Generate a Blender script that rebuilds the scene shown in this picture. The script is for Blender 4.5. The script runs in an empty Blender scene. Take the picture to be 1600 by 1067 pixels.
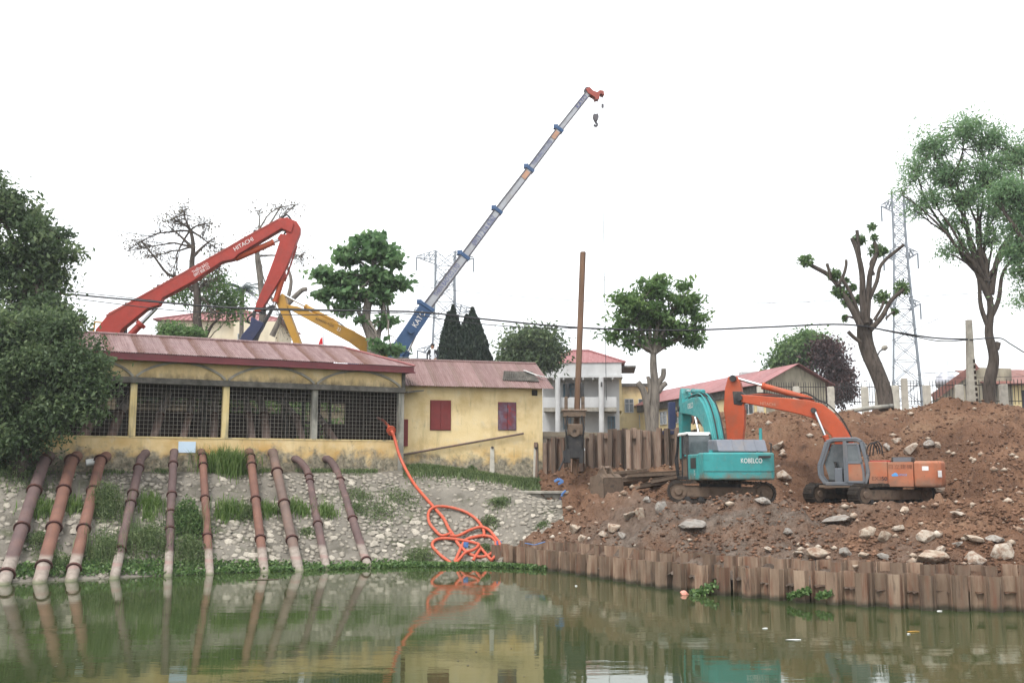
import bpy, bmesh, math, random
import numpy as np
from mathutils import Vector, Matrix
R = math.radians
random.seed(7)
rng = np.random.default_rng(7)
sc = bpy.context.scene
COL = sc.collection

# ------------------------------------------------------------------ camera
H = 3.36                                   # eye height above the pond
TH = math.atan(205.5 / 1600)               # camera tilted up a little
cd = bpy.data.cameras.new('camera'); cd.lens = 36; cd.sensor_width = 36
cd.clip_start = .1; cd.clip_end = 6000
cam = bpy.data.objects.new('camera', cd); COL.objects.link(cam)
cam.location = (0, 0, H); cam.rotation_euler = (R(90) + TH, 0, 0)
sc.camera = cam

# ------------------------------------------------------------------ light: bright overcast
SUN_EL, SUN_AZ = R(58), R(215)             # azimuth from +Y clockwise: behind the camera, to the left
w = bpy.data.worlds.new('World'); sc.world = w; w.use_nodes = True
nt = w.node_tree; nt.nodes.clear()
sky = nt.nodes.new('ShaderNodeTexSky'); sky.sky_type = 'NISHITA'; sky.sun_disc = False
sky.sun_elevation = SUN_EL; sky.sun_rotation = SUN_AZ; sky.air_density = 1.0; sky.dust_density = 6.0
hs = nt.nodes.new('ShaderNodeHueSaturation'); hs.inputs['Saturation'].default_value = .12
mx = nt.nodes.new('ShaderNodeMixRGB'); mx.inputs['Fac'].default_value = .8
mx.inputs['Color2'].default_value = (8.8, 9.1, 9.4, 1)          # the even cloud layer
bg = nt.nodes.new('ShaderNodeBackground'); bg.inputs['Strength'].default_value = .12
wo = nt.nodes.new('ShaderNodeOutputWorld')
nt.links.new(sky.outputs[0], hs.inputs['Color']); nt.links.new(hs.outputs[0], mx.inputs['Color1'])
nt.links.new(mx.outputs[0], bg.inputs['Color']); nt.links.new(bg.outputs[0], wo.inputs['Surface'])
sl = bpy.data.lights.new('sun', 'SUN'); sl.energy = 1.5; sl.angle = R(16); sl.color = (1, .97, .92)
so = bpy.data.objects.new('sun', sl); COL.objects.link(so)
sd = Vector((math.sin(SUN_AZ) * math.cos(SUN_EL), math.cos(SUN_AZ) * math.cos(SUN_EL), math.sin(SUN_EL)))
so.rotation_euler = sd.to_track_quat('Z', 'Y').to_euler(); so.location = (-30, -30, 60)
vs = sc.view_settings
vs.view_transform = 'Standard'; vs.look = 'None'; vs.gamma = 1; vs.use_curve_mapping = False
vs.exposure = .9
sc.cycles.max_bounces = 6; sc.cycles.transparent_max_bounces = 8; sc.cycles.caustics_reflective = False

# ------------------------------------------------------------------ picture point -> place
_f = Vector((0, math.cos(TH), math.sin(TH))); _u = Vector((0, -math.sin(TH), math.cos(TH))); CAM = Vector((0, 0, H))
def ray(px, py): return Vector(((px - 800) / 1600, 0, 0)) + _u * ((533.5 - py) / 1600) + _f
def at(px, py, Y): r = ray(px, py); return CAM + r * (Y / r.y)
def gz(px, py, z=0.): r = ray(px, py); return CAM + r * ((z - H) / r.z)
def onplane(px, py, P0, u):
    r = ray(px, py); n = Vector((u[1], -u[0], 0)); return CAM + r * ((Vector(P0) - CAM).dot(n) / r.dot(n))
def V(*a): return Vector(a)

# ------------------------------------------------------------------ meshes
XF = {}
class MB:
    def __init__(s, X=None): s.v = []; s.f = []; s.mi = []; s.m = 0; s.X = X
    def add(s, vs, fs):
        b = len(s.v)
        if s.X is not None: vs = [s.X @ Vector(p) for p in vs]
        s.v += [tuple(p) for p in vs]; s.f += [tuple(b + i for i in f) for f in fs]; s.mi += [s.m] * len(fs); return s
    def box(s, a, b):
        (x0, y0, z0), (x1, y1, z1) = a, b
        return s.add([(x0, y0, z0), (x1, y0, z0), (x1, y1, z0), (x0, y1, z0), (x0, y0, z1), (x1, y0, z1), (x1, y1, z1), (x0, y1, z1)],
                     [(0, 3, 2, 1), (4, 5, 6, 7), (0, 1, 5, 4), (1, 2, 6, 5), (2, 3, 7, 6), (3, 0, 4, 7)])
    def beam(s, p, q, w, h, up=(0, 0, 1)):
        p, q = Vector(p), Vector(q); d = (q - p).normalized(); up = Vector(up)
        if abs(d.dot(up)) > .98: up = Vector((1, 0, 0))
        a = d.cross(up).normalized() * (w / 2); b = a.normalized().cross(d) * (h / 2)
        return s.add([p - a - b, p + a - b, p + a + b, p - a + b, q - a - b, q + a - b, q + a + b, q - a + b],
                     [(0, 3, 2, 1), (4, 5, 6, 7), (0, 1, 5, 4), (1, 2, 6, 5), (2, 3, 7, 6), (3, 0, 4, 7)])
    def tube(s, pts, r, n=8, cap=True):
        P = [Vector(p) for p in pts]; k = len(P)
        rr = [r] * k if not hasattr(r, '__len__') else list(r)
        vs = []; a = None
        for i in range(k):
            d = (P[min(i + 1, k - 1)] - P[max(i - 1, 0)])
            d = d.normalized() if d.length > 1e-9 else Vector((0, 0, 1))
            if a is None: a = d.orthogonal().normalized()
            else:
                a = a - d * a.dot(d); a = a.normalized() if a.length > 1e-6 else d.orthogonal().normalized()
            b = d.cross(a)
            for j in range(n):
                t = 2 * math.pi * j / n; vs.append(P[i] + (a * math.cos(t) + b * math.sin(t)) * rr[i])
        fs = [(i * n + j, i * n + (j + 1) % n, (i + 1) * n + (j + 1) % n, (i + 1) * n + j) for i in range(k - 1) for j in range(n)]
        if cap: fs += [tuple(range(n - 1, -1, -1)), tuple((k - 1) * n + j for j in range(n))]
        return s.add(vs, fs)
    def ring(s, c, d, r0, r1, t, n=14):                   # flange: annulus of thickness t about axis d
        c = Vector(c); d = Vector(d).normalized(); a = d.orthogonal().normalized(); b = d.cross(a); vs = []
        for (rr, h) in ((r0, -t / 2), (r1, -t / 2), (r1, t / 2), (r0, t / 2)):
            for j in range(n):
                q = 2 * math.pi * j / n; vs.append(c + d * h + (a * math.cos(q) + b * math.sin(q)) * rr)
        return s.add(vs, [(i * n + j, i * n + (j + 1) % n, ((i + 1) % 4) * n + (j + 1) % n, ((i + 1) % 4) * n + j) for i in range(4) for j in range(n)])
    def slab(s, pts, nv, w, off=0):                         # polygon extruded +-w/2 along nv
        nv = Vector(nv).normalized(); P = [Vector(p) + nv * off for p in pts]; k = len(P)
        return s.add([p - nv * w / 2 for p in P] + [p + nv * w / 2 for p in P],
                     [tuple(range(k)), tuple(range(2 * k - 1, k - 1, -1))] + [(i, k + i, k + (i + 1) % k, (i + 1) % k) for i in range(k)])
    def quad(s, *p): return s.add(list(p), [tuple(range(len(p)))])
    def build(s, name, mat, parent=None, smooth=None, bevel=0, origin=None, label=None, seg=2):
        X = XF[parent].inverted() if parent is not None else (Matrix.Translation(-Vector(origin)) if origin is not None else None)
        v = s.v if X is None else [tuple(X @ Vector(p)) for p in s.v]
        me = bpy.data.meshes.new(name); me.from_pydata(v, [], s.f)
        for m in (mat if isinstance(mat, (list, tuple)) else [mat]): me.materials.append(m)
        if isinstance(mat, (list, tuple)): me.polygons.foreach_set('material_index', s.mi)
        bm = bmesh.new(); bm.from_mesh(me); bmesh.ops.recalc_face_normals(bm, faces=bm.faces); bm.to_mesh(me); bm.free()
        if smooth: me.shade_smooth(); me.set_sharp_from_angle(angle=R(smooth))
        return link(name, me, parent, origin, bevel, label, seg)
def link(name, me, parent=None, origin=None, bevel=0, label=None, seg=2):
    o = bpy.data.objects.new(name, me); COL.objects.link(o)
    if parent is not None: o.parent = parent; XF[o] = XF[parent]
    else:
        XF[o] = Matrix.Translation(Vector(origin)) if origin is not None else Matrix()
        o.matrix_basis = XF[o]
    if bevel:
        b = o.modifiers.new('bevel', 'BEVEL'); b.width = bevel; b.segments = seg; b.limit_method = 'ANGLE'; b.angle_limit = R(40)
    if label: o['label'] = label
    return o
def thing(name, label, cat, loc=(0, 0, 0), rz=0, group=None):
    o = bpy.data.objects.new(name, None); COL.objects.link(o); o.empty_display_size = .3
    o.location = loc; o.rotation_euler = (0, 0, rz)
    XF[o] = Matrix.Translation(Vector(loc)) @ Matrix.Rotation(rz, 4, 'Z')
    return tag(o, label, cat, group)
def tag(o, label, cat, group=None):
    o['label'] = label; o['category'] = cat
    if group: o['group'] = group
    return o
def kind(o, k): o['kind'] = k; return o
def inst(name, me, parent, M):                              # one more piece sharing a mesh, placed by a world matrix
    o = bpy.data.objects.new(name, me); COL.objects.link(o)
    if parent is not None: o.parent = parent; XF[o] = XF[parent]; o.matrix_basis = XF[parent].inverted() @ M
    else: o.matrix_basis = M; XF[o] = M
    return o
def npmesh(name, v, f, mat, smooth=False, attr=None):       # numpy verts, faces of equal size
    me = bpy.data.meshes.new(name); n = f.shape[1]
    me.vertices.add(len(v)); me.vertices.foreach_set('co', np.ascontiguousarray(v, dtype=np.float32).ravel())
    me.loops.add(f.size); me.loops.foreach_set('vertex_index', np.ascontiguousarray(f, dtype=np.int32).ravel())
    me.polygons.add(len(f)); me.polygons.foreach_set('loop_start', np.arange(0, f.size, n, dtype=np.int32))
    if smooth: me.polygons.foreach_set('use_smooth', np.ones(len(f), dtype=bool))
    if attr is not None:
        a = me.attributes.new('rnd', 'FLOAT', 'FACE'); a.data.foreach_set('value', np.asarray(attr, dtype=np.float32))
    me.update(calc_edges=True); me.validate()
    if mat: me.materials.append(mat)
    return me
def text(s, w, h, mat, parent, o, ux, uy, name='lettering', ext=.004):
    c = bpy.data.curves.new('t', 'FONT'); c.body = s; c.extrude = 0
    ob = bpy.data.objects.new('t', c); COL.objects.link(ob); bpy.context.view_layer.update()
    me = bpy.data.meshes.new_from_object(ob.evaluated_get(bpy.context.evaluated_depsgraph_get()))
    bpy.data.objects.remove(ob)
    co = np.array([v.co[:] for v in me.vertices]); lo, hi = co.min(0), co.max(0)
    ux, uy, o = Vector(ux), Vector(uy), Vector(o); X = XF[parent].inverted()
    for v in me.vertices:
        v.co = X @ (o + ux * ((v.co.x - lo[0]) / (hi[0] - lo[0]) * w) + uy * ((v.co.y - lo[1]) / (hi[1] - lo[1]) * h))
    me.materials.append(mat); me.name = name
    return link(name, me, parent)

# ------------------------------------------------------------------ materials
def col(c): return tuple(c) + (1,) if len(c) == 3 else tuple(c)
class Mat:
    def __init__(s, name, rough=.8, spec=.3, metal=0):
        s.m = bpy.data.materials.new(name); s.m.use_nodes = True; s.t = s.m.node_tree; s.N = s.t.nodes; s.L = s.t.links
        s.b = s.N['Principled BSDF']; s.b.inputs['Roughness'].default_value = rough
        s.b.inputs['Specular IOR Level'].default_value = spec; s.b.inputs['Metallic'].default_value = metal
        s.tc = s.N.new('ShaderNodeTexCoord'); s.co = s.tc.outputs['Object']; s.c = None
    def n(s, t, **k):
        x = s.N.new(t)
        for a, b in k.items(): setattr(x, a, b)
        return x
    def rand(s, k=37.):                                     # shift the pattern from object to object
        oi = s.n('ShaderNodeObjectInfo'); mu = s.n('ShaderNodeMath', operation='MULTIPLY'); mu.inputs[1].default_value = k
        ad = s.n('ShaderNodeVectorMath', operation='ADD'); s.L.new(oi.outputs['Random'], mu.inputs[0])
        s.L.new(s.co, ad.inputs[0]); s.L.new(mu.outputs[0], ad.inputs[1]); s.co = ad.outputs[0]; s.oi = oi; return s
    def noise(s, scale, st=(1, 1, 1), detail=6, rough=.6, co=None):
        mp = s.n('ShaderNodeMapping'); mp.inputs['Scale'].default_value = st; s.L.new(co or s.co, mp.inputs[0])
        t = s.n('ShaderNodeTexNoise'); t.inputs['Scale'].default_value = scale; t.inputs['Detail'].default_value = detail
        t.inputs['Roughness'].default_value = rough; s.L.new(mp.outputs[0], t.inputs['Vector']); return t.outputs['Fac']
    def ramp(s, fac, stops):
        r = s.n('ShaderNodeValToRGB'); e = r.color_ramp.elements
        while len(e) < len(stops): e.new(.5)
        for i, (p, c) in enumerate(stops): e[i].position = p; e[i].color = col(c)
        s.L.new(fac, r.inputs[0]); return r.outputs[0]
    def rng(s, x, a, b, c=0., d=1.):
        r = s.n('ShaderNodeMapRange'); r.clamp = True
        for i, v in zip((1, 2, 3, 4), (a, b, c, d)): r.inputs[i].default_value = v
        s.L.new(x, r.inputs[0]); return r.outputs[0]
    def axis(s, i, co=None):
        x = s.n('ShaderNodeSeparateXYZ'); s.L.new(co or s.tc.outputs['Object'], x.inputs[0]); return x.outputs[i]
    def math(s, op, a, b):
        x = s.n('ShaderNodeMath', operation=op)
        for i, v in enumerate((a, b)):
            if isinstance(v, (int, float)): x.inputs[i].default_value = v
            else: s.L.new(v, x.inputs[i])
        return x.outputs[0]
    def base(s, scale, stops, st=(1, 1, 1), detail=6): s.c = s.ramp(s.noise(scale, st, detail), stops); return s
    def flat(s, c):
        x = s.n('ShaderNodeRGB'); x.outputs[0].default_value = col(c); s.c = x.outputs[0]; return s
    def over(s, c, mask, fac=1.):
        x = s.n('ShaderNodeMixRGB'); s.L.new(s.c, x.inputs[1])
        if isinstance(c, (tuple, list)): x.inputs[2].default_value = col(c)
        else: s.L.new(c, x.inputs[2])
        s.L.new(mask if fac == 1 else s.math('MULTIPLY', mask, fac), x.inputs[0]); s.c = x.outputs[0]; return s
    def stain(s, c, scale, lo, hi, st=(1, 1, 1), fac=1.): return s.over(c, s.rng(s.noise(scale, st), lo, hi), fac)
    def vary(s, k, src=None):                               # lighter / darker from piece to piece
        v = s.rng(src or s.oi.outputs['Random'], 0, 1, 1 - k, 1 + k); x = s.n('ShaderNodeMixRGB', blend_type='MULTIPLY')
        x.inputs[0].default_value = 1; s.L.new(s.c, x.inputs[1]); s.L.new(v, x.inputs[2]); s.c = x.outputs[0]; return s
    def bump(s, scale, dist, st=(1, 1, 1), detail=5, src=None, strength=1.):
        b = s.n('ShaderNodeBump'); b.inputs['Distance'].default_value = dist; b.inputs['Strength'].default_value = strength
        s.L.new(src or s.noise(scale, st, detail), b.inputs['Height'])
        old = s.b.inputs['Normal']
        if old.is_linked: s.L.new(old.links[0].from_socket, b.inputs['Normal'])
        s.L.new(b.outputs[0], old); return s
    def rough(s, scale, a, b): s.L.new(s.rng(s.noise(scale), .3, .7, a, b), s.b.inputs['Roughness']); return s
    def done(s): s.L.new(s.c, s.b.inputs['Base Color']); return s.m

def paint(name, c, dirt=(.12, .085, .06), lo=.52, hi=.75, fac=.75, rough=.5, chip=None, sc_=1.6, mud=None):
    d = tuple(x * .82 for x in c)
    m = Mat(name, rough, .4).base(2.2, [(.3, d), (.7, c)]).stain(dirt, sc_, lo, hi, (1, 1, .7), fac).stain(dirt, 14, .6, .78, fac=.6)
    m.stain(tuple(min(1, x * 1.35 + .03) for x in c), 5, .62, .8, (1, 1, .25), .35)
    if chip: m.stain(chip, 9, .64, .69)
    m.stain(tuple(x * .5 for x in c), 3.5, .6, .72, (.6, .6, 2.5), .35).stain((.05, .04, .035), 22, .66, .72, fac=.5)
    if mud: m.over((.17, .105, .07), m.rng(m.math('ADD', m.axis(2), m.rng(m.noise(2.5, detail=8), .2, .8, -.35, .35)), mud[1], mud[0]), .8)
    return m.rough(6, rough - .12, rough + .25).bump(25, .004).done()
M = {}
M['mud'] = None
# ------------------------------------------------------------------ materials of the place
def make_materials():
    # yellow limewash, mouldy towards the foot and under the lintel (z measured from the ground of the thing)
    def wash(name, y1, y2, foot, head=None, ochre=True):
        m = Mat(name, .92, .1).base(1.1, [(.25, y1), (.75, y2)])
        z = m.axis(2)
        if ochre: m.over((.50, .27, .065), m.math('MULTIPLY', m.rng(m.noise(.9, (1, 1, 1.6)), .42, .66), m.rng(z, foot * 1.6, foot * .9)), .8)
        m.stain((.60, .53, .40), 2.3, .55, .75, fac=.6)
        m.stain((.30, .24, .13), 1.3, .56, .8, (1.6, 1.6, .22), .6)                         # rain streaks
        m.stain((.16, .14, .10), 4.5, .6, .76, (2, 2, .16), .6).stain((.40, .26, .09), .8, .5, .7, fac=.55).stain((.09, .08, .065), 2.4, .63, .72, (1, 1, .5), .5)
        zn = m.math('ADD', z, m.rng(m.noise(1.7, detail=8), .25, .75, -.55, .55))
        m.over(m.ramp(m.noise(5, detail=9), [(.3, (.07, .065, .055)), (.5, (.22, .20, .16)), (.72, (.42, .37, .28))]), m.rng(zn, foot, foot * .55), .9)
        m.over((.10, .10, .075), m.math('MULTIPLY', m.rng(zn, foot * 1.15, foot * .4), m.rng(m.noise(7), .5, .62)), .8)
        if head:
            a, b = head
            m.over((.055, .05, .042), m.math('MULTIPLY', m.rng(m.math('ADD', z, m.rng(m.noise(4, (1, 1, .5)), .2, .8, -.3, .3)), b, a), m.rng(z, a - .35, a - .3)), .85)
        return m.bump(18, .012).bump(90, .004).done()
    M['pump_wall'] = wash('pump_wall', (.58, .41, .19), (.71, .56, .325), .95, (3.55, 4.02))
    M['house_wall'] = wash('house_wall', (.66, .50, .25), (.77, .62, .375), 1.0)
    M['cream'] = Mat('cream_wall', .9, .1).base(.7, [(.3, (.60, .52, .38)), (.7, (.68, .60, .46))]).stain((.3, .27, .2), 1.2, .55, .8, (1, 1, .3), .5).bump(20, .01).done()
    M['yellow_far'] = Mat('yellow_far', .9, .1).base(.8, [(.3, (.58, .46, .24)), (.7, (.66, .55, .32))]).stain((.2, .17, .12), 1, .5, .72, (1, 1, .4), .7).bump(14, .01).done()
    M['grey_gable'] = Mat('grey_gable', .9, .1).base(1.2, [(.3, (.16, .14, .115)), (.7, (.40, .36, .27))], (1, 1, .4)).stain((.06, .055, .05), 1.4, .52, .7, (1, 1, .3), .8).bump(14, .01).done()
    M['white_wall'] = Mat('white_wall', .85, .2).base(.8, [(.3, (.40, .40, .40)), (.7, (.53, .53, .525))]).stain((.25, .24, .22), 1, .55, .78, (1, 1, .35), .5).done()
    M['concrete'] = Mat('concrete', .9, .15).base(3, [(.3, (.22, .20, .17)), (.7, (.38, .355, .30))]).stain((.1, .095, .08), 1.5, .52, .72, (1, 1, .4), .6).bump(25, .008).done()
    M['pale_concrete'] = Mat('pale_concrete', .9, .15).base(3, [(.3, (.42, .39, .34)), (.7, (.58, .54, .46))]).stain((.15, .13, .1), 2, .56, .76, fac=.6).bump(25, .008).done()
    M['black_concrete'] = Mat('mouldy_concrete', .95, .1).base(3, [(.3, (.05, .047, .042)), (.62, (.13, .12, .105)), (.8, (.25, .23, .2))]).bump(20, .01).done()
    M['post'] = Mat('post_wash', .9, .1).base(1.4, [(.3, (.58, .44, .20)), (.7, (.70, .57, .32))]).stain((.16, .15, .12), 1.5, .5, .68, (2, 2, .3), .8).bump(25, .008).done()
    M['grey_post'] = Mat('post_grey', .9, .1).base(1.4, [(.3, (.17, .165, .15)), (.7, (.36, .34, .29))]).stain((.06, .06, .05), 2, .5, .68, (2, 2, .3), .8).bump(25, .008).done()
    # faded corrugated sheet, rust along one overlap of each sheet
    def sheet(name, a, b, rust, amount):
        m = Mat(name, .55, .35).rand()
        m.base(1.5, [(.3, a), (.7, b)], (6, .5, .5)); m.vary(.1)
        gx = m.axis(0, m.tc.outputs['Generated'])
        wob = m.math('ADD', gx, m.rng(m.noise(3, (1, 3, 1)), .2, .8, -.09, .09))
        m.over(rust, m.math('MULTIPLY', m.rng(wob, .36, .08), m.rng(m.noise(3, (10, .6, .6)), .2, .5)), amount)
        m.over(rust, m.rng(m.noise(2.2, (9, .35, .35)), .6, .8), amount * .6)
        m.stain((.10, .05, .04), 12, .68, .74, fac=.7)
        return m.rough(4, .45, .75).done()
    M['roof_pink'] = sheet('roof_faded', (.145, .078, .075), (.25, .168, .16), (.11, .045, .028), 1.)
    M['roof_house'] = sheet('roof_house', (.155, .085, .078), (.24, .155, .145), (.15, .10, .08), .6)
    M['roof_red'] = sheet('roof_red', (.22, .075, .072), (.29, .12, .118), (.18, .06, .05), .3)
    M['roof_brown'] = sheet('roof_brown', (.17, .07, .055), (.25, .11, .09), (.12, .07, .05), .4)
    M['fascia'] = Mat('fascia_red', .5, .4).base(2, [(.3, (.095, .016, .02)), (.7, (.13, .022, .026))]).stain((.08, .03, .025), 3, .56, .75, fac=.6).done()
    M['shutter'] = Mat('shutter_red', .6, .3).rand().base(2, [(.3, (.15, .022, .022)), (.7, (.20, .035, .032))]).stain((.35, .2, .17), 8, .66, .74, fac=.6).stain((.08, .02, .02), 2, .5, .7, fac=.5).bump(10, .006, (8, 1, .4)).done()
    M['shutter_blue'] = Mat('shutter_faded', .6, .3).base(2.6, [(.35, (.15, .03, .035)), (.5, (.12, .06, .085)), (.66, (.16, .13, .17))]).stain((.25, .03, .03), 3.5, .55, .6, fac=.8).bump(10, .006, (8, 1, .4)).done()
    # pipes: rust, bleached below the flood mark
    def pipe(name, a, b, c):
        m = Mat(name, .75, .25).base(1.3, [(.25, a), (.5, b), (.75, c)]); m.stain((.10, .065, .055), 3, .55, .75, (1, 1, .35), .7).stain((.38, .22, .16), 6, .6, .8, (1, 1, .3), .5)
        z = m.axis(2, m.n('ShaderNodeNewGeometry').outputs['Position'])
        zn = m.math('ADD', z, m.rng(m.noise(2.5), .2, .8, -.05, .05))
        m.over(m.ramp(m.noise(5), [(.3, (.20, .165, .14)), (.7, (.36, .315, .27))]), m.rng(zn, .80, .70), .85)
        m.over((.26, .17, .15), m.math('MULTIPLY', m.rng(zn, .34, .37), m.rng(zn, .47, .44)), .8)
        m.over((.12, .13, .07), m.rng(zn, .12, .03), .8)
        return m.bump(30, .006).done()
    M['pipe_plum'] = pipe('pipe_plum', (.075, .048, .047), (.115, .077, .073), (.155, .092, .08))
    M['pipe_rust'] = pipe('pipe_rust', (.10, .055, .047), (.165, .082, .06), (.205, .105, .075))
    M['pipe_brown'] = pipe('pipe_brown', (.10, .07, .06), (.15, .105, .088), (.19, .115, .085))
    M['pipe_grey'] = Mat('pipe_inside', .8, .2).base(2, [(.3, (.30, .255, .225)), (.7, (.46, .405, .37))]).stain((.13, .09, .075), 3, .5, .7, fac=.8).done()
    M['flange'] = Mat('flange_dark', .75, .25).base(6, [(.3, (.045, .022, .02)), (.7, (.10, .042, .034))]).bump(40, .005).done()
    M['wire'] = Mat('wire_mesh', .6, .3).base(8, [(.3, (.20, .17, .14)), (.7, (.36, .32, .28))]).done()
    M['iron'] = Mat('dark_iron', .6, .4).base(6, [(.3, (.012, .012, .013)), (.7, (.035, .03, .027))]).done()
    M['dark'] = Mat('dark_inside', .95, .05).base(2, [(.3, (.016, .012, .010)), (.7, (.045, .032, .025))]).bump(10, .02).done()  # near-black: shade inside rooms and hollows put into the colour
    M['sign'] = Mat('sign_plate', .45, .4).base(3, [(.3, (.50, .62, .74)), (.7, (.56, .67, .78))]).done()
    M['hose'] = Mat('hose_red', .5, .4).base(5, [(.3, (.42, .065, .03)), (.7, (.52, .105, .05))]).stain((.22, .10, .06), 5, .52, .72, fac=.7).done()
    M['blue'] = Mat('blue_plastic', .5, .4).base(6, [(.3, (.035, .09, .28)), (.7, (.10, .22, .45))]).done()
    M['white_plastic'] = Mat('white_plastic', .6, .3).base(6, [(.3, (.45, .45, .43)), (.7, (.7, .7, .68))]).done()
    # steel sheet piles
    def piles(name, stops, rustc, k):
        m = Mat(name, .8, .25).rand(); m.base(1.6, stops, (2.2, 2.2, .35)); m.vary(k)
        m.stain(rustc, 1.8, .5, .68, (3, 3, .4), .75).stain((.035, .026, .022), 2.6, .58, .72, (3, 3, .35), .8).stain((.30, .25, .19), 3.2, .6, .78, (3, 3, .22), .55)
        wz_ = m.axis(2, m.n('ShaderNodeNewGeometry').outputs['Position']); m.over((.03, .032, .02), m.rng(m.math('ADD', wz_, m.rng(m.noise(3), .2, .8, -.06, .06)), .16, .05), .85)
        return m.bump(16, .012, (1, 1, .4)).bump(60, .004).done()
    M['pile'] = piles('sheet_pile_steel', [(.25, (.12, .075, .052)), (.5, (.20, .137, .096)), (.75, (.29, .215, .155))], (.16, .068, .04), .42)
    M['pile_far'] = piles('sheet_pile_far', [(.25, (.12, .082, .062)), (.5, (.20, .143, .108)), (.75, (.28, .21, .165))], (.17, .085, .055), .5)
    M['pile_top'] = Mat('pile_orange', .8, .2).base(1.6, [(.3, (.10, .06, .042)), (.7, (.20, .115, .07))], (3, 3, .25)).stain((.05, .03, .025), 2, .55, .7, (3, 3, .2), .7).done()
    # soil
    g = Mat('soil', .95, .1); pos = g.co
    g.base(.33, [(.28, (.105, .06, .04)), (.45, (.165, .09, .056)), (.6, (.215, .122, .077)), (.78, (.27, .178, .118))], detail=9)
    g.over(g.ramp(g.noise(3.1, detail=9), [(.3, (.075, .06, .05)), (.7, (.22, .18, .148))]), g.math('MULTIPLY', g.rng(g.noise(.3, detail=6), .36, .52), g.math('MULTIPLY', g.rng(g.axis(1), 40, 34), g.rng(g.axis(0), 13, 8.5))), .9)
    g.over((.24, .16, .10), g.math('MULTIPLY', g.rng(g.noise(.4), .5, .66), g.rng(g.axis(1), 42, 48)), .5)
    g.stain((.05, .031, .024), 1.3, .56, .74, fac=.75).stain((.25, .185, .14), 5, .62, .76, fac=.5).stain((.042, .028, .022), 7, .6, .72, fac=.6)
    M['soil'] = g.bump(3.2, .22, detail=9).bump(14, .09, detail=8).done()
    c = Mat('clod', .95, .1).rand(); c.base(.5, [(.3, (.09, .052, .036)), (.5, (.155, .085, .054)), (.75, (.22, .136, .09))], detail=8); at_ = c.n('ShaderNodeAttribute'); at_.attribute_name = 'rnd'
    c.vary(.4, at_.outputs['Fac']); M['clod'] = c.bump(20, .03).done()
    g = Mat('bank_mortar', .95, .1).base(.8, [(.3, (.13, .117, .098)), (.55, (.19, .172, .145)), (.78, (.245, .22, .185))], detail=9)
    g.stain((.06, .055, .04), 1.1, .5, .7, fac=.7).stain((.07, .09, .035), .55, .56, .7, fac=.7).stain((.30, .27, .225), 6, .58, .7, fac=.5)
    M['mortar'] = g.bump(9, .05).bump(35, .015).done()
    s = Mat('bank_stone', .9, .15).rand(); s.base(3.5, [(.3, (.28, .25, .205)), (.7, (.42, .38, .32))]); s.vary(.33); s.stain((.12, .105, .08), 6, .55, .72, fac=.6)
    M['stone'] = s.bump(14, .02).done()
    s = Mat('rock', .92, .15).rand(); s.base(1.8, [(.3, (.30, .225, .165)), (.5, (.42, .34, .265)), (.75, (.56, .49, .40))]); s.vary(.25)
    s.stain((.20, .105, .065), 2.2, .48, .62, fac=.8).stain((.12, .08, .06), 7, .58, .72, fac=.6); M['rock'] = s.bump(8, .04, detail=9).bump(30, .012).done()
    s = Mat('rock_pale', .92, .15).rand(); s.base(1.8, [(.3, (.33, .27, .215)), (.7, (.50, .44, .37))]); s.stain((.22, .13, .085), 2.5, .47, .62, fac=.8)
    M['rock_pale'] = s.bump(8, .03, detail=9).bump(30, .012).done()
    s = Mat('rock_grey', .92, .15).rand(); s.base(1.8, [(.3, (.20, .18, .16)), (.7, (.40, .37, .33))]); s.vary(.2); s.stain((.14, .08, .055), 2.5, .5, .64, fac=.7)
    M['rock_grey'] = s.bump(8, .04, detail=9).bump(30, .012).done()
    g = Mat('ground', .95, .1).base(.3, [(.3, (.065, .05, .034)), (.6, (.095, .075, .05)), (.8, (.06, .07, .032))], detail=9); M['ground'] = g.bump(3, .1).done()
    # water
    m = Mat('pond_water', .03, .5); m.b.inputs['IOR'].default_value = 1.36
    m.base(.12, [(.3, (.028, .041, .0145)), (.7, (.039, .054, .0195))]).stain((.05, .055, .028), .5, .62, .8, (1, 2.2, 1), .35)
    rip = m.noise(1.0, (.55, 2.1, 1), 3, .45); fine = m.noise(5.5, (.6, 1.8, 1), 3, .5); calm = m.rng(m.noise(.16, (.7, 1.6, 1), 3), .38, .66, .25, 1.)
    m.bump(1, .0048, src=m.math('MULTIPLY', rip, calm)); m.bump(1, .0012, src=m.math('MULTIPLY', fine, calm)); M['water'] = m.done()
    # foliage: colour differs from leaf to leaf
    def leafm(name, stops, tr=.25, rough=.55):
        m = Mat(name, rough, .35); a = m.n('ShaderNodeAttribute'); a.attribute_name = 'rnd'
        m.c = m.ramp(a.outputs['Fac'], stops); m.done()
        t = m.n('ShaderNodeBsdfTranslucent'); m.L.new(m.c, t.inputs['Color']); mix = m.n('ShaderNodeMixShader'); mix.inputs[0].default_value = tr
        o = m.N['Material Output']; m.L.new(m.b.outputs[0], mix.inputs[1]); m.L.new(t.outputs[0], mix.inputs[2]); m.L.new(mix.outputs[0], o.inputs[0])
        return m.m
    def greens(a, b, c): return [(0, a), (.55, b), (1, c)]
    M['leaf_dark'] = leafm('leaf_dark', greens((.026, .05, .021), (.09, .138, .06), (.235, .295, .135)), .45)
    M['leaf_mid'] = leafm('leaf_mid', greens((.04, .085, .026), (.115, .205, .065), (.24, .34, .12)), .5)
    M['leaf_big'] = leafm('leaf_big', greens((.038, .09, .036), (.12, .225, .09), (.25, .37, .16)), .5)
    M['leaf_pale'] = leafm('leaf_pale', greens((.10, .19, .095), (.20, .33, .16), (.34, .46, .21)), .55)
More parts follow.
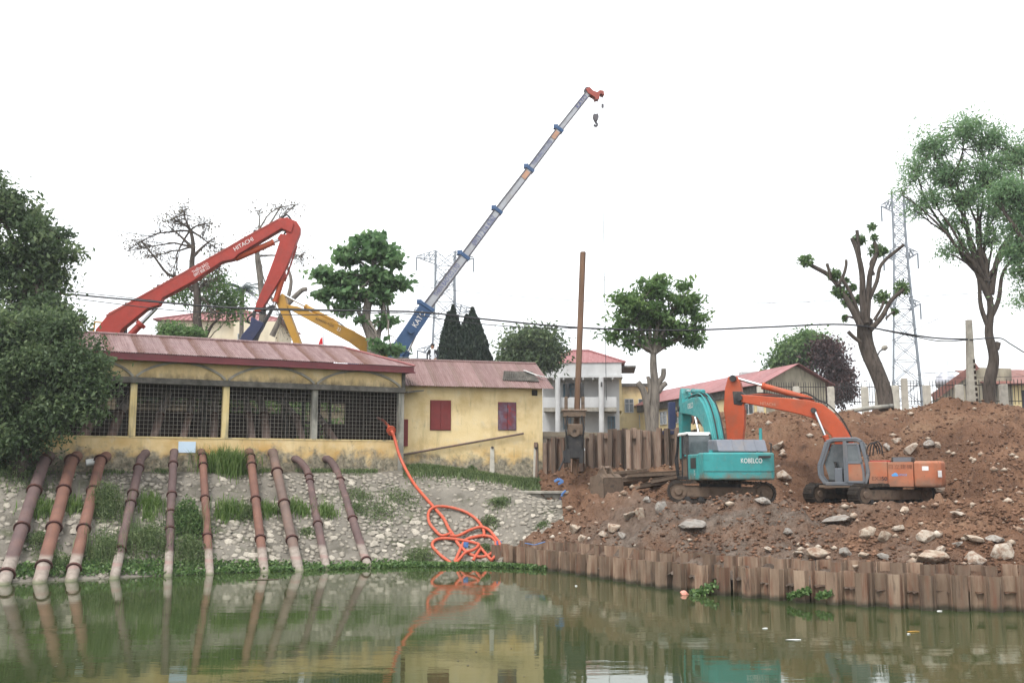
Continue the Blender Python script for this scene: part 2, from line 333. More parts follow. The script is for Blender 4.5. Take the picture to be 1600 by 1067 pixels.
    M['leaf_cypress'] = leafm('leaf_cypress', greens((.010, .022, .015), (.022, .040, .025), (.048, .07, .042)), .15)
    M['leaf_red'] = leafm('leaf_red', greens((.030, .016, .018), (.065, .032, .032), (.11, .06, .05)))
    M['leaf_dry'] = leafm('leaf_dry', greens((.06, .045, .035), (.13, .105, .075), (.15, .16, .085)), .4)
    M['leaf_palm'] = leafm('leaf_palm', greens((.03, .055, .048), (.065, .105, .085), (.11, .155, .12)), .35)
    M['grass'] = leafm('grass', greens((.075, .14, .035), (.155, .25, .065), (.27, .35, .125)), .5)
    M['weed'] = leafm('weed', greens((.07, .115, .045), (.15, .215, .085), (.27, .32, .15)), .5)
    M['hyacinth'] = leafm('hyacinth', greens((.05, .10, .034), (.11, .20, .06), (.21, .30, .11)), .4, .4)
    def bark(name, a, b): return Mat(name, .95, .1).base(3, [(.3, a), (.7, b)], (2, 2, .4)).stain(tuple(x * .4 for x in a), 5, .5, .68, (2, 2, .4), .7).bump(9, .04, (2, 2, .4)).done()
    M['bark'] = bark('bark', (.10, .075, .055), (.21, .165, .13)); M['bark_dark'] = bark('bark_dark', (.05, .04, .034), (.11, .09, .075)); M['bark_grey'] = bark('bark_grey', (.12, .105, .09), (.24, .21, .18))
    # machines
    M['teal'] = paint('teal_paint', (.035, .27, .27), (.15, .125, .095), .5, .8, .6, mud=(.95, 1.3))
    M['orange'] = paint('orange_paint', (.44, .07, .02), (.17, .085, .05), .47, .78, .65)
    M['orange_old'] = paint('orange_faded', (.42, .13, .06), (.27, .17, .11), .40, .7, .8, .6, (.16, .09, .06), mud=(.95, 1.35))
    M['red'] = paint('red_paint', (.36, .036, .022), (.14, .035, .028), .46, .8, .6)
    M['yellow'] = paint('yellow_paint', (.48, .25, .03), (.20, .125, .05), .48, .78, .65)
    M['crane_blue'] = paint('crane_blue', (.035, .085, .19), (.10, .11, .13), .55, .8, .5)
    M['crane_white'] = paint('crane_white', (.40, .41, .44), (.27, .24, .23), .48, .78, .7)
    M['crane_edge'] = paint('crane_edge', (.09, .085, .10), (.16, .13, .12), .5, .8, .6)
    M['salmon'] = paint('salmon', (.48, .27, .18), (.3, .2, .15), .5, .8, .5)
    M['tip_red'] = paint('tip_red', (.34, .07, .05), (.15, .06, .05), .5, .8, .5)
    M['cab_grey'] = paint('cab_grey', (.125, .137, .155), (.19, .14, .10), .5, .8, .6)
    M['hood_grey'] = paint('hood_grey', (.16, .17, .20), (.25, .2, .16), .52, .8, .6)
    M['white_paint'] = paint('white_paint', (.74, .74, .72), (.4, .35, .3), .58, .85, .5)
    M['mudsteel'] = Mat('muddy_steel', .85, .2).base(3, [(.3, (.085, .058, .042)), (.7, (.20, .145, .105))]).stain((.03, .026, .023), 3, .52, .7, fac=.8).bump(20, .015).done()
    M['track'] = Mat('track_steel', .8, .25).base(5, [(.3, (.018, .015, .013)), (.7, (.05, .038, .03))]).stain((.15, .10, .07), 2.5, .55, .72, fac=.7).bump(30, .01).done()
    M['blacksteel'] = Mat('black_steel', .6, .4).base(4, [(.3, (.012, .012, .014)), (.7, (.04, .036, .034))]).stain((.12, .085, .06), 4, .58, .75, fac=.7).bump(20, .006).done()
    M['navy'] = paint('navy_paint', (.022, .03, .085), (.06, .045, .04), .5, .8, .6)
    M['chrome'] = Mat('chrome_rod', .22, .5, 1).flat((.62, .62, .63)).done()
    M['rubber'] = Mat('hose_rubber', .6, .3).flat((.014, .014, .015)).done()
    g = Mat('cab_glass', .08, .6).base(2, [(.3, (.05, .06, .065)), (.7, (.12, .135, .14))]); M['glass'] = g.stain((.2, .17, .14), 4, .55, .8, fac=.4).done()
    M['pane'] = Mat('window_pane', .1, .6).base(1, [(.3, (.02, .03, .035)), (.7, (.06, .075, .085))]).done()
    M['blue_frame'] = Mat('blue_frame', .6, .3).flat((.03, .10, .15)).done()
    M['ink_white'] = Mat('ink_white', .6, .2).base(9, [(.3, (.58, .56, .54)), (.7, (.80, .79, .77))]).done()
    M['ink_blue'] = Mat('ink_blue', .6, .2).base(9, [(.3, (.06, .07, .20)), (.7, (.13, .14, .30))]).done()
    M['ink_dark'] = Mat('ink_dark', .6, .2).flat((.03, .028, .035)).done()
    M['ink_rust'] = Mat('ink_rust', .6, .2).flat((.16, .06, .035)).done()
    M['ink_lblue'] = Mat('ink_light_blue', .6, .2).flat((.10, .30, .60)).done()
    M['ink_pink'] = Mat('ink_pink', .6, .2).flat((.62, .30, .28)).done()
    M['galv'] = Mat('galvanised', .6, .3).flat((.17, .19, .215)).done()
    M['cable'] = Mat('cable_black', .6, .3).flat((.018, .018, .02)).done()
    M['ball'] = Mat('tank_steel', .4, .5, .6).base(2, [(.3, (.38, .38, .42)), (.7, (.52, .52, .55))]).done()
    M['skin'] = Mat('skin', .6, .3).flat((.34, .19, .12)).done(); M['shirt'] = Mat('white_shirt', .85, .2).base(8, [(.3, (.62, .64, .67)), (.7, (.75, .76, .78))]).done()
    M['jacket'] = Mat('dark_jacket', .85, .2).base(8, [(.3, (.018, .02, .026)), (.7, (.035, .036, .042))]).done(); M['hair'] = Mat('black_hair', .6, .3).flat((.012, .010, .009)).done()
    M['flag'] = Mat('red_cloth', .8, .2).flat((.55, .03, .035)).done(); M['pink'] = Mat('pink_plastic', .6, .3).flat((.58, .25, .19)).done()
make_materials()

# ------------------------------------------------------------------ the lie of the land (one smooth surface through measured points)
WU = V(.891, .454, 0); WN = V(.454, -.891, 0)               # along the pump house wall, and out towards the pond
W0 = V(-12.85, 40.7, 0)
def wall_at(px, off=0.):                                    # where the picture column px meets the wall line
    k = (px - 800) / 1600; p = W0 + WN * off
    t = (k * p.y * 1.0 - p.x) / (WU.x - k * WU.y); return p + WU * t
FRONT = [gz(*p) for p in ((778, 879), (815, 883.5), (860, 891), (905, 897), (976, 909), (1040, 920), (1145, 931), (1244, 940), (1348, 946.5), (1453, 953), (1600, 956))]
FRONT.append(FRONT[-1] + V(12, -.6, 0))
def front_y(x):
    return float(np.interp(x, [p.x for p in FRONT], [p.y for p in FRONT]))
CPX = []
for px, py in ((-260, 925), (-100, 916), (0, 911), (150, 904), (300, 897), (450, 891), (600, 885), (700, 882), (775, 879.5)):
    p = gz(px, py); CPX.append((p.x, p.y, 0)); CPX.append((p.x + 1.6, p.y - 3.1, -2.1)); CPX.append((p.x + 4, p.y - 7, -3))
for t in np.arange(-16, 8.6, 2.4):
    for off, z in ((.95, 3.36), (0, 3.4), (-3, 3.5), (-6, 3.9)):
        p = W0 + WU * float(t) + WN * off; CPX.append((p.x, p.y, z))
for t in np.arange(-16, 8, 4.): p = W0 + WU * float(t) - WN * 11.5; CPX.append((p.x, p.y, 7.3))
for px, py in ((-60, 914), (60, 908), (150, 904), (240, 900), (330, 896), (420, 892), (510, 888), (600, 885)):
    p = gz(px, py); q = p + WU * 1.0; c_ = None
    k_ = (p - W0).dot(WN); t_ = (p - W0).dot(WU); q = W0 + WU * (t_) + WN * .95; q.z = 3.36
    for f in (.2, .4, .6, .8): m_ = p.lerp(q, f); CPX.append((m_.x, m_.y, m_.z - .10))
def cp(*L):
    for px, py, Y in L: p = at(px, py, Y); CPX.append((p.x, p.y, p.z))
cp((640, 747, 43.6), (680, 750, 43.6), (720, 757, 43.5), (760, 763, 43.0), (800, 773, 42.3), (850, 801, 40.9), (888, 834, 38.9), (660, 729, 45.6), (700, 735, 45.7), (770, 745, 46.2), (847, 752, 46.9), (700, 722, 49), (800, 735, 50))
CPX += [(3.2, 41.4, .9), (2.6, 43.2, 1.4), (3.4, 44.4, 2.2), (1.0, 45.0, 2.5), (1.9, 46.2, 2.9)]
for p in FRONT[1:]: CPX += [(p.x, p.y, .35), (p.x + .25, p.y + 1.0, .62), (p.x - .3, p.y - 3, -1.2)]
cp((905, 838, 37.4), (950, 830, 36.8), (930, 790, 40), (900, 757, 42.5), (1000, 840, 33.5), (1000, 800, 36.5), (1000, 765, 40.5), (1000, 748, 44),
   (1100, 840, 32), (1100, 800, 35.4), (1080, 786, 38.6), (1120, 788, 38.6), (1200, 788, 38.6), (1120, 762, 42), (1180, 745, 44.5), (1180, 700, 47),
   (1240, 840, 30), (1240, 805, 33.5), (1240, 780, 37), (1235, 742, 42), (1230, 690, 47), (1230, 660, 52), (1230, 652, 56),
   (1320, 845, 29), (1320, 800, 34), (1310, 782, 37.6), (1400, 782, 37.6), (1330, 795, 41.), (1370, 796, 42), (1420, 794, 40.5), (1300, 790, 40), (1320, 705, 46.5), (1320, 662, 53),
   (1400, 845, 28.6), (1400, 805, 33), (1400, 715, 46), (1400, 674, 52), (1400, 648, 57), (1480, 845, 28.6), (1480, 790, 34.5), (1480, 760, 40), (1480, 690, 45.5), (1470, 656, 50.5),
   (1550, 850, 28.2), (1550, 790, 34), (1550, 755, 38), (1550, 700, 42), (1550, 662, 46.5), (1520, 636, 50), (1580, 652, 50), (1640, 660, 49), (1640, 700, 42), (1640, 790, 34), (1800, 780, 34), (1800, 650, 48), (1900, 640, 52))
CPX += [(x, 63, 7.5 if x < 0 else 6.7) for x in range(-60, 61, 12)] + [(x, 58, 6.5) for x in (18, 26, 34, 45, 60)] + [(-60, 20, -3), (60, 12, -3), (-60, 40, 4), (-60, 52, 7), (60, 40, 5), (30, 20, -2), (45, 30, 1.5)] + [(x, 58, 7.4) for x in (-40, -28, -16, -6)] + [(2, 53, 4.8), (8, 53, 5.2), (5, 58, 6.6)]
A = np.array(CPX, float)
def _phi(d): return d
D = np.sqrt(((A[:, None, :2] - A[None, :, :2]) ** 2).sum(-1)); n_ = len(A)
K = np.zeros((n_ + 3, n_ + 3)); K[:n_, :n_] = D - .0 * np.eye(n_); K[:n_, n_] = 1; K[:n_, n_ + 1:] = A[:, :2]; K[n_, :n_] = 1; K[n_ + 1:, :n_] = A[:, :2].T
K[:n_, :n_] -= .12 * np.eye(n_)
CO = np.linalg.lstsq(K, np.concatenate([A[:, 2], np.zeros(3)]), rcond=None)[0]
def T(x, y):
    x = np.asarray(x, float); y = np.asarray(y, float); sh = x.shape; x = x.ravel(); y = y.ravel(); out = np.empty(len(x))
    for i in range(0, len(x), 20000):
        a = x[i:i + 20000]; b = y[i:i + 20000]
        d = np.sqrt((a[:, None] - A[None, :, 0]) ** 2 + (b[:, None] - A[None, :, 1]) ** 2)
        out[i:i + 20000] = d @ CO[:n_] + CO[n_] + CO[n_ + 1] * a + CO[n_ + 2] * b
    return out.reshape(sh)
def T1(x, y): return float(T(np.array([x]), np.array([y]))[0])
_Y = np.arange(24, 70, .08)
def hit(px, py, lift=0.):                                   # the spot of ground seen at a picture point
    r = ray(px, py); xs = r.x / r.y * _Y; zs = H + r.z / r.y * _Y; g = T(xs, _Y) + lift
    i = np.argmax(zs <= g) if (zs <= g).any() else len(_Y) - 1
    return V(float(xs[i]), float(_Y[i]), float(g[i] - lift))

# value noise for displacement
_P = rng.random((64, 64, 64)).astype(np.float32)
def vnoise(x, y, s):
    x = x * s + 1000; y = y * s + 1000; xi = np.floor(x).astype(int); yi = np.floor(y).astype(int); fx = x - xi; fy = y - yi
    fx = fx * fx * (3 - 2 * fx); fy = fy * fy * (3 - 2 * fy); g = lambda a, b: _P[a % 64, b % 64, 7]
    return (g(xi, yi) * (1 - fx) + g(xi + 1, yi) * fx) * (1 - fy) + (g(xi, yi + 1) * (1 - fx) + g(xi + 1, yi + 1) * fx) * fy - .5
HEAPS = [(at(px, 760, Y).x, Y, r_, h_) for px, Y, r_, h_ in ((1240, 47, 1.6, .9), (1300, 49, 1.3, .6), (1190, 46.2, 1.2, .5), (1330, 51.5, 1.6, .7), (1430, 46, 1.5, .6), (1470, 48.5, 1.4, .7), (1520, 45, 1.8, .8), (1580, 43, 1.6, .7), (1490, 41, 1.3, .4), (1560, 38, 1.5, .5), (1120, 34, 1.3, .45), (1050, 35.5, 1.1, .4), (1180, 33, 1., .35), (1250, 32, 1.1, .4), (1540, 32, 1.1, .4), (960, 38, 1., .45), (1410, 50.5, 1.4, .5), (1560, 48, 1.5, .6), (1380, 31.5, .9, .3), (1230, 43.5, 1.3, .5), (1280, 45, 1.2, .5))]
def soil_rough(x, y):
    k = np.clip((y - 26) / 4, .35, 1)
    h = .9 * vnoise(x, y, .35) + .6 * vnoise(x + 3, y, .8) + .62 * vnoise(x, y + 9, 1.7) + .5 * np.abs(vnoise(x, y, 3.1)) + .3 * vnoise(x + 5, y, 5.5) + .2 * vnoise(x, y, 9)
    for (cx, cy, rr_, hh_) in HEAPS: d2 = ((x - cx) ** 2 + (y - cy) ** 2) / rr_ ** 2; h = h + hh_ * np.exp(-d2 * 1.6) * (1 + .5 * vnoise(x, y, 1.3))
    return h * k * .75
def patch(name, xs, ys, zf, keep, mat, smooth=True):
    X, Y = np.meshgrid(xs, ys); Z = zf(X, Y); v = np.stack([X, Y, Z], -1).reshape(-1, 3); nx = len(xs)
    i, j = np.meshgrid(np.arange(len(xs) - 1), np.arange(len(ys) - 1)); a = (j * nx + i).ravel()
    f = np.stack([a, a + 1, a + nx + 1, a + nx], 1)
    if keep is not None:
        c = v[f].mean(1); f = f[keep(c[:, 0], c[:, 1])]; u, inv = np.unique(f, return_inverse=True); v = v[u]; f = inv.reshape(f.shape)
    return kind(link(name, npmesh(name, v, f, mat, smooth)), 'structure')
# sheet pile wall at the back of the pit
BW = [at(838, 735, 47.2), at(870, 735, 47.0), at(960, 735, 46.2), at(1070, 735, 45.4), at(1160, 735, 44.9)]
def bw_y(x): return np.interp(x, [p.x for p in BW], [p.y for p in BW])
BWX0, BWX1 = BW[0].x, BW[-1].x
_fx = np.array([p.x for p in FRONT]); _fy = np.array([p.y for p in FRONT])
def zsoil(X, Y):
    d = Y - np.interp(X, _fx, _fy)
    z = T(X, Y) + soil_rough(X, Y) * np.clip((d - .5) / 2.5, .15, 1) + .05
    for (cx, cy, rx, ry, zb) in ((8.0, 39.2, 3.0, 2.6, 2.20), (14.2, 40.6, 3.3, 2.7, 2.12), (8.0, 36.4, 2.4, 1.5, 2.12), (13.4, 37.2, 3.0, 1.8, 2.0), (13.0, 34.8, 2.8, 1.4, 1.9)):
        k = np.clip(1.35 - np.sqrt(((X - cx) / rx) ** 2 + ((Y - cy) / ry) ** 2), 0, .35) / .35; cap = zb + .10 * vnoise(X, Y, 2.2) + .06 * vnoise(X, Y, 6); z = np.where(z > cap, z * (1 - k) + cap * k, z)
    return z
def soil_keep(x, y):
    ok = (y > np.interp(x, _fx, _fy) + .12) & ((x > 2.0) | ((x > -.2) & (y < 39.4)) | ((x > 1.2) & (y > 44)))
    return ok & ~((x > BWX0) & (x < BWX1) & (y > bw_y(x) + .1))
soil = patch('soil_mound', np.concatenate([np.arange(-.3, 27, .11), np.arange(27, 62, 1.2)]), np.concatenate([np.arange(24.2, 44, .11), np.arange(44, 64, .16)]), zsoil, soil_keep, M['soil'])
bank = patch('stone_bank', np.concatenate([np.arange(-62, -21, 1.4), np.arange(-21, 2.9, .16)]), np.concatenate([np.arange(20, 30, .6), np.arange(30, 47, .16), np.arange(47, 64, .5)]),
             lambda X, Y: T(X, Y) + .05 * vnoise(X, Y, 1.2) + .03 * vnoise(X, Y, 4), lambda x, y: (y < 47.6) & ~((x > 2.3) & (y > 41.5)) & ~((x > -.35) & (y < np.interp(x, _fx, _fy) + .35)), M['mortar'])
rise = patch('ground_rise', np.concatenate([np.arange(-62, -24, 2), np.arange(-24, .4, .4)]), np.arange(47.3, 64, .4), lambda X, Y: T(X, Y) + .25 * vnoise(X, Y, .7) + .1 * vnoise(X, Y, 2.1), None, M['ground'])
fillg = patch('ground_behind_piles', np.linspace(BWX0, BWX1, 40), np.linspace(44.9, 66, 60), lambda X, Y: 4.9 + np.clip((Y - bw_y(X)) / 14, 0, 1) * .85 + .12 * vnoise(X, Y, 1), lambda x, y: y > bw_y(np.minimum(x, BWX1)) + .12, M['ground'])
mb = MB(); mb.quad((-3000, 62.5, 5.7), (3000, 62.5, 5.7), (3000, 4000, 5.7), (-3000, 4000, 5.7)); kind(mb.build('ground', M['ground']), 'structure')
mb = MB(); mb.quad((-400, -120, 0), (400, -120, 0), (400, 60, 0), (-400, 60, 0)); kind(mb.build('pond_water', M['water']), 'structure')
# ------------------------------------------------------------------ stones set in the bank
def rock_mesh(name, seed, mat, flat=1., sub=2, cuts=7, rough=.12):
    r = random.Random(seed); bm = bmesh.new()
    if cuts > 8:                                             # angular broken block
        for _ in range(15):
            q = Vector((r.gauss(0, 1), r.gauss(0, 1), r.gauss(0, 1))).normalized(); m_ = max(abs(q.x), abs(q.y), abs(q.z)); q = q.lerp(q / m_ * .82, .6) * r.uniform(.85, 1.08); q.z *= flat; bm.verts.new(q)
        h_ = bmesh.ops.convex_hull(bm, input=bm.verts); bmesh.ops.delete(bm, geom=[g_ for g_ in h_['geom_interior'] if isinstance(g_, bmesh.types.BMVert)], context='VERTS')
        bmesh.ops.bevel(bm, geom=list(bm.edges), offset=.05, segments=1, affect='EDGES'); me = bpy.data.meshes.new(name); bm.to_mesh(me); bm.free(); me.materials.append(mat); return me
    bmesh.ops.create_icosphere(bm, subdivisions=sub, radius=1)
    pl = [(Vector((r.gauss(0, 1), r.gauss(0, 1), r.gauss(0, 1))).normalized(), r.uniform(.5, .85)) for _ in range(cuts)]
    for v in bm.verts:
        for n, d in pl:
            k = v.co.dot(n)
            if k > d: v.co -= n * (k - d)
        v.co *= 1 + r.uniform(-rough, rough) * .5
        v.co.z *= flat
    me = bpy.data.meshes.new(name); bm.to_mesh(me); bm.free(); me.materials.append(mat); return me
st_meshes = [rock_mesh('stone', 100 + i, M['stone'], .55, 1, 5, .1) for i in range(8)]
def bank_normal(x, y): e = .3; return V((T1(x - e, y) - T1(x + e, y)) / (2 * e), (T1(x, y - e) - T1(x, y + e)) / (2 * e), 1).normalized()
cand = []
for gx in np.arange(-20, 2.6, .235):
    for gy in np.arange(30, 45.4, .215):
        x = gx + random.uniform(-.08, .08) + (.12 if int(gy * 10) % 2 else 0); y = gy + random.uniform(-.075, .075); cand.append((x, y))
cand = np.array(cand); cz = T(cand[:, 0], cand[:, 1])
off_ = (cand[:, 0] - W0.x) * WN.x + (cand[:, 1] - W0.y) * WN.y
ok = (cz > .02) & (cz < 3.34) & (off_ > .75) & ~((cand[:, 0] > 1.9) & (cand[:, 1] > 41.8)) & (cand[:, 1] < 45.2) & ~((cand[:, 0] > -.3) & (cand[:, 1] < 39.6))
ok &= rng.random(len(cand)) < np.where(vnoise(cand[:, 0], cand[:, 1], .5) > .12, .4, .9)
cand = cand[ok]; cz = cz[ok]; px_ = 800 + 1600 * cand[:, 0] / cand[:, 1]; keepv = (px_ > -20); cand = cand[keepv]; cz = cz[keepv]
order = np.argsort([-(random.uniform(.6, 1.4) / y) for x, y in cand]); big = set(order[:300].tolist()); rest_v = []; rest_f = []; nb = 0
stbase = [np.array([v.co[:] for v in m.vertices]) for m in st_meshes]; stf = [np.array([p.vertices[:] for p in m.polygons]) for m in st_meshes]
for i, (x, y) in enumerate(cand):
    n = bank_normal(x, y); s = random.choice((random.uniform(.06, .1), random.uniform(.09, .15), random.uniform(.09, .15))) * (1.3 if i in big else 1.)
    Mx = Matrix.Translation((x, y, cz[i] + .015)) @ n.to_track_quat('Z', 'Y').to_matrix().to_4x4() @ Matrix.Rotation(random.uniform(0, 6.28), 4, 'Z') @ Matrix.Diagonal((s * random.uniform(.9, 1.6), s, s * .66, 1))
    k = i % 8
    if i in big: inst('stone', st_meshes[k], bank, Mx)
    else:
        m3 = np.array(Mx); rest_v.append(stbase[k] @ m3[:3, :3].T + m3[:3, 3]); rest_f.append(stf[k] + nb); nb += len(stbase[k])
kind(link('small_stones', npmesh('small_stones', np.concatenate(rest_v), np.concatenate(rest_f), M['stone'], False), bank), 'stuff')

# ------------------------------------------------------------------ corrugated roof sheet between four corners
def corrugated(mb, a, b, c, d, pitch=.09, amp=.018, seg=4):   # a-b eave, d-c ridge
    a, b, c, d = map(Vector, (a, b, c, d)); n = max(8, int((b - a).length / pitch * 4)); nv = (b - a).cross(d - a).normalized()
    if nv.z < 0: nv = -nv
    vs = []; fs = []
    for j in range(seg + 1):
        for i in range(n + 1):
            t = i / n; p = (a.lerp(b, t)).lerp(d.lerp(c, t), j / seg); vs.append(p + nv * (amp * math.sin(t * (b - a).length / pitch * 2 * math.pi)))
    for j in range(seg):
        for i in range(n): q = j * (n + 1) + i; fs.append((q, q + 1, q + n + 2, q + n + 1))
    return mb.add(vs, fs)
def grid(mb, x0, x1, z0, z1, y, sx, sz, r):
    x = x0 + sx
    while x < x1 - .02: mb.box((x - r, y - r, z0), (x + r, y + r, z1)); x += sx
    z = z0 + sz
    while z < z1 - .02: mb.box((x0, y - r * 1.9, z - r), (x1, y - r * .9, z + r)); z += sz

# ------------------------------------------------------------------ pump house (local x along the wall to the right, y inwards)
PC = wall_at(631); PC.z = 3.36
prz = math.atan2(WU.y, WU.x)
ph = thing('pump_house', 'long open-fronted yellow pump house with pink corrugated roof and wire mesh bays', 'pump house', PC, prz)
PX = XF[ph]; PXi = PX.inverted()
def lx(px): return (PXi @ V(*wall_at(px)[:2], 3.36)).x
posts = [lx(-80), lx(68), lx(208), lx(353), lx(492), -.13]
L0 = posts[0] - .2
DEP = 4.9
SILL, LIN0, LIN1, EAVE = 1.37, 3.47, 3.70, 4.52
mb = MB(PX); mb.box((L0, 0, -.5), (0, .22, SILL)); mb.build('sill_wall', M['pump_wall'], ph, bevel=.015)
mb = MB(PX); mb.box((L0, -.02, SILL - .002), (-.02, .235, SILL + .045)); mb.build('sill', M['post'], ph)
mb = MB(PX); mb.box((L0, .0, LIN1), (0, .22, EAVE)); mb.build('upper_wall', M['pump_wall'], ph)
mb = MB(PX); mb.box((L0, -.16, LIN0), (.02, .24, LIN1)); mb.build('lintel_beam', M['black_concrete'], ph, bevel=.02)
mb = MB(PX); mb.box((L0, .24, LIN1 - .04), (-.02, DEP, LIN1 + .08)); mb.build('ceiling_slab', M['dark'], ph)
for i, x in enumerate(posts):
    mb = MB(PX); mb.box((x - .125, -.03 if i < 5 else -.06, -.4 if i == 5 else SILL + .045), (x + .125, .24, LIN0)); mb.build('post', M['post' if i < 4 else 'grey_post'], ph, bevel=.015)
    mb = MB(PX); mb.box((x - .12, DEP - .25, -.2), (x + .12, DEP, LIN1)); mb.build('rear_post', M['black_concrete'], ph)
mb = MB(PX); mb.box((-.12, -.05, LIN1), (.04, .26, EAVE)); mb.build('corner_pier', M['black_concrete'], ph)
for i in range(5):                                           # arched mouldings over each bay
    a, b = posts[i] + .06, posts[i + 1] - .06; mid = (a + b) / 2; mb = MB(PX); prev = None; n = 22
    for k in range(n + 1):
        t = -1 + 2 * k / n; x = mid + (b - a) / 2 * t; z = LIN1 + .03 + .62 * (1 - t * t) ** .8
        if prev: mb.beam((prev[0], -.035, prev[1]), (x, -.035, z), .09, .075, (0, 1, 0)); mb.beam((prev[0], -.065, prev[1] + .015), (x, -.065, z + .015), .05, .03, (0, 1, 0))
        prev = (x, z)
    mb.build('arch_moulding', M['black_concrete' if i < 1 else 'concrete'], ph)
    mb = MB(PX); grid(mb, posts[i] + .12, posts[i + 1] - .12, SILL + .045, LIN0, .13, .158, .158, .0042)
    mb.build('wire_grille', M['wire'], ph)
    gate = i == 4
    mb = MB(PX)
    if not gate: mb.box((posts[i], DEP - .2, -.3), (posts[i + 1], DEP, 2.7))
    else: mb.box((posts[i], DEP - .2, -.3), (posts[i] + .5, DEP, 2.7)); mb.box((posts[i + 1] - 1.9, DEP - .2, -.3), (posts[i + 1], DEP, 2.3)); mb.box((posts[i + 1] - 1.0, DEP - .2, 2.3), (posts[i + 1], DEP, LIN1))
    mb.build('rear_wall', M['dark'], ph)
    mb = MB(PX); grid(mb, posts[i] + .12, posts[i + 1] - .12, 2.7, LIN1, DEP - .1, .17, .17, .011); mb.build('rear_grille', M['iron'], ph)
    mb = MB(PX); mb.box((posts[i], DEP - .22, 3.28), (posts[i + 1], DEP + .02, LIN1 + .09)); mb.build('rear_lintel', M['dark'], ph)
a, b = posts[4] + .62, posts[5] - 1.95
mb = MB(PX)
for x in (a, (a + b) / 2 + .1, b): mb.box((x - .05, DEP - .9, -.1), (x + .05, DEP - .8, 3.5))
for z in (.4, 2.05, 2.3): mb.box((a, DEP - .91, z - .04), (b, DEP - .79, z + .04))
for k in range(14): x = a + (b - a) * k / 13; mb.box((x - .012, DEP - .86, 0), (x + .012, DEP - .84, 3.4))
mb.build('iron_gate', M['iron'], ph)
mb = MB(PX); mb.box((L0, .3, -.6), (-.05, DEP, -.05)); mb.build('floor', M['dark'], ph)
mb = MB(PX); mb.box((-.2, .24, -.4), (-.03, DEP, LIN1)); mb.build('end_wall', M['dark'], ph)  # yellow wall coloured near-black, standing in for indoor shade
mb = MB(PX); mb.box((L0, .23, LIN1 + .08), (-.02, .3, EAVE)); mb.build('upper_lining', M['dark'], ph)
# roof: hip at the right end
OV = .42; RZ, RY = EAVE + 1.12, DEP / 2 + .05; EZ = EAVE + .10
xr = lx(575) - .35
fx0, fx1 = L0 - .3, .32
np_ = 14; xs = [xr + (fx0 - xr) * k / np_ for k in range(np_ + 1)]
for k in range(np_):
    mb = MB(PX); dz = .006 * (k % 2); corrugated(mb, (xs[k + 1] - .04, -OV, EZ + dz), (xs[k], -OV, EZ + dz), (xs[k], RY, RZ + dz), (xs[k + 1] - .04, RY, RZ + dz)); mb.build('roof_sheet', M['roof_pink'], ph, smooth=60)
    mb = MB(PX); corrugated(mb, (xs[k + 1], DEP + OV, EZ), (xs[k], DEP + OV, EZ), (xs[k], RY, RZ), (xs[k + 1], RY, RZ), .2, .02, 1); mb.build('rear_roof_sheet', M['roof_pink'], ph)
mb = MB(PX)                                                   # triangular front sheet beside the hip
n = 60; vs = []; fs = []
for j in range(2):
    for i in range(n + 1):
        x = xr + (fx1 - xr) * i / n; f = 1 - i / n
        q = (x, -OV, EZ) if j == 0 else (x, -OV + (RY + OV) * f, EZ + (RZ - EZ) * f); vs.append((q[0], q[1], q[2] + .012 * math.sin(x / .09 * 6.283)))
for i in range(n): fs.append((i, i + 1, n + 2 + i, n + 1 + i))
mb.add(vs, fs); mb.build('roof_sheet', M['roof_pink'], ph, smooth=60)
mb = MB(PX); mb.add([(fx1, -OV, EZ), (fx1, DEP + OV, EZ), (xr, RY, RZ)], [(0, 1, 2)]); mb.build('hip_sheet', M['roof_pink'], ph)
mb = MB(PX); mb.tube([(fx0, RY, RZ + .03), (xr, RY, RZ + .03)], .06, 8); mb.build('ridge_cap', M['roof_pink'], ph, smooth=50)
mb = MB(PX); mb.tube([(xr, RY, RZ + .03), (fx1, -OV, EZ + .04)], .05, 8); mb.build('hip_cap', M['roof_red'], ph, smooth=50)
mb = MB(PX); mb.box((fx0, -OV + .02, EAVE - .17), (fx1 - .02, -OV + .07, EAVE + .08)); mb.build('fascia_board', M['fascia'], ph, bevel=.006)
mb = MB(PX); mb.box((fx0, -OV - .05, EAVE - .20), (fx1 + .02, -OV + .01, EAVE - .13)); mb.build('gutter', M['fascia'], ph, bevel=.01)
mb = MB(PX); mb.box((fx1 - .055, -OV + .072, EAVE - .15), (fx1 - .005, DEP, EAVE + .08)); mb.build('side_fascia', M['fascia'], ph)
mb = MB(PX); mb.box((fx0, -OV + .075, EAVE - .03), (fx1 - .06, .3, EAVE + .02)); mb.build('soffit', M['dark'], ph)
# plate on the wall
sg = PX @ V(lx(294), -.03, .98)
mb = MB(PX); x = lx(294.5); mb.box((x - .33, -.035, .80), (x + .33, -.008, 1.24)); o = mb.build('sign_plate', M['sign'], bevel=.004, origin=sg); tag(o, 'blank pale blue plate fixed on the low yellow wall', 'sign')

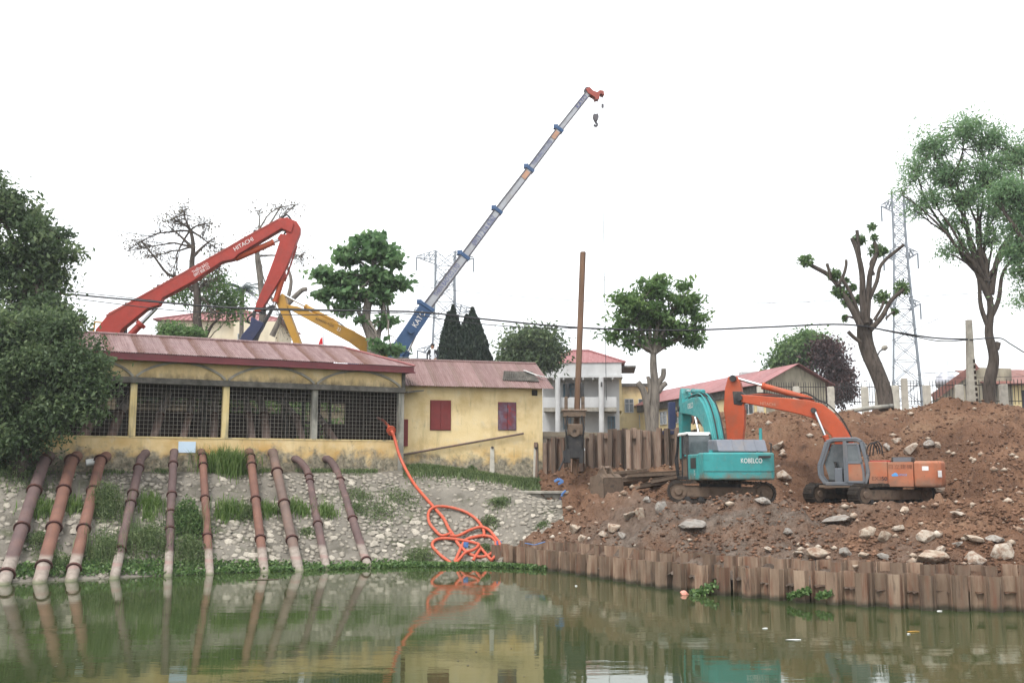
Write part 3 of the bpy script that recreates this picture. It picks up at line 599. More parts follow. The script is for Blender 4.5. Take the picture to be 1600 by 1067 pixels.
# ------------------------------------------------------------------ yellow house
HU = V(.966, .259, 0); HP = V((632 - 800) / 1600 * 45.6, 45.6, 3.2); hrz = math.atan2(.259, .966)
hs_ = thing('yellow_house', 'small yellow plastered house with red shutters and worn corrugated roof', 'house', HP, hrz); HX = XF[hs_]
HL, HD, HE = 6.42, 4.9, 4.08
mb = MB(HX); mb.box((-.1, 0, -.9), (HL, .22, HE)); mb.build('front_wall', M['house_wall'], hs_, bevel=.01)
mb = MB(HX); mb.slab([(HL - .11, 0.221, -.9), (HL - .11, HD, -.9), (HL - .11, HD, HE), (HL - .11, HD / 2, HE + 1.2), (HL - .11, 0.221, HE)], (1, 0, 0), .22); mb.build('gable_wall', M['house_wall'], hs_)
mb = MB(HX); mb.box((-1.2, HD - .2, -.9), (HL - .23, HD, HE)); mb.build('rear_wall', M['house_wall'], hs_)
x0, x1 = -1.0, HL + .38; RZh = HE + 1.36; RYh = HD / 2
for k in range(7):
    a = x0 + (x1 - x0) * k / 7; b = x0 + (x1 - x0) * (k + 1) / 7 + .05; d = .008 * (k % 2)
    mb = MB(HX); corrugated(mb, (a, -.48, HE - .08 + d), (b, -.48, HE - .08 + d), (b, RYh, RZh + d), (a, RYh, RZh + d), .10, .02); mb.build('roof_sheet', M['roof_house'], hs_, smooth=60)
    mb = MB(HX); corrugated(mb, (a, HD + .48, HE - .08), (b, HD + .48, HE - .08), (b, RYh, RZh), (a, RYh, RZh), .2, .02, 1); mb.build('rear_roof_sheet', M['roof_house'], hs_)
mb = MB(HX); mb.tube([(x0, RYh, RZh + .02), (x1, RYh, RZh + .02)], .06, 8); mb.build('ridge_cap', M['roof_house'], hs_, smooth=50)
def hx(px, off=0): k = (px - 800) / 1600; p = HP - V(-.259, .966, 0) * off; return (k * p.y - p.x) / (HU.x - k * HU.y)
def hz(px, py, off=0): t = hx(px, off); p = HP + HU * t - V(-.259, .966, 0) * off; return at(px, py, p.y).z - HP.z
for (xa, xb, ya, yb, m, nm) in ((673, 703.5, 626, 671, 'shutter', 'closed plain red shutter'), (779, 805.5, 629, 671, 'shutter_blue', 'faded red and grey-blue double shutter')):
    X0, X1, Z1, Z0 = hx(xa), hx(xb), hz(xa, ya), hz(xa, yb)
    mb = MB(HX); mb.box((X0 - .03, -.03, Z0 - .03), (X1 + .03, -.004, Z1 + .03)); f = mb.build('window_frame', M[m], hs_, label=nm)
    xm = (X0 + X1) / 2
    for u, v in ((X0, xm - .008), (xm + .008, X1)): mb = MB(HX); mb.box((u, -.06, Z0), (v, -.032, Z1)); mb.build('shutter_leaf', M[m], f, bevel=.005)
mb = MB(HX); mb.box((hx(831), -.02, hz(831, 618)), (hx(839.5), .01, hz(831, 609))); vv = mb.build('vent', M['dark'], hs_)
for k in range(4): mb = MB(HX); z = hz(831, 618) + .05 + .05 * k; mb.box((hx(831), -.04, z), (hx(839.5), -.022, z + .02)); mb.build('louvre', M['black_concrete'], vv)
for px, py in ((769, 699), (836.5, 700)):
    x = hx(px); z = hz(px, py); mb = MB(HX); mb.slab([(x - .13, -.02, -.6), (x + .13, -.02, -.6), (x + .09, -.02, z), (x - .09, -.02, z)], (0, 1, 0), .06); st = mb.build('drain_stub', M['pale_concrete'], hs_, bevel=.01)
    mb = MB(HX); mb.tube([(x, -.12, z), (x, .02, z)], .055, 10); mb.build('drain_hole', M['blacksteel'], st)
mb = MB(HX); x = hx(634); mb.box((x - .12, -.10, hz(634, 697)), (x + .10, -.04, hz(634, 655))); mb.build('red_panel', M['shutter'], hs_)
# broken patch of roof: bare dark sheets laid on top and two bent pale flashings
sl_ = (RZh - HE + .08) / (RYh + .48)
def rp(x, y, h=.05): return (x, y, HE - .08 + (y + .48) * sl_ + h)
mb = MB(HX); corrugated(mb, rp(HL - 1.85, .25), rp(HL - .1, .15, .07), rp(HL - .15, 1.25, .09), rp(HL - 1.5, 1.35), .1, .03); o = mb.build('roof_patch', M['black_concrete'], origin=HX @ V(HL - 1, .6, HE + .4), smooth=60); tag(o, 'dark broken roofing laid over the corner of the yellow house roof', 'roofing sheet')
for (p, q, wd, lb) in ((rp(HL - .55, 1.2, .16), rp(HL + .1, .5, .14), .14, 'upper bent pale flashing strip on the house roof corner'), (rp(HL - .1, .55, .2), rp(HL + .42, .35, .16), .12, 'lower pale flashing strip jutting past the house roof edge')):
    mb = MB(HX); mb.beam(p, q, wd, .03); o = mb.build('flashing_strip', M['white_plastic'], origin=HX @ Vector(p), bevel=.005); tag(o, lb, 'flashing', 'pale strips on the broken roof corner')
mb = MB(HX); pA = (hx(626, .1), -.1, hz(626, 711, .1)); pB = (hx(818, .1), -.1, hz(818, 677, .1)); mb.tube([pA, pB], .045, 8)
o = mb.build('drain_pipe', M['pipe_brown'], origin=HX @ Vector(pA), smooth=50); tag(o, 'thin brown pipe running slantwise across the yellow house wall', 'pipe')
mb = MB(PX); mb.slab([(.06, -.25, LIN0 + .02), (.85, -.2, LIN0 + .14), (.8, .9, LIN0 + .2), (.06, .9, LIN0 + .08)], (0, 0, 1), .05); o = mb.build('concrete_ledge', M['black_concrete'], ph)

# ------------------------------------------------------------------ ten discharge pipes
PIPES = [
 ([(77, 713), (69, 720), (8, 905)], [(67, 719), (50, 766), (31, 825), (9, 897)], .245, 'pipe_plum', None, 'leftmost'),
 ([(120, 713), (112, 720), (63, 906)], [(112, 719), (99, 766), (83, 823), (66, 884)], .25, 'pipe_rust', [(128, 684), (145, 655), (160, 628)], 'second'),
 ([(166, 713), (157, 719), (112, 904)], [(157, 719), (144, 766), (130, 826), (114, 888)], .225, 'pipe_rust', [(173, 686), (186, 648), (204, 618)], 'third'),
 ([(228, 708), (220, 716), (181, 892)], [(212, 731), (200, 771), (196, 787), (184, 859)], .19, 'pipe_plum', [(240, 684), (250, 650), (263, 614)], 'fourth'),
 ([(273, 706), (271, 714), (263, 891)], [(267, 726), (265, 773), (262, 801), (263, 828)], .175, 'pipe_plum', [(286, 684), (295, 650), (300, 624)], 'fifth'),
 ([(315, 706), (316.5, 714), (327.5, 895)], [(316, 713), (318, 728), (323, 778), (326.5, 838)], .17, 'pipe_rust', [(334, 685), (335, 650), (336, 620)], 'sixth'),
 ([(390, 706), (391.5, 715), (413, 893)], [(391.5, 714), (394, 728), (400, 780), (407, 841)], .19, 'pipe_rust', [(394, 687), (389, 650), (384, 624)], 'seventh'),
 ([(427, 707), (428.5, 717), (467, 893)], [(433.5, 737), (445, 786), (457, 843)], .215, 'pipe_brown', [(416, 687), (413, 650), (406, 622)], 'eighth'),
 ([(463, 717), (474, 724), (481, 738), (509, 884)], [(484, 745), (486, 753), (497, 819)], .175, 'pipe_plum', [(473, 688), (463, 652), (440, 624)], 'ninth'),
 ([(512, 717), (520, 722), (527, 738), (577, 893)], [(532.5, 751), (551.6, 811), (573.6, 876)], .185, 'pipe_plum', [(524, 690), (510, 668), (496, 648)], 'tenth')]
LOOK = ['wide plum-rust', 'wide orange-rust', 'wide orange-rust', 'plum-grey', 'narrow plum-grey with a broken foot', 'narrow orange-rust', 'orange-rust', 'stout brown', 'plum-grey bent at its top', 'plum-rust']
for k, (path, fl, r, m, ins, nth) in enumerate(PIPES):
    r *= .84; top = path[-2]; bot = path[-1]; yt = wall_at(top[0], .55).y - .1; pt = at(*top, yt); pb = hit(*bot, r * .8); pb.z += r * .8
    root = thing('discharge_pipe', f'{LOOK[k]} discharge pipe down the bank, {nth if k in (0,) else nth + " from the left"}', 'pipe', pb, 0, 'discharge pipes running down the stone bank')
    d = (pb - pt).normalized(); pe = pb + d * .9; pts = []
    for j, q in enumerate(path[:-2]): pts.append(at(*q, wall_at(q[0], .25 if j == 0 else .42).y))
    inward = pts[0] - WN * .75; pts = [inward] + pts + [pt]
    sm = [pts[0], pts[1]]                                    # soften the elbow
    for j in range(1, len(pts) - 1): sm.append(pts[j].lerp(pts[j + 1], .45))
    sm.append(pt)
    mb = MB(); mb.tube(sm + [pt.lerp(pb, .33), pt.lerp(pb, .66), pb, pe], r, 16); mb.build('pipe_body', M[m], root, smooth=45)
    for j, q in enumerate(fl):
        t = min(1, max(-.02, (q[1] - top[1]) / (bot[1] - top[1]))); c = pt.lerp(pb, 1)
        best = min((abs((lambda P: 533.5 - 1600 * ((P - CAM).dot(_u)) / ((P - CAM).dot(_f)))(pt + (pb - pt) * s_) - q[1]), s_) for s_ in np.linspace(-.05, 1, 200))[1]
        mb = MB(); mb.ring(pt + (pb - pt) * float(best), d, r * .98, r * 1.3, .07, 18); mb.build('flange', M['flange'], root, smooth=40)
    if ins:
        a = at(*ins[0], wall_at(ins[0][0], -.6).y); b = at(*ins[1], wall_at(ins[1][0], -2.4).y); c = at(*ins[2], wall_at(ins[2][0], -4.1).y)
        mb = MB(); mb.tube([at(ins[0][0], 712, wall_at(ins[0][0], -.45).y), a, b], r * 1.0, 14); mb.build('inner_pipe', M['pipe_brown'], root, smooth=45)
        mb = MB(); mb.tube([b, c], r * .92, 14); o = mb.build('upper_pipe', M['pipe_grey'], root, smooth=45); mb = MB(); mb.ring(b, c - b, r * .9, r * 1.22, .12); mb.build('flange', M['flange'], root, smooth=40)
# white tube by the third pipe
mb = MB(); a = at(134, 723, wall_at(134, .5).y); b = at(150, 721, wall_at(150, .5).y); mb.tube([a, b], .13, 14); mb.build('white_drum', M['white_plastic'], origin=a, smooth=40, bevel=.01); tag(bpy.data.objects['white_drum'], 'short white tube lying left of the third pipe top', 'tube')

# ------------------------------------------------------------------ red hose with its loops on the bank
def hp(px, py, up=.09): p = hit(px, py, up); return V(p.x, p.y, p.z + up)
def smoothpts(P, n=5):
    out = []
    for i in range(len(P) - 1):
        p0, p1, p2, p3 = P[max(i - 1, 0)], P[i], P[i + 1], P[min(i + 2, len(P) - 1)]
        for k in range(n):
            t = k / n; out.append(.5 * ((2 * p1) + (p2 - p0) * t + (2 * p0 - 5 * p1 + 4 * p2 - p3) * t * t + (3 * p1 - p0 - 3 * p2 + p3) * t ** 3))
    return out + [P[-1]]
yh = wall_at(612).y
hose_pts = [at(588, 652, yh + 3.2), at(600, 658, yh + 1.0), at(611, 672, yh - .25), at(616, 683, yh - .35), at(623, 708, yh - .6), at(633, 731, yh - 1.0)] + [hp(648, 757), hp(664, 778), hp(680, 795), hp(693, 812), hp(701, 826), hp(707, 836), hp(715, 849), hp(727, 862), hp(742, 869), hp(757, 870), hp(770, 863), hp(775, 850), hp(769, 842), hp(755, 839), hp(742, 840), hp(729, 845), hp(722, 854), hp(717, 864), hp(712, 875), hp(709, 883)]
loop2 = [hp(709, 882, .12), hp(700, 876, .1), hp(688, 868, .1), hp(677, 857, .1), hp(676, 850, .1), hp(684, 844, .1), hp(702, 843, .14), hp(725, 846, .16), hp(744, 850, .2), hp(748, 853, .22), hp(741, 858, .22), hp(727, 864, .2), hp(719, 872, .18), hp(712, 880, .14), hp(708, 885, .05)]
loop3 = [hp(704, 835, .16), hp(690, 837, .14), hp(679, 828, .14), hp(671, 817, .14), hp(669, 806, .14), hp(673, 796, .16), hp(685, 791, .2), hp(706, 793, .14), hp(727, 800, .12), hp(743, 811, .12), hp(752, 822, .12), hp(756, 832, .12), hp(756, 839, .12)]
loop4 = [hp(703, 838, .2), hp(716, 838, .18), hp(733, 830, .18), hp(750, 824, .2), hp(763, 828, .18), hp(774, 840, .16), hp(781, 852, .2), hp(780, 862, .2), hp(771, 872, .15), hp(766, 875, .1)]
loop5 = [hp(748, 853, .14), hp(757, 863, .12), hp(769, 876, .08)]
loop6 = [hp(750, 859, .14), hp(745, 867, .12), hp(739, 877, .08)]
hr = thing('red_hose', 'coiled orange-red water hose coming out of the pump house down the bank', 'hose', hose_pts[6])
mb = MB(); mb.tube(smoothpts(hose_pts), .064, 10); mb.build('hose_run', M['hose'], hr, smooth=60)
for L in (loop2, loop3, loop4, loop5, loop6): mb = MB(); mb.tube(smoothpts(L), .058, 10); mb.build('hose_loop', M['hose'], hr, smooth=60)
mb = MB(); mb.ring(hose_pts[2], hose_pts[3] - hose_pts[1], .08, .2, .05, 16); mb.ring(hose_pts[2] + V(.02, -.03, -.08), hose_pts[3] - hose_pts[1], .08, .17, .04, 16); mb.build('coupling', M['hose'], hr)
for px, py in ((727.5, 852), (779, 849)): c = hp(px, py, .14); mb = MB(); mb.beam(c + V(0, 0, -.1), c + V(.02, 0, .1), .05, .19); mb.build('blue_tie', M['blue'], hr)
# ------------------------------------------------------------------ steel sheet piles
def pile_mesh(name, mat, sgn, hgt, wd=.4, dp=.17, th=.014):
    pr = [(-wd / 2, 0), (-wd / 2 + .025, -sgn * .012), (-wd * .34, -sgn * dp), (wd * .34, -sgn * dp), (wd / 2 - .025, -sgn * .012), (wd / 2, 0)]
    mb = MB(); vs = []
    for z in (0, hgt):
        for k, (x, y) in enumerate(pr): vs.append((x, y, z))
        for k, (x, y) in enumerate(pr): vs.append((x, y + th, z))
    n = len(pr); fs = []
    for i in range(n - 1):
        fs += [(i, i + 1, 2 * n + i + 1, 2 * n + i), (n + i + 1, n + i, 3 * n + i, 3 * n + i + 1), (2 * n + i, 2 * n + i + 1, 3 * n + i + 1, 3 * n + i)]
    fs += [(0, 2 * n, 3 * n, n), (n - 1, 2 * n - 1, 4 * n - 1, 3 * n - 1)]
    mb.add(vs, fs); me = bpy.data.meshes.new(name); me.from_pydata(mb.v, [], mb.f); me.materials.append(mat)
    bm = bmesh.new(); bm.from_mesh(me); bmesh.ops.recalc_face_normals(bm, faces=bm.faces); bm.to_mesh(me); bm.free(); return me
def walk(P, step):
    out = []; d = 0; acc = 0
    for a, b in zip(P[:-1], P[1:]):
        a2, b2 = V(a.x, a.y, 0), V(b.x, b.y, 0); L = (b2 - a2).length; u = (b2 - a2) / L
        while acc < L: out.append((a2 + u * acc, math.atan2(u.y, u.x))); acc += step
        acc -= L
    return out
def pile_row(root, path, step, top, meshes, jit, hgt):
    for k, (p, a) in enumerate(walk(path, step)):
        zt = top(p.x) + random.uniform(-jit, jit)
        Mx = Matrix.Translation((p.x, p.y, zt - hgt)) @ Matrix.Rotation(a, 4, 'Z') @ Matrix.Rotation(random.gauss(0, R(.5)), 4, 'Y') @ Matrix.Rotation(random.gauss(0, R(.6)), 4, 'X')
        inst('sheet_pile', meshes[k % 2], root, Mx)
pm = [pile_mesh('sheet_pile', M['pile'], s, 3.2) for s in (1, -1)]
fr = thing('sheet_pile_wall', 'front row of rusty steel sheet piles standing in the pond edge', 'pile wall', FRONT[2], 0, 'rows of sheet piles along the pond')
tx = [p.x for p in FRONT]
pile_row(fr, FRONT, .385, lambda x: float(np.interp(x, [tx[0], tx[2], tx[6], tx[9], tx[11]], [.70, .68, .80, .86, .84])), pm, .022, 3.2)
BACK = [p + V(.1, 1.0 if i > 1 else (.55 if i else .3), 0) for i, p in enumerate(FRONT)]
br = thing('sheet_pile_wall', 'second row of sheet piles just behind the front row, holding back the soil', 'pile wall', BACK[3], 0, 'rows of sheet piles along the pond')
pile_row(br, BACK[1:], .385, lambda x: float(np.interp(x, [tx[1], tx[3], tx[6], tx[9], tx[11]], [.86, .96, 1.02, 1.04, 1.06])), pm, .03, 3.2)
pf = [pile_mesh('sheet_pile', M['pile_far'], s, 4.4, .255, .15) for s in (1, -1)]
wr = thing('sheet_pile_wall', 'tall brown sheet pile wall across the back of the pit', 'pile wall', BW[2])
pile_row(wr, BW, .215, lambda x: float(np.interp(x, [BW[0].x, BW[1].x, BW[2].x - .8, BW[2].x, BW[3].x, BW[4].x], [4.7, 4.95, 5.1, 5.32, 5.28, 5.05])), pf, .09, 4.4)

# ------------------------------------------------------------------ the tall pile being driven, and its hammer
PY = 45.4; a = at(911, 394, PY + .3); b = at(898, 740, PY)
d = (a - b).normalized(); mb = MB(); sx = V(1, 0, 0)
pr = [(-.13, .12), (-.09, -.11), (.07, -.15), (.13, .02), (.115, .03), (.06, -.135), (-.075, -.095), (-.115, .125)]
mb.add([b + V(x, y, 0) for x, y in pr] + [a + V(x, y, 0) for x, y in pr], [tuple(range(8)), tuple(range(8, 16))] + [(i, (i + 1) % 8, 8 + (i + 1) % 8, 8 + i) for i in range(8)])
o = mb.build('driven_sheet_pile', M['pile_top'], origin=b); tag(o, 'very tall single sheet pile standing upright in the hammer before the white building', 'sheet pile')
def hammer(root, c, s, dark):
    # c: centre of the clamp; local box helper in metres, x right, y depth, z up
    def bx(nm, x0, x1, y0, y1, z0, z1, m, bv=.02): mb = MB(Matrix.Translation(c) @ Matrix.Scale(s, 4)); mb.box((x0, y0, z0), (x1, y1, z1)); return mb.build(nm, M[m], root, bevel=bv)
    return bx
hc = at(898, 700, PY - .25)
vh = thing('vibratory_hammer', 'muddy pile hammer gripping the tall upright sheet pile', 'pile hammer', hc)
bx = hammer(vh, hc, 1, 0)
bx('clamp', -.42, .38, -.28, .1, -.45, .55, 'blacksteel', .04)
bx('jaw', -.52, -.2, -.3, .05, -.65, -.1, 'blacksteel'); bx('jaw', .18, .36, -.3, .05, -.65, -.15, 'blacksteel')
bx('vibrator_case', -.32, .42, -.3, .15, .55, 1.05, 'mudsteel', .05); bx('yoke', -.5, .48, -.32, .2, 1.35, 1.62, 'mudsteel', .03); bx('yoke_plate', -.56, .54, -.36, .24, 1.62, 1.68, 'pile_far', .01)
for x in (-.44, .30): bx('arm_plate', x, x + .14, -.22, .1, 1.0, 2.25, 'mudsteel')
for x in (-.40, .26): bx('guide', x, x + .16, -.16, .06, 2.2, 2.85, 'blacksteel')
for x in (-.33, .30): mb = MB(Matrix.Translation(hc)); mb.tube([(x, -.3, 1.4), (x * 1.25, -.4, .9), (x * 1.1, -.38, .3), (x, -.3, .0)], .035, 8); mb.build('hydraulic_hose', M['rubber'], vh, smooth=60)
mb = MB(); mb.tube([at(884, 705, PY - .4), at(880, 720, PY - .6), at(873, 735, PY - .8)], .04, 8); mb.build('hydraulic_hose', M['rubber'], vh)
mb = MB(Matrix.Translation(hc)); mb.ring((-.02, -.34, .72), (0, 1, 0), .08, .24, .08, 16); mb.build('pulley', M['mudsteel'], vh)
h2 = at(1056, 672, 46.0)
v2 = thing('vibratory_hammer', 'navy pile hammer held on the wall top by the teal excavator arm', 'pile hammer', h2)
bx = hammer(v2, h2, 1, 0)
bx('clamp', -.55, .55, -.25, .25, -.62, -.2, 'blacksteel', .04); bx('base_plate', -.62, -.05, -.3, .3, -.2, -.02, 'navy'); bx('mast', -.32, -.02, -.2, .2, -.02, 1.25, 'navy', .03)
bx('head_block', .18, .72, -.25, .25, .35, .62, 'blacksteel', .03); bx('clamp_body', .22, .62, -.2, .2, -.45, .35, 'mudsteel', .03)
for x in (.2, .62): bx('frame_post', x, x + .08, -.2, -.1, .62, 1.55, 'pile_far', .01)
bx('frame_bar', .2, .7, -.19, -.11, 1.0, 1.08, 'pile_far', .01); bx('motor', .3, .6, -.12, .15, 1.1, 1.5, 'blacksteel', .04); bx('motor', .3, .58, -.12, .15, .66, .95, 'blacksteel', .04)

# ------------------------------------------------------------------ excavators
def crawlers(root, X, L=3.6, gap=2.35, wd=.58, ht=.82, zr=0):
    r = ht / 2
    for s in (-1, 1):
        y = s * gap / 2; n = 46; per = 2 * (L - 2 * r) + 2 * math.pi * r; mb = MB(X); core = []
        def pt(t):
            t = t % per; a = L - 2 * r
            if t < a: return (-a / 2 + t, ht, 0.)
            t -= a
            if t < math.pi * r: th = t / r; return (a / 2 + r * math.sin(th), r + r * math.cos(th), -th)
            t -= math.pi * r
            if t < a: return (a / 2 - t, 0., math.pi)
            th = (t - a) / r; return (-a / 2 - r * math.sin(th), r - r * math.cos(th), math.pi - th)
        for k in range(n):
            x, z, th = pt(per * k / n); sag = -.03 * math.sin((x / L + .5) * math.pi * 3) ** 2 if z > ht * .9 else 0
            T_ = X @ Matrix.Translation((x, y, z + sag)) @ Matrix.Rotation(-th, 4, 'Y'); b = MB(T_); lw = per / n
            b.box((-lw * .47, -wd / 2, -.095), (lw * .47, wd / 2, .0)); b.box((-lw * .40, -wd / 2, 0), (-lw * .25, wd / 2, .028)); b.box((lw * .1, -wd / 2, 0), (lw * .2, wd / 2, .018))
            mb.X = None; mb.add(b.v, b.f)
        mb.build('track', M['track'], root)
        m2 = MB(X); m2.box((-L / 2 + .55, y - wd * .34, .20), (L / 2 - .55, y + wd * .34, .60)); fr_ = m2.build('track_frame', M['mudsteel'], root, bevel=.04)
        for xx, nm in ((-L / 2 + r, 'sprocket'), (L / 2 - r, 'idler')):
            m2 = MB(X); m2.tube([(xx, y - wd * .40, r), (xx, y + wd * .40, r)], r * .74, 20); m2.build(nm, M['mudsteel'], root, smooth=40)
            m2 = MB(X); m2.tube([(xx, y - wd * .50, r), (xx, y + wd * .50, r)], r * .34, 16); m2.build('hub', M['mudsteel'], root, smooth=40, bevel=.02)
        for xx in np.linspace(-L / 2 + .75, L / 2 - .75, 6):
            m2 = MB(X); m2.tube([(xx, y - wd * .36, .13), (xx, y + wd * .36, .13)], .11, 10); m2.build('roller', M['blacksteel'], fr_, smooth=40)
    m2 = MB(X); m2.box((-.75, -gap / 2 + .15, .38), (.75, gap / 2 - .15, .80)); m2.build('car_body', M['blacksteel'], root, bevel=.08)
    m2 = MB(X); m2.tube([(0, 0, .78), (0, 0, 1.0)], .62, 24); m2.build('slew_ring', M['blacksteel'], root, smooth=40)
def cyl(root, a, b, k, r, mbar, rod='chrome'):                # hydraulic cylinder: barrel a..k, rod k..b
    a, b = Vector(a), Vector(b); c = a.lerp(b, k)
    mb = MB(); mb.tube([a, a.lerp(c, .03), c.lerp(a, .02), c], [r * .7, r, r, r * .8], 12); o = mb.build('cylinder', M[mbar], root, smooth=40)
    mb = MB(); mb.tube([c, b], r * .52, 10); mb.build('rod', M[rod], o, smooth=40)
    mb = MB(); d = (b - a).normalized(); mb.ring(c, d, r * .5, r * 1.18, .09, 14); mb.build('gland', M[mbar], o, smooth=40)
    return o

# --- teal machine: seen from behind, boom reaching away to the pile wall
TZ = 2.08; Tc = V(8.08, 39.75, TZ)
te = thing('excavator', 'teal excavator seen from behind, reaching its boom over the pile wall', 'excavator', Tc, R(95), None); TX = XF[te]
crawlers(te, Matrix.Translation(Tc + V(-.12, -.05, .17)) @ Matrix.Rotation(R(-9), 4, 'Z') @ Matrix.Rotation(R(1.2), 4, 'Y'), 3.95)
mb = MB(TX)                                                    # counterweight: curved back
prof = [(-1.55, -1.26), (-2.35, -1.26), (-2.62, -1.08), (-2.72, -.6), (-2.74, 0), (-2.72, .6), (-2.62, 1.1), (-2.35, 1.36), (-1.55, 1.36)]
mb.slab([(x, y, 1.53) for x, y in prof], (0, 0, 1), .98); cw = mb.build('counterweight', M['teal'], te, bevel=.07, seg=3)
mb = MB(TX); mb.box((-1.54, .42, 1.02), (-.05, 1.36, 1.98)); mb.build('side_housing', M['teal'], te, bevel=.04)
mb = MB(TX); mb.box((-1.54, -1.36, 1.02), (1.2, -.45, 1.85)); mb.build('side_housing', M['teal'], te, bevel=.04)
mb = MB(TX); mb.box((-1.54, -.44, 1.0), (1.5, .40, 1.2)); mb.build('main_frame', M['blacksteel'], te)
mb = MB(TX); mb.slab([(-2.25, 0, 2.06), (-1.95, 0, 2.50), (-.85, 0, 2.52), (-.75, 0, 2.06)], (0, 1, 0), 1.85, -.16); hd = mb.build('engine_hood', M['hood_grey'], te, bevel=.05)
for y in (-.68, -.25, .18): mb = MB(TX); mb.slab([(-2.24, y, 2.10), (-1.955, y, 2.515), (-.86, y, 2.54), (-.86, y, 2.50), (-1.93, y, 2.49), (-2.2, y, 2.06)], (0, 1, 0), .035); mb.build('hood_rib', M['hood_grey'], hd)
mb = MB(TX); mb.box((-1.6, -.85, 2.02), (-.9, -.8, 2.1)); mb.build('hood_latch', M['blacksteel'], hd)
mb = MB(TX); mb.tube([(-1.35, -1.12, 1.9), (-1.35, -1.12, 2.95)], .06, 10); mb.build('exhaust_pipe', M['teal'], te, smooth=40)
mb = MB(TX); mb.tube([(-1.9, -1.3, 1.98), (-1.9, -1.33, 2.35), (-1.7, -1.33, 2.38)], .03, 8); mb.build('mirror_arm', M['blacksteel'], te)
# cab: frame of bars with glass between
def cab(root, X, x0, x1, y0, y1, z0, z1, m, roofm, rake=.35, fwd=.0, solid=.75, opened=False):
    cbp = thing_part(root)
    bl = []
    z2 = z0 + solid
    mb = MB(X); mb.box((x0, y0, z0), (x1 - .1, y1, z0 + .12)); fl_ = mb.build('cab_floor', M[m], root, bevel=.02)
    xs0, xs1 = x0 + .05, x1 - rake
    for (xa, za, xb, zb) in ((x0, z0, x0 + .12, z1), (x1 - .12, z0 + .1, x1, z0 + .9), (x1, z0 + .9, xs1, z1), (x0 + (x1 - x0) * .48, z0, x0 + (x1 - x0) * .46, z1)):
        for y in (y0 + .04, y1 - .04): mb = MB(X); mb.beam((xa, y, za), (xb, y, zb), .085, .10, (0, 1, 0)); mb.build('cab_pillar', M[m], root, bevel=.015)
    mb = MB(X); mb.slab([(x0 + .06, 0, z1 - .06), (x0 + .14, 0, z1 + .07), (xs1 - .12, 0, z1 + .07), (xs1 + .04, 0, z1 - .06)], (0, 1, 0), y1 - y0 + .02, (y0 + y1) / 2); mb.build('cab_roof', M[roofm], root, bevel=.04)
    for y in (y0 + .04, y1 - .04):
        mb = MB(X); mb.beam((x0 + .06, y, z2 + .12), (x0 + (x1 - x0) * .48, y, z2 + .12), .07, .08); mb.build('cab_rail', M[m], root, bevel=.01)
        mb = MB(X); mb.beam((x0 + .03, y, z0 + .08), (x1 - .1, y, z0 + .08), .085, .14); mb.build('cab_sill', M[m], root, bevel=.02)
    return z2
def thing_part(r): return r
z2 = cab(te, TX, -.15, 1.62, .42, 1.38, 1.02, 2.78, 'blacksteel', 'white_paint', .28)
mb = MB(TX); mb.box((-.11, .48, 1.95), (-.085, 1.30, 2.70)); mb.build('rear_window', M['glass'], te)
mb = MB(TX); mb.box((-.14, .43, 1.12), (-.07, 1.37, 1.94)); mb.build('cab_back', M['blacksteel'], te, bevel=.02)
mb = MB(TX); mb.box((-.05, 1.33, 1.15), (.66, 1.35, 1.9)); mb.build('cab_door_panel', M['mudsteel'], te)
mb = MB(TX); mb.box((-.02, 1.335, 1.98), (.62, 1.345, 2.68)); mb.build('side_window', M['glass'], te)
mb = MB(TX); mb.box((.2, .6, 1.2), (.75, 1.15, 1.55)); mb.box((.15, .6, 1.55), (.32, 1.15, 2.25)); mb.build('seat', M['blacksteel'], te, bevel=.05)
mb = MB(TX); mb.tube([(1.3, 1.43, 1.2), (1.32, 1.5, 1.8), (1.2, 1.43, 2.3)], .025, 8); mb.build('grab_rail', M['blacksteel'], te)
# boom: bent box section in the plane of travel
def local_slab(X, prof, w, y=0): mb = MB(X); mb.slab([(x, y, z) for x, z in prof], (0, 1, 0), w); return mb
bm_ = local_slab(TX, [(.05, 1.45), (-.05, 1.8), (.35, 2.75), (.85, 3.45), (1.5, 4.05), (2.2, 4.38), (3.4, 4.42), (5.35, 4.28), (5.5, 4.08), (5.35, 3.9), (3.6, 3.72), (2.4, 3.55), (1.6, 3.1), (1.0, 2.4), (.45, 1.45)], .52).build('boom', M['teal'], te, bevel=.03)
am = local_slab(TX, [(5.1, 3.65), (5.0, 4.2), (5.05, 4.75), (5.2, 4.98), (5.38, 4.95), (5.62, 4.4), (5.72, 3.5), (5.7, 1.9), (5.35, 1.9), (5.25, 3.0)], .42).build('arm', M['teal'], te, bevel=.03)
mb = MB(TX); mb.tube([(5.4, -.32, 4.09), (5.4, .32, 4.09)], .12, 14); mb.build('pin', M['blacksteel'], am, smooth=40)
cyl(te, TX @ V(2.3, 0, 4.6), TX @ V(5.2, 0, 4.86), .55, .10, 'teal')
for y in (-.36, .36): cyl(te, TX @ V(.75, y, 1.35), TX @ V(2.35, y, 3.55), .5, .10, 'teal')
for k, y in enumerate((-.2, -.08, .06, .18)):
    mb = MB(TX); mb.tube([Vector(q) for q in smoothpts([V(.2, y, 2.6), V(.72, y, 3.48), V(1.4, y, 4.14), V(2.2, y, 4.5), V(3.2, y, 4.55), V(4.4, y * 1.3, 4.48)])], .028, 7); mb.build('boom_hose', M['teal' if k % 2 else 'rubber'], te, smooth=60)
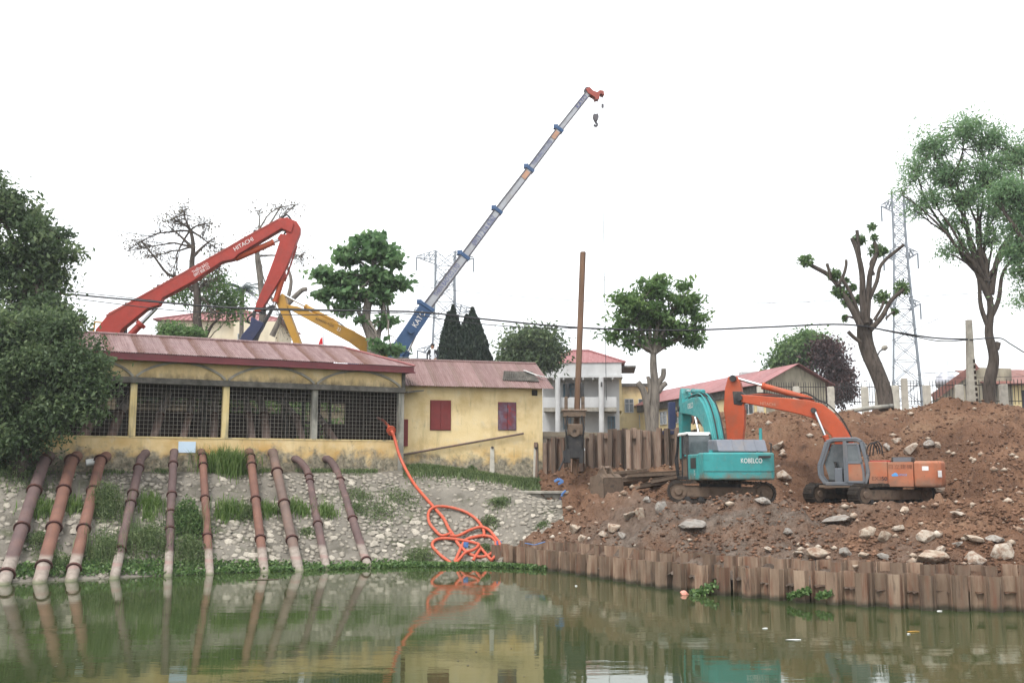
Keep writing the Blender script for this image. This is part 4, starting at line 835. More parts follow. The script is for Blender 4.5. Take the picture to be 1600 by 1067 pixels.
# writing on the counterweight
bo = TX @ V(-2.752, 0, 0); ux = (TX.to_3x3() @ V(0, -1, 0)); uz = V(0, 0, 1)
mb = MB(TX)
for p, q in zip(prof[1:], prof[2:-1]): mb.beam((p[0] - .002, p[1], 1.34), (q[0] - .002, q[1], 1.34), .014, .018)
mb.build('panel_seam', M['blacksteel'], te)
mb = MB(TX); mb.box((-2.752, -1.0, 1.82), (-2.70, -.55, 1.90)); mb.build('grab_slot', M['blacksteel'], te)
for y in (-.95, .95): mb = MB(TX); mb.tube([(-1.9, y, 2.0), (-1.9, y, 2.12)], .07, 10); mb.build('lift_eye', M['teal'], te)
mb = MB(TX); mb.box((-1.3, 1.362, 1.45), (-.55, 1.372, 1.85)); mb.build('vent_grille', M['blacksteel'], te)
text('KOBELCO', .78, .17, M['ink_white'], te, TX @ V(-2.748, .10, 1.64), ux, uz)
text('SK\n200', .2, .2, M['ink_white'], te, TX @ V(-1.0, 1.366, 1.2), TX.to_3x3() @ V(-1, 0, 0), uz)
text('KOBELCO', .9, .22, M['ink_white'], te, TX @ V(3.9, .266, 3.98), TX.to_3x3() @ V(-1, 0, .02), uz)

# --- orange machine: side on, cab to the left
OZ = 1.86; Oc = V(14.2, 41.2, OZ)
orx = thing('excavator', 'worn orange excavator side-on with grey open cab, standing on the soil', 'excavator', Oc, R(157)); OX = XF[orx]
crawlers(orx, Matrix.Translation(Oc + V(0, 0, .27)) @ Matrix.Rotation(R(205), 4, 'Z'), 4.0, 2.5)
mb = MB(OX); prof = [(-1.75, -1.36), (-2.45, -1.36), (-2.72, -1.1), (-2.86, -.5), (-2.86, .5), (-2.72, 1.1), (-2.45, 1.36), (-1.75, 1.36)]
mb.slab([(x, y, 1.46) for x, y in prof], (0, 0, 1), 1.0); mb.build('counterweight', M['orange_old'], orx, bevel=.1, seg=3)
mb = MB(OX); mb.box((-1.74, .45, .98), (-.82, 1.34, 1.92)); mb.build('side_door', M['orange_old'], orx, bevel=.025)
mb = MB(OX); mb.box((-.81, .45, .98), (-.12, 1.335, 1.94)); mb.build('side_door', M['orange_old'], orx, bevel=.025)
mb = MB(OX); mb.box((-1.74, -1.34, .98), (1.3, -.45, 1.9)); mb.build('side_housing', M['orange_old'], orx, bevel=.03)
mb = MB(OX); mb.box((-1.74, -.44, .95), (1.6, .44, 1.25)); mb.build('main_frame', M['blacksteel'], orx, bevel=.02)
mb = MB(OX); mb.box((-.9, -.4, 1.26), (-.1, .42, 2.0)); mb.build('valve_cover', M['red'], orx, bevel=.03)
mb = MB(OX); mb.box((-1.75, -.9, 1.9), (-.95, .95, 2.12)); mb.build('engine_hood', M['blacksteel'], orx, bevel=.04)
mb = MB(OX); mb.box((-1.66, .955, 1.94), (-1.02, .97, 2.10)); mb.build('air_grille', M['cab_grey'], orx)
mb = MB(OX); mb.box((-.1, .40, .93), (1.75, 1.36, 1.03)); mb.build('deck', M['mudsteel'], orx, bevel=.02)
mb = MB(OX); mb.slab([(.2, .42, 1.1), (1.4, .42, 1.1), (1.6, .42, 1.9), (1.3, .42, 2.65), (.2, .42, 2.65)], (0, 1, 0), .02); mb.build('right_window', M['glass'], orx)
X0, X1, Y0, Y1, Z0, Z1 = -.10, 1.72, .40, 1.38, 1.04, 2.80
def bar(p, q, w=.10, h=.10): mb = MB(OX); mb.beam(p, q, w, h, (0, 1, 0)); return mb
for y in (Y0 + .04, Y1 - .04):
    fr_ = MB(OX)
    path = [(X0 + .12, Z0 + .06), (X0 - .02, Z0 + .45), (X0 + .06, Z0 + 1.0), (X0 + .22, Z1 - .08), (X0 + .4, Z1), (X1 - .55, Z1), (X1 - .32, Z1 - .08), (X1 - .1, Z1 - .75), (X1, Z0 + .75), (X1 - .02, Z0 + .35), (X1 - .22, Z0 + .05), (X0 + .12, Z0 + .06)]
    for p, q in zip(path[:-1], path[1:]): fr_.beam((p[0], y, p[1]), (q[0], y, q[1]), .13, .09, (0, 1, 0))
    fr_.build('cab_frame', M['cab_grey'], orx, bevel=.02)
    mb = bar((.72, y, Z0 + .05), (.72, y, Z1), .14, .09); mb.build('cab_pillar', M['cab_grey'], orx, bevel=.015)
mb = MB(OX); mb.slab([(X0 + .2, 0, Z1 - .02), (X0 + .38, 0, Z1 + .09), (X1 - .6, 0, Z1 + .09), (X1 - .38, 0, Z1 - .02)], (0, 1, 0), Y1 - Y0 + .03, (Y0 + Y1) / 2); mb.build('cab_roof', M['cab_grey'], orx, bevel=.04)
y = Y1 + .02
dr = MB(OX)                                                    # door leaf with its window, swung back along the side
for p, q in (((.06, Z0 + .12), (.66, Z0 + .12)), ((.66, Z0 + .12), (.66, Z1 - .18)), ((.66, Z1 - .18), (.24, Z1 - .18)), ((.24, Z1 - .18), (.06, Z0 + .5)), ((.06, Z0 + .5), (.06, Z0 + .12)), ((.08, Z0 + .86), (.66, Z0 + .86))): dr.beam((p[0], y, p[1]), (q[0], y, q[1]), .09, .05, (0, 1, 0))
dr = dr.build('cab_door', M['cab_grey'], orx, bevel=.012)
mb = MB(OX); mb.slab([(.24, y, Z1 - .22), (.62, y, Z1 - .22), (.62, y, Z0 + .9), (.13, y, Z0 + .9)], (0, 1, 0), .015); mb.build('door_window', M['glass'], dr)
mb = MB(OX); mb.slab([(.10, y, Z0 + .82), (.62, y, Z0 + .82), (.62, y, Z0 + .16), (.10, y, Z0 + .16)], (0, 1, 0), .015); mb.build('door_panel', M['orange_old'], dr)
mb = MB(OX); mb.box((X0 + .05, Y0 + .06, Z0 + .1), (X0 + .09, Y1 - .06, Z1 - .15)); mb.build('cab_back', M['glass'], orx)
mb = MB(OX); mb.box((.55, .62, 1.1), (1.05, 1.12, 1.5)); mb.box((.5, .62, 1.5), (.64, 1.12, 2.2)); mb.build('seat', M['blacksteel'], orx, bevel=.06)
for yy in (.58, 1.16): mb = MB(OX); mb.box((.85, yy - .09, 1.1), (1.15, yy + .09, 1.7)); mb.build('control_console', M['cab_grey'], orx, bevel=.03)
for yy in (.58, 1.16): mb = MB(OX); mb.tube([(1.1, yy, 1.7), (1.16, yy, 1.95)], .025, 8); mb.build('lever', M['blacksteel'], orx)
OP = OX @ V(0, -.1, 0); Ou = OX.to_3x3() @ V(1, 0, 0); On = OX.to_3x3() @ V(0, 1, 0)
def op(px, py, off=0.): return onplane(px, py, OP + On * off, Ou)
def pslab(name, pts, P0, u, w, mat, root, bevel=.03): mb = MB(); mb.slab([onplane(*p, P0, u) for p in pts], V(u[1], -u[0], 0), w); return mb.build(name, M[mat], root, bevel=bevel)
ob = pslab('boom', [(1157, 617), (1190, 619), (1225, 622), (1265, 626), (1286, 631.5), (1302, 644), (1317, 662), (1329, 681), (1343, 712), (1316, 718), (1300, 681), (1286, 667), (1272, 654), (1252, 648), (1230, 643), (1160, 629)], OP, Ou, .55, 'orange', orx)
oa = pslab('arm', [(1139, 589), (1147, 587), (1153, 589), (1158, 598), (1160, 613), (1165, 640), (1164, 665), (1161, 694), (1138, 694), (1135, 660), (1132, 640), (1134, 608)], OP, Ou, .42, 'orange', orx)
for q in ((1157, 622), (1147, 592)): mb = MB(); c = op(*q); mb.tube([c - On * .34, c + On * .34], .14, 14); mb.build('pin', M['blacksteel'], oa, smooth=40)
mb = MB(); mb.slab([op(*q) for q in ((1146, 612), (1160, 612), (1168, 621), (1160, 634), (1148, 632))], On, .46); mb.build('arm_bracket', M['blacksteel'], oa, bevel=.02)
cyl(orx, op(1264, 623), op(1150, 591), .62, .125, 'orange')
mb = MB(); mb.slab([op(*q) for q in ((1254, 628), (1258, 618), (1268, 620), (1274, 628))], On, .3); mb.build('cylinder_bracket', M['orange'], ob, bevel=.02)
for s in (-.4, .4): cyl(orx, op(1300, 706, s), op(1273, 642, s), .38, .11, 'orange')
mb = MB(); c = op(1273, 642); mb.tube([c - On * .5, c + On * .5], .11, 14); mb.build('pin', M['blacksteel'], ob, smooth=40)
for k, s in enumerate((-.18, -.06, .08, .2)):
    mb = MB(); mb.tube(smoothpts([op(1334, 690, s), op(1319, 660, s), op(1304, 641, s), op(1287, 628, s), op(1265, 622.5, s), op(1230, 619, s), op(1190, 614 + 2 * k, s), op(1166, 618, s)]), .028, 7); mb.build('boom_hose', M['rubber' if k != 1 else 'orange'], orx, smooth=60)
mb = MB(); mb.tube(smoothpts([op(1246, 617), op(1256, 613), op(1270, 619), op(1280, 626)]), .03, 7); mb.build('boom_hose', M['rubber'], orx)
for k in range(3):
    mb = MB(); mb.tube(smoothpts([op(1354 + 5 * k, 712, .1 * k), op(1356 + 5 * k, 698 - 2 * k, .1 * k), op(1362 + 5 * k, 692 - k, .1 * k), op(1369 + 4 * k, 698, .1 * k), op(1371 + 4 * k, 709, .1 * k)]), .025, 7); mb.build('engine_hose', M['rubber'], orx)
oux = OX.to_3x3() @ V(-1, 0, 0)
text('HITACHI', .62, .12, M['salmon'], orx, op(1188, 632, .29), (op(1212, 634.5, .29) - op(1188, 632, .29)).normalized(), uz)
text('EX350', .56, .15, M['ink_rust'], orx, OX @ V(-.24, 1.343, 1.22), oux, uz); text('50', .2, .15, M['ink_dark'], orx, OX @ V(-.58, 1.345, 1.21), oux, uz)
text('日立建機', .85, .17, M['ink_rust'], orx, OX @ V(-.86, 1.345, 1.66), oux, uz)
mb = MB(OX); mb.slab([(-.95, 1.345, 1.44), (-1.08, 1.345, 1.52), (-1.15, 1.345, 1.50), (-1.2, 1.345, 1.39), (-.97, 1.345, 1.38)], (0, 1, 0), .006); mb.build('blue_decal', M['ink_lblue'], orx)
text('HITACHI', .28, .07, M['ink_lblue'], orx, OX @ V(-1.22, 1.346, 1.40), oux, uz)
mb = MB(OX); mb.box((-2.28, 1.362, 1.6), (-2.05, 1.368, 1.76)); mb.build('white_decal', M['ink_white'], orx)
mb = MB(OX); mb.slab([(-2.60, 1.262, 1.35), (-2.73, 1.11, 1.35), (-2.73, 1.11, 1.60), (-2.60, 1.262, 1.60)], OX.to_3x3() @ V(-.7, .7, 0), .02); mb.build('white_decal', M['ink_white'], orx)

# ------------------------------------------------------------------ loose bucket and lying piles
bp = hit(948, 785); bk = thing('excavator_bucket', 'loose mud-caked excavator bucket standing on the soil before the lying piles', 'bucket', bp, R(38)); BX = XF[bk]
prof = [(-.55, .25), (-.5, 1.0), (-.2, 1.15), (.45, 1.05), (.55, .6), (.3, .1), (-.1, -.08), (-.4, 0)]
for s in (-.55, .55): mb = MB(BX); mb.slab([(s, x * .8, z) for x, z in prof], (1, 0, 0), .06); mb.build('side_plate', M['mudsteel'], bk, bevel=.015)
mb = MB(BX)
for (p, q) in zip(prof, prof[1:] + prof[:1]):
    if p != (-.2, 1.15): mb.slab([(-.52, p[0] * .8, p[1]), (.52, p[0] * .8, p[1]), (.52, q[0] * .8, q[1]), (-.52, q[0] * .8, q[1])], V(0, q[1] - p[1], -(q[0] - p[0]) * .8), .05)
mb.build('shell', M['mudsteel'], bk)
for s in (-.28, .12): mb = MB(BX); mb.slab([(s, -.42, .98), (s, -.1, 1.5), (s, .05, 1.5), (s, .3, 1.05)], (1, 0, 0), .06); mb.build('ear', M['mudsteel'], bk, bevel=.02)
mb = MB(BX); mb.tube([(-.34, -.05, 1.42), (.2, -.05, 1.42)], .06, 10); mb.build('pin', M['pile_far'], bk)
for k in range(5): mb = MB(BX); x = -.45 + .225 * k; mb.slab([(x - .05, .42, .62), (x + .05, .42, .62), (x + .03, .62, .58), (x - .03, .62, .58)], (0, 0, 1), .07); mb.build('tooth', M['mudsteel'], bk)
lie = pile_mesh('lying_pile', M['mudsteel'], 1, 3.6, .4, .15)
k = 0
for (px, py, ang, tilt, ln) in ((985, 757, 20, 4, .9), (1010, 752, 14, 6, 1), (1030, 748, 8, 3, .8), (965, 742, 2, 2, 1), (915, 733, -4, 3, .9), (905, 741, -9, 8, .7), (1000, 744, 26, 5, .8), (1045, 758, 30, 9, .6), (890, 730, 6, 2, .8), (950, 750, -14, 7, .7), (1020, 764, 38, 5, .5), (935, 737, 3, 4, 1.1)):
    p = hit(px, py); Mx = Matrix.Translation(p + V(0, 0, .12 + .06 * (k % 4))) @ Matrix.Rotation(R(ang), 4, 'Z') @ Matrix.Rotation(R(90 - tilt), 4, 'Y') @ Matrix.Rotation(R(random.uniform(60, 130)), 4, 'Z') @ Matrix.Diagonal((1, 1, ln, 1)) @ Matrix.Translation((0, 0, -1.8))
    o = inst('lying_sheet_pile', lie, None, Mx); tag(o, 'muddy steel sheet pile lying in the heap at the foot of the tall pile wall', 'sheet pile', 'sheet piles lying in a heap'); k += 1

# ------------------------------------------------------------------ rocks, clods and rubble
RM = {m: [rock_mesh('rock', 300 + 17 * i + len(m), M[m], .8, 2, 9, .08) for i in range(4)] for m in ('rock', 'rock_pale', 'rock_grey')}
ROCKS = [(1450, 873, 30, 13, 'rock', 'large flat brown rock lying against the second pile row'), (1468, 862, 12, 9, 'rock_pale', 'pale block leaning on the back of the large flat brown rock'), (1524, 872, 17, 14, 'rock_pale', 'rounded white rock beside the back pile row near the right'),
 (1565, 864, 20, 14, 'rock_pale', 'big squarish cream rock at the far right above the piles'), (1446, 842, 14, 12, 'rock_pale', 'upright pale rock above the large flat brown rock'), (1357, 835, 14, 13, 'rock', 'tall buff boulder right of the soil heap centre'), (1382, 838, 12, 11, 'rock', 'brown lump touching the tall buff boulder'),
 (1402, 825, 12, 4, 'rock_pale', 'thin pale slab right of the tall buff boulder'), (1412, 799, 8, 8, 'rock', 'small buff rock on the soil below the orange excavator tracks'), (1278, 864, 20, 11, 'rock', 'brown rock at the row edge left of the tall buff boulder'), (1322, 862, 13, 8, 'rock_grey', 'grey rubble lump between two brown rocks near the pile row'),
 (1520, 840, 17, 8, 'rock', 'long broken concrete lump right of the upright pale rock'), (1555, 842, 16, 7, 'rock_grey', 'grey-brown slab at right behind the squarish cream rock'), (1497, 853, 9, 6, 'rock_grey', 'small grey rock left of the rounded white rock'), (1084, 820, 27, 9, 'rock_grey', 'large grey slab lying in front of the teal excavator'),
 (1033, 797, 13, 12, 'rock_grey', 'blocky grey stone upright on the soil left of the grey slab'), (1002, 803, 10, 11, 'rock', 'brown stone tilted beside a pale slab'), (985, 808, 13, 6, 'rock_pale', 'pale slab tilted on the soil left of centre'), (1010, 783, 7, 6, 'rock_grey', 'small dark grey stone above the blocky grey stone'),
 (960, 824, 11, 12, 'rock', 'brown boulder in the dark soil near the bank'), (943, 836, 8, 7, 'rock_pale', 'small pale stone left of the brown boulder'), (971, 838, 7, 8, 'rock_grey', 'dark stone right of the brown boulder'), (911, 842, 8, 8, 'rock', 'buff stone at the end of the bank by the piles'), (899, 826, 10, 12, 'rock', 'rusty brown stone where the bank meets the soil'),
 (1193, 783, 14, 7, 'rock_grey', 'flat grey rock behind the right track end of the teal excavator'), (1218, 700, 12, 7, 'rock_pale', 'pale flat stone high on the soil slope behind the teal excavator'), (1225, 745, 13, 9, 'rock_pale', 'pale stones on the slope right of the teal counterweight'), (1466, 762, 13, 8, 'rock_pale', 'white lump on the soil right of the orange excavator'),
 (1386, 700, 7, 9, 'rock_grey', 'pale grey lump of concrete behind the orange excavator cab'), (1424, 703, 13, 9, 'rock_pale', 'largest broken concrete lump on the slope behind the orange excavator'), (1452, 697, 9, 8, 'rock_grey', 'grey concrete lump behind the orange counterweight'), (1402, 690, 7, 5, 'rock_pale', 'small white slab above the row of concrete lumps'), (1465, 698, 6, 7, 'rock_pale', 'rightmost of the concrete lumps behind the orange excavator'),
 (925, 757, 10, 4, 'rock', 'flat orange-brown slab left of the loose bucket'), (1232, 835, 9, 6, 'rock_grey', 'grey stone below the right track of the teal excavator'), (1310, 812, 26, 5, 'rock_grey', 'long grey concrete beam slanting down the soil'), (1498, 805, 12, 4, 'rock_pale', 'slender pale rubble bar on the right soil slope'),
 (1248, 866, 10, 6, 'rock_pale', 'pale stone at the pile row left of the brown rock'), (1350, 868, 11, 6, 'rock', 'buff slab tilted at the pile row below the boulder'), (1380, 870, 12, 5, 'rock_grey', 'grey slab lying at the pile row below the boulder'), (1200, 860, 8, 5, 'rock_pale', 'small pale stone at the pile row in the middle'), (975, 650, 1, 1, 'rock', '')]
def hit_soil(px, py):
    r = ray(px, py); xs = r.x / r.y * _Y; zs = H + r.z / r.y * _Y; g = zsoil(xs, _Y); b = (zs <= g) & (_Y > 27.2); i = int(np.argmax(b)) if b.any() else len(_Y) - 1
    return V(float(xs[i]), float(_Y[i]), float(g[i]))
k = 0
for (px, py, rx, rzz, m, lb) in ROCKS:
    if not lb: continue
    p = hit_soil(px, py + rzz * .45); s = p.y / 1600
    Mx = Matrix.Translation(p + V(0, 0, rzz * s * .45)) @ Matrix.Rotation(random.uniform(-.35, .35), 4, 'Y') @ Matrix.Diagonal((rx * s * 1.15, rx * s * random.uniform(.7, 1), rzz * s * 1.35, 1)) @ Matrix.Rotation(random.uniform(0, 6.28), 4, 'Z')
    o = inst('rock', RM[m][k % 4], None, Mx); tag(o, lb, 'rock'); k += 1
def scatter(name, n, smin, smax, mat, sel, sink=.3, power=3., flat=.7, parent=None):
    r = np.random.default_rng(hash(name) % 1000 if False else len(name) * 13 + n); x = r.uniform(-.3, 26, n); y = r.uniform(24.5, 58, n)
    k = sel(x, y, r); x, y = x[k], y[k]; z = zsoil(x, y); n = len(x); s = smin + (smax - smin) * r.random(n) ** power
    o8 = np.array([(1, 0, 0), (0, 1, 0), (-1, 0, 0), (0, -1, 0), (0, 0, 1), (0, 0, -1)], float); f8 = np.array([(0, 1, 4), (1, 2, 4), (2, 3, 4), (3, 0, 4), (1, 0, 5), (2, 1, 5), (3, 2, 5), (0, 3, 5)])
    o8 = np.concatenate([o8, np.array([(.62, .62, .4), (-.62, .62, .35), (-.6, -.62, .4), (.62, -.6, .35)])]); f8 = np.array([(0, 6, 4), (6, 1, 4), (1, 7, 4), (7, 2, 4), (2, 8, 4), (8, 3, 4), (3, 9, 4), (9, 0, 4), (0, 5, 6), (6, 5, 1), (1, 5, 7), (7, 5, 2), (2, 5, 8), (8, 5, 3), (3, 5, 9), (9, 5, 0)])
    v = o8[None] * (1 + r.uniform(-.35, .35, (n, 10, 3))); a = r.uniform(0, 6.28, n); c, t = np.cos(a), np.sin(a); v = v * s[:, None, None] * np.array([1.2, .9, flat])
    vx = v[..., 0] * c[:, None] - v[..., 1] * t[:, None]; vy = v[..., 0] * t[:, None] + v[..., 1] * c[:, None]
    v = np.stack([vx + x[:, None], vy + y[:, None], v[..., 2] + (z + s * sink)[:, None]], -1).reshape(-1, 3)
    f = (f8[None] + (np.arange(n) * 10)[:, None, None]).reshape(-1, 3)
    return kind(link(name, npmesh(name, v, f, mat, False, np.repeat(r.random(n), 16))), 'stuff')
def on_soil(x, y, r): return soil_keep(x, y) & (y > np.interp(x, _fx, _fy) + 1.25)
scatter('soil_clods', 150000, .010, .085, M['clod'], lambda x, y, r: on_soil(x, y, r) & (vnoise(x + 7, y, .55) + .6 * vnoise(x, y + 3, 1.7) > r.uniform(-.45, .35, len(x))) & (r.random(len(x)) < np.clip(1.2 - (y - 28) / 34, .25, 1)), .2, 3.5)
scatter('rubble_gravel', 3000, .025, .17, M['rock'], lambda x, y, r: on_soil(x, y, r) & (vnoise(x, y, .45) > .02), .3, 3.)
scatter('pale_rubble', 520, .03, .2, M['rock_pale'], lambda x, y, r: on_soil(x, y, r) & ((vnoise(x + 40, y, .3) > .1) | (y < np.interp(x, _fx, _fy) + 3.)), .3, 2.6)
# concrete channel between bank and soil, with blue rags
cA = at(803, 768, 44.2); cB = at(884, 767, 44.6); cc = thing('concrete_channel', 'grey concrete channel edge between the stone bank and the soil', 'channel', at(845, 795, 44.4))
mb = MB(); mb.box((cA.x - .2, cA.y - .1, 1.0), (cB.x, cB.y + .3, cA.z - .08)); mb.build('channel_wall', M['concrete'], cc, bevel=.02)
mb = MB(); mb.box((cA.x - .3, cA.y - .25, cA.z - .078), (cB.x + .1, cB.y + .35, cA.z + .03)); mb.build('coping', M['concrete'], cc, bevel=.02)
for (pts, w, lb) in (([(866, 752), (873, 748), (880, 752), (872, 756)], .3, 'crumpled blue sheet on the ground right of the house corner'), ([(884, 766), (878, 772), (876, 782), (870, 789)], .22, 'blue strip hanging down over the concrete channel end'), ([(820, 848), (835, 851), (852, 846)], .08, 'thin pale blue strip lying along the sheet pile tops')):
    P = [at(*q, 43.6 if 'strip hanging' in lb else (44.6 if 'sheet' in lb.split()[1:3] or 'crumpled' in lb else 36.6)) for q in pts]; mb = MB()
    for a, b in zip(P[:-1], P[1:]): mb.beam(a, b, w, w * .35)
    o = mb.build('blue_rag', M['blue'], origin=P[0], bevel=.02); tag(o, lb, 'rag')
# concrete pipe / beam at the foot of the pollard
for (a, b, r, lb) in (((1312, 645, 56), (1395, 634, 57), .12, 'dark pipe lying on the soil crest below the pollarded tree'),):
    A_, B_ = at(*a), at(*b); mb = MB(); mb.tube([A_, A_.lerp(B_, .5) + V(0, 0, .05), B_], r, 10); o = mb.build('lying_pipe', M['grey_post'], origin=A_, smooth=50); tag(o, lb, 'pipe')
# ------------------------------------------------------------------ leaves, grass, trees
def leaf_mesh(name, P, size, mat, out=None, droop=.3, asp=.45, r=None, jit=.35, fold=.12, tone=None):
    r = r or np.random.default_rng(len(P)); n = len(P)
    d = r.normal(size=(n, 3)); d /= np.linalg.norm(d, axis=1)[:, None]
    if out is not None: d = d + out * .9
    d[:, 2] -= droop; d /= np.linalg.norm(d, axis=1)[:, None] + 1e-9
    q = r.normal(size=(n, 3)); q[:, 2] += 0; s = np.cross(d, q); s /= np.linalg.norm(s, axis=1)[:, None] + 1e-9; nn = np.cross(s, d)
    L = size * (1 + jit * r.uniform(-1, 1, n)); L = L[:, None]; w = L * asp
    v = np.stack([P - d * L * .5, P + s * w * .5 + nn * L * fold, P + d * L * .5, P - s * w * .5 + nn * L * fold], 1).reshape(-1, 3)
    f = np.arange(4 * n).reshape(-1, 4)
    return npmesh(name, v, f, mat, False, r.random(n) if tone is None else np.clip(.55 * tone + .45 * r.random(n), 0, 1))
def crown_points(blobs, n, sub, sig, r, shell=.55, zsq=.8):
    vol = np.array([b[1] * b[2] * b[3] for b in blobs]) ** .75; cnt = np.maximum(1, (vol / vol.sum() * sub).astype(int)); C = []; O = []
    for b, k in zip(blobs, cnt):
        d = r.normal(size=(k, 3)); d /= np.linalg.norm(d, axis=1)[:, None]; rad = (shell + (1 - shell) * r.random(k)) * r.uniform(.78, 1.12, k)
        C.append(np.array(b[0]) + d * rad[:, None] * np.array(b[1:4])); O.append(d)
    C = np.concatenate(C); O = np.concatenate(O); i = r.integers(0, len(C), n); sg = sig * r.uniform(.55, 1.5, len(C))[i]
    P = C[i] + r.normal(size=(n, 3)) * sg[:, None] * np.array([1, 1, zsq]); return P, O[i], C, np.clip(r.random(len(C)) * .75 + .25 * (O[:, 2] * .5 + .5), 0, 1)[i]  # upward-facing clumps coloured lighter, top light put into the leaf tone
def blob(px, py, Y, rx, ry, rd=None): p = at(px, py, Y); s = Y / 1600; return (tuple(p), rx * s, (rd or rx) * s, ry * s)
def limb(mb, a, b, r0, r1, bend=.12, n=6, rr=random, seg=8):
    a, b = Vector(a), Vector(b); L = (b - a).length; o = V(rr.uniform(-1, 1), rr.uniform(-1, 1), rr.uniform(-.2, 1)) * L * bend; pts = []
    for k in range(n + 1): t = k / n; pts.append(a.lerp(b, t) + o * (4 * t * (1 - t)) + V(rr.gauss(0, 1), rr.gauss(0, 1), rr.gauss(0, 1)) * L * .012)
    mb.tube(pts, [r0 + (r1 - r0) * (k / n) for k in range(n + 1)], seg, False); return pts
def tree(name, label, trunk, radii, blobs, n, sub, sig, leaf, size, bark='bark', seed=1, twigs=.5, limbs=None, droop=.35, asp=.45, shell=.55, cat='tree', group=None, zsq=.8, rootz=None):
    rr = random.Random(seed); r = np.random.default_rng(seed); T0 = [at(*q) for q in trunk]
    if T0[0].y > 59: T0 = [V(T0[0].x, T0[0].y, 5.8)] + T0; radii = [radii[0]] + list(radii)
    root = thing(name, label, cat, T0[0] - V(0, 0, .2), 0, group)
    mb = MB(); mb.tube(smoothpts([T0[0] - V(0, 0, .4)] + T0), list(np.interp(np.linspace(0, 1, 5 * len(T0) + 1), np.linspace(0, 1, len(radii)), radii)), 10, False)
    P, O, C, tn = crown_points(blobs, n, sub, sig, r, shell, zsq)
    top = T0[-1]
    ends = []
    for b in blobs:
        src = min(T0[len(T0) // 2:], key=lambda q: (q - Vector(b[0])).length) if rr.random() < .5 else top
        pts = limb(mb, src, b[0], radii[-1] * .75, radii[-1] * .25, .1, 6, rr); ends.append(pts)
    allp = [p for e in ends for p in e[2:]]
    for c in C:
        if rr.random() < twigs:
            s = min(rr.sample(allp, min(len(allp), 14)), key=lambda q: (q - Vector(c)).length); limb(mb, s, c, radii[-1] * .22, radii[-1] * .06, .1, 3, rr, 5)
    if limbs:
        for (pts, ra, rb) in limbs: Q = smoothpts([at(*q) for q in pts], 4); mb.tube(Q, list(np.linspace(ra, rb, len(Q))), 9)
    mb.build('trunk', M[bark], root, smooth=60)
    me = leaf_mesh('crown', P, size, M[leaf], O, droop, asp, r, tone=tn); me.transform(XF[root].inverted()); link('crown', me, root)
    return root
# left foreground trees
tree('leafy_tree', 'tall dark leafy tree rising at the left edge behind the lower one', [(40, 690, 42), (55, 600, 42), (62, 500, 42), (50, 420, 42)], [.35, .3, .24, .16],
     [blob(10, 330, 42, 42, 36), blob(60, 372, 42, 38, 26), blob(5, 400, 42, 50, 36), blob(85, 425, 42, 28, 20), blob(30, 455, 42, 48, 28), blob(-20, 295, 42, 36, 36), blob(50, 348, 42.5, 22, 16), blob(104, 398, 41.5, 18, 18), blob(92, 450, 42, 20, 12), blob(40, 520, 42, 40, 34), blob(-50, 380, 42, 50, 90), blob(98, 368, 42, 12, 12), blob(70, 400, 42, 34, 18), blob(70, 485, 41, 44, 22), blob(20, 500, 41, 50, 26), blob(84, 508, 40, 30, 16)], 25000, 240, .30, 'leaf_dark', .24, 'bark_dark', 11, .3, shell=.35)
tree('leafy_tree', 'dense dark bushy tree covering the left end of the pump house', [(30, 735, 37.2), (40, 690, 37.2), (60, 640, 37.2), (70, 600, 37.2)], [.28, .24, .2, .14],
     [blob(60, 560, 37, 62, 42), blob(120, 570, 36.8, 42, 42), blob(140, 620, 36.6, 34, 36), blob(20, 620, 37, 52, 55), blob(85, 640, 36.8, 48, 36), blob(100, 515, 37, 38, 22), blob(20, 520, 37.2, 45, 35), blob(30, 685, 37, 45, 28), blob(130, 497, 37.2, 14, 9), blob(150, 575, 36.6, 22, 28), blob(-40, 600, 37, 55, 80), blob(-10, 700, 37, 45, 22), blob(75, 515, 37.5, 40, 20), blob(152, 650, 36.6, 12, 16), blob(95, 678, 36.8, 14, 10)], 36000, 330, .27, 'leaf_dark', .185, 'bark_dark', 12, .3, shell=.3)
# thin half-bare trees behind the red boom
tree('bare_tree', 'half-bare tree with sparse brown leaves behind the red boom, left one', [(312, 545, 66), (308, 500, 66), (308, 460, 66), (300, 420, 66), (302, 385, 66), (298, 360, 66)], [.34, .3, .26, .2, .14, .1],
     [blob(275, 345, 66, 34, 28), blob(320, 350, 66, 26, 20), blob(215, 380, 66, 26, 18), blob(240, 400, 66, 30, 16), blob(335, 385, 66, 22, 26), blob(285, 325, 66, 22, 12), blob(270, 430, 66, 25, 14), blob(320, 440, 66, 26, 18), blob(345, 420, 66, 20, 20), blob(200, 392, 66, 12, 10), blob(330, 495, 65, 22, 12)], 1500, 420, .28, 'leaf_dry', .18, 'bark_dark', 21, .95,
     [([(302, 455, 66), (285, 435, 66), (262, 428, 66), (240, 400, 66), (222, 378, 66)], .15, .03), ([(303, 400, 66), (318, 385, 66), (335, 372, 66)], .12, .03), ([(301, 388, 66), (285, 372, 66), (262, 352, 66)], .12, .03), ([(316, 540, 66), (330, 510, 65.5), (345, 495, 65)], .14, .04)], shell=.2)
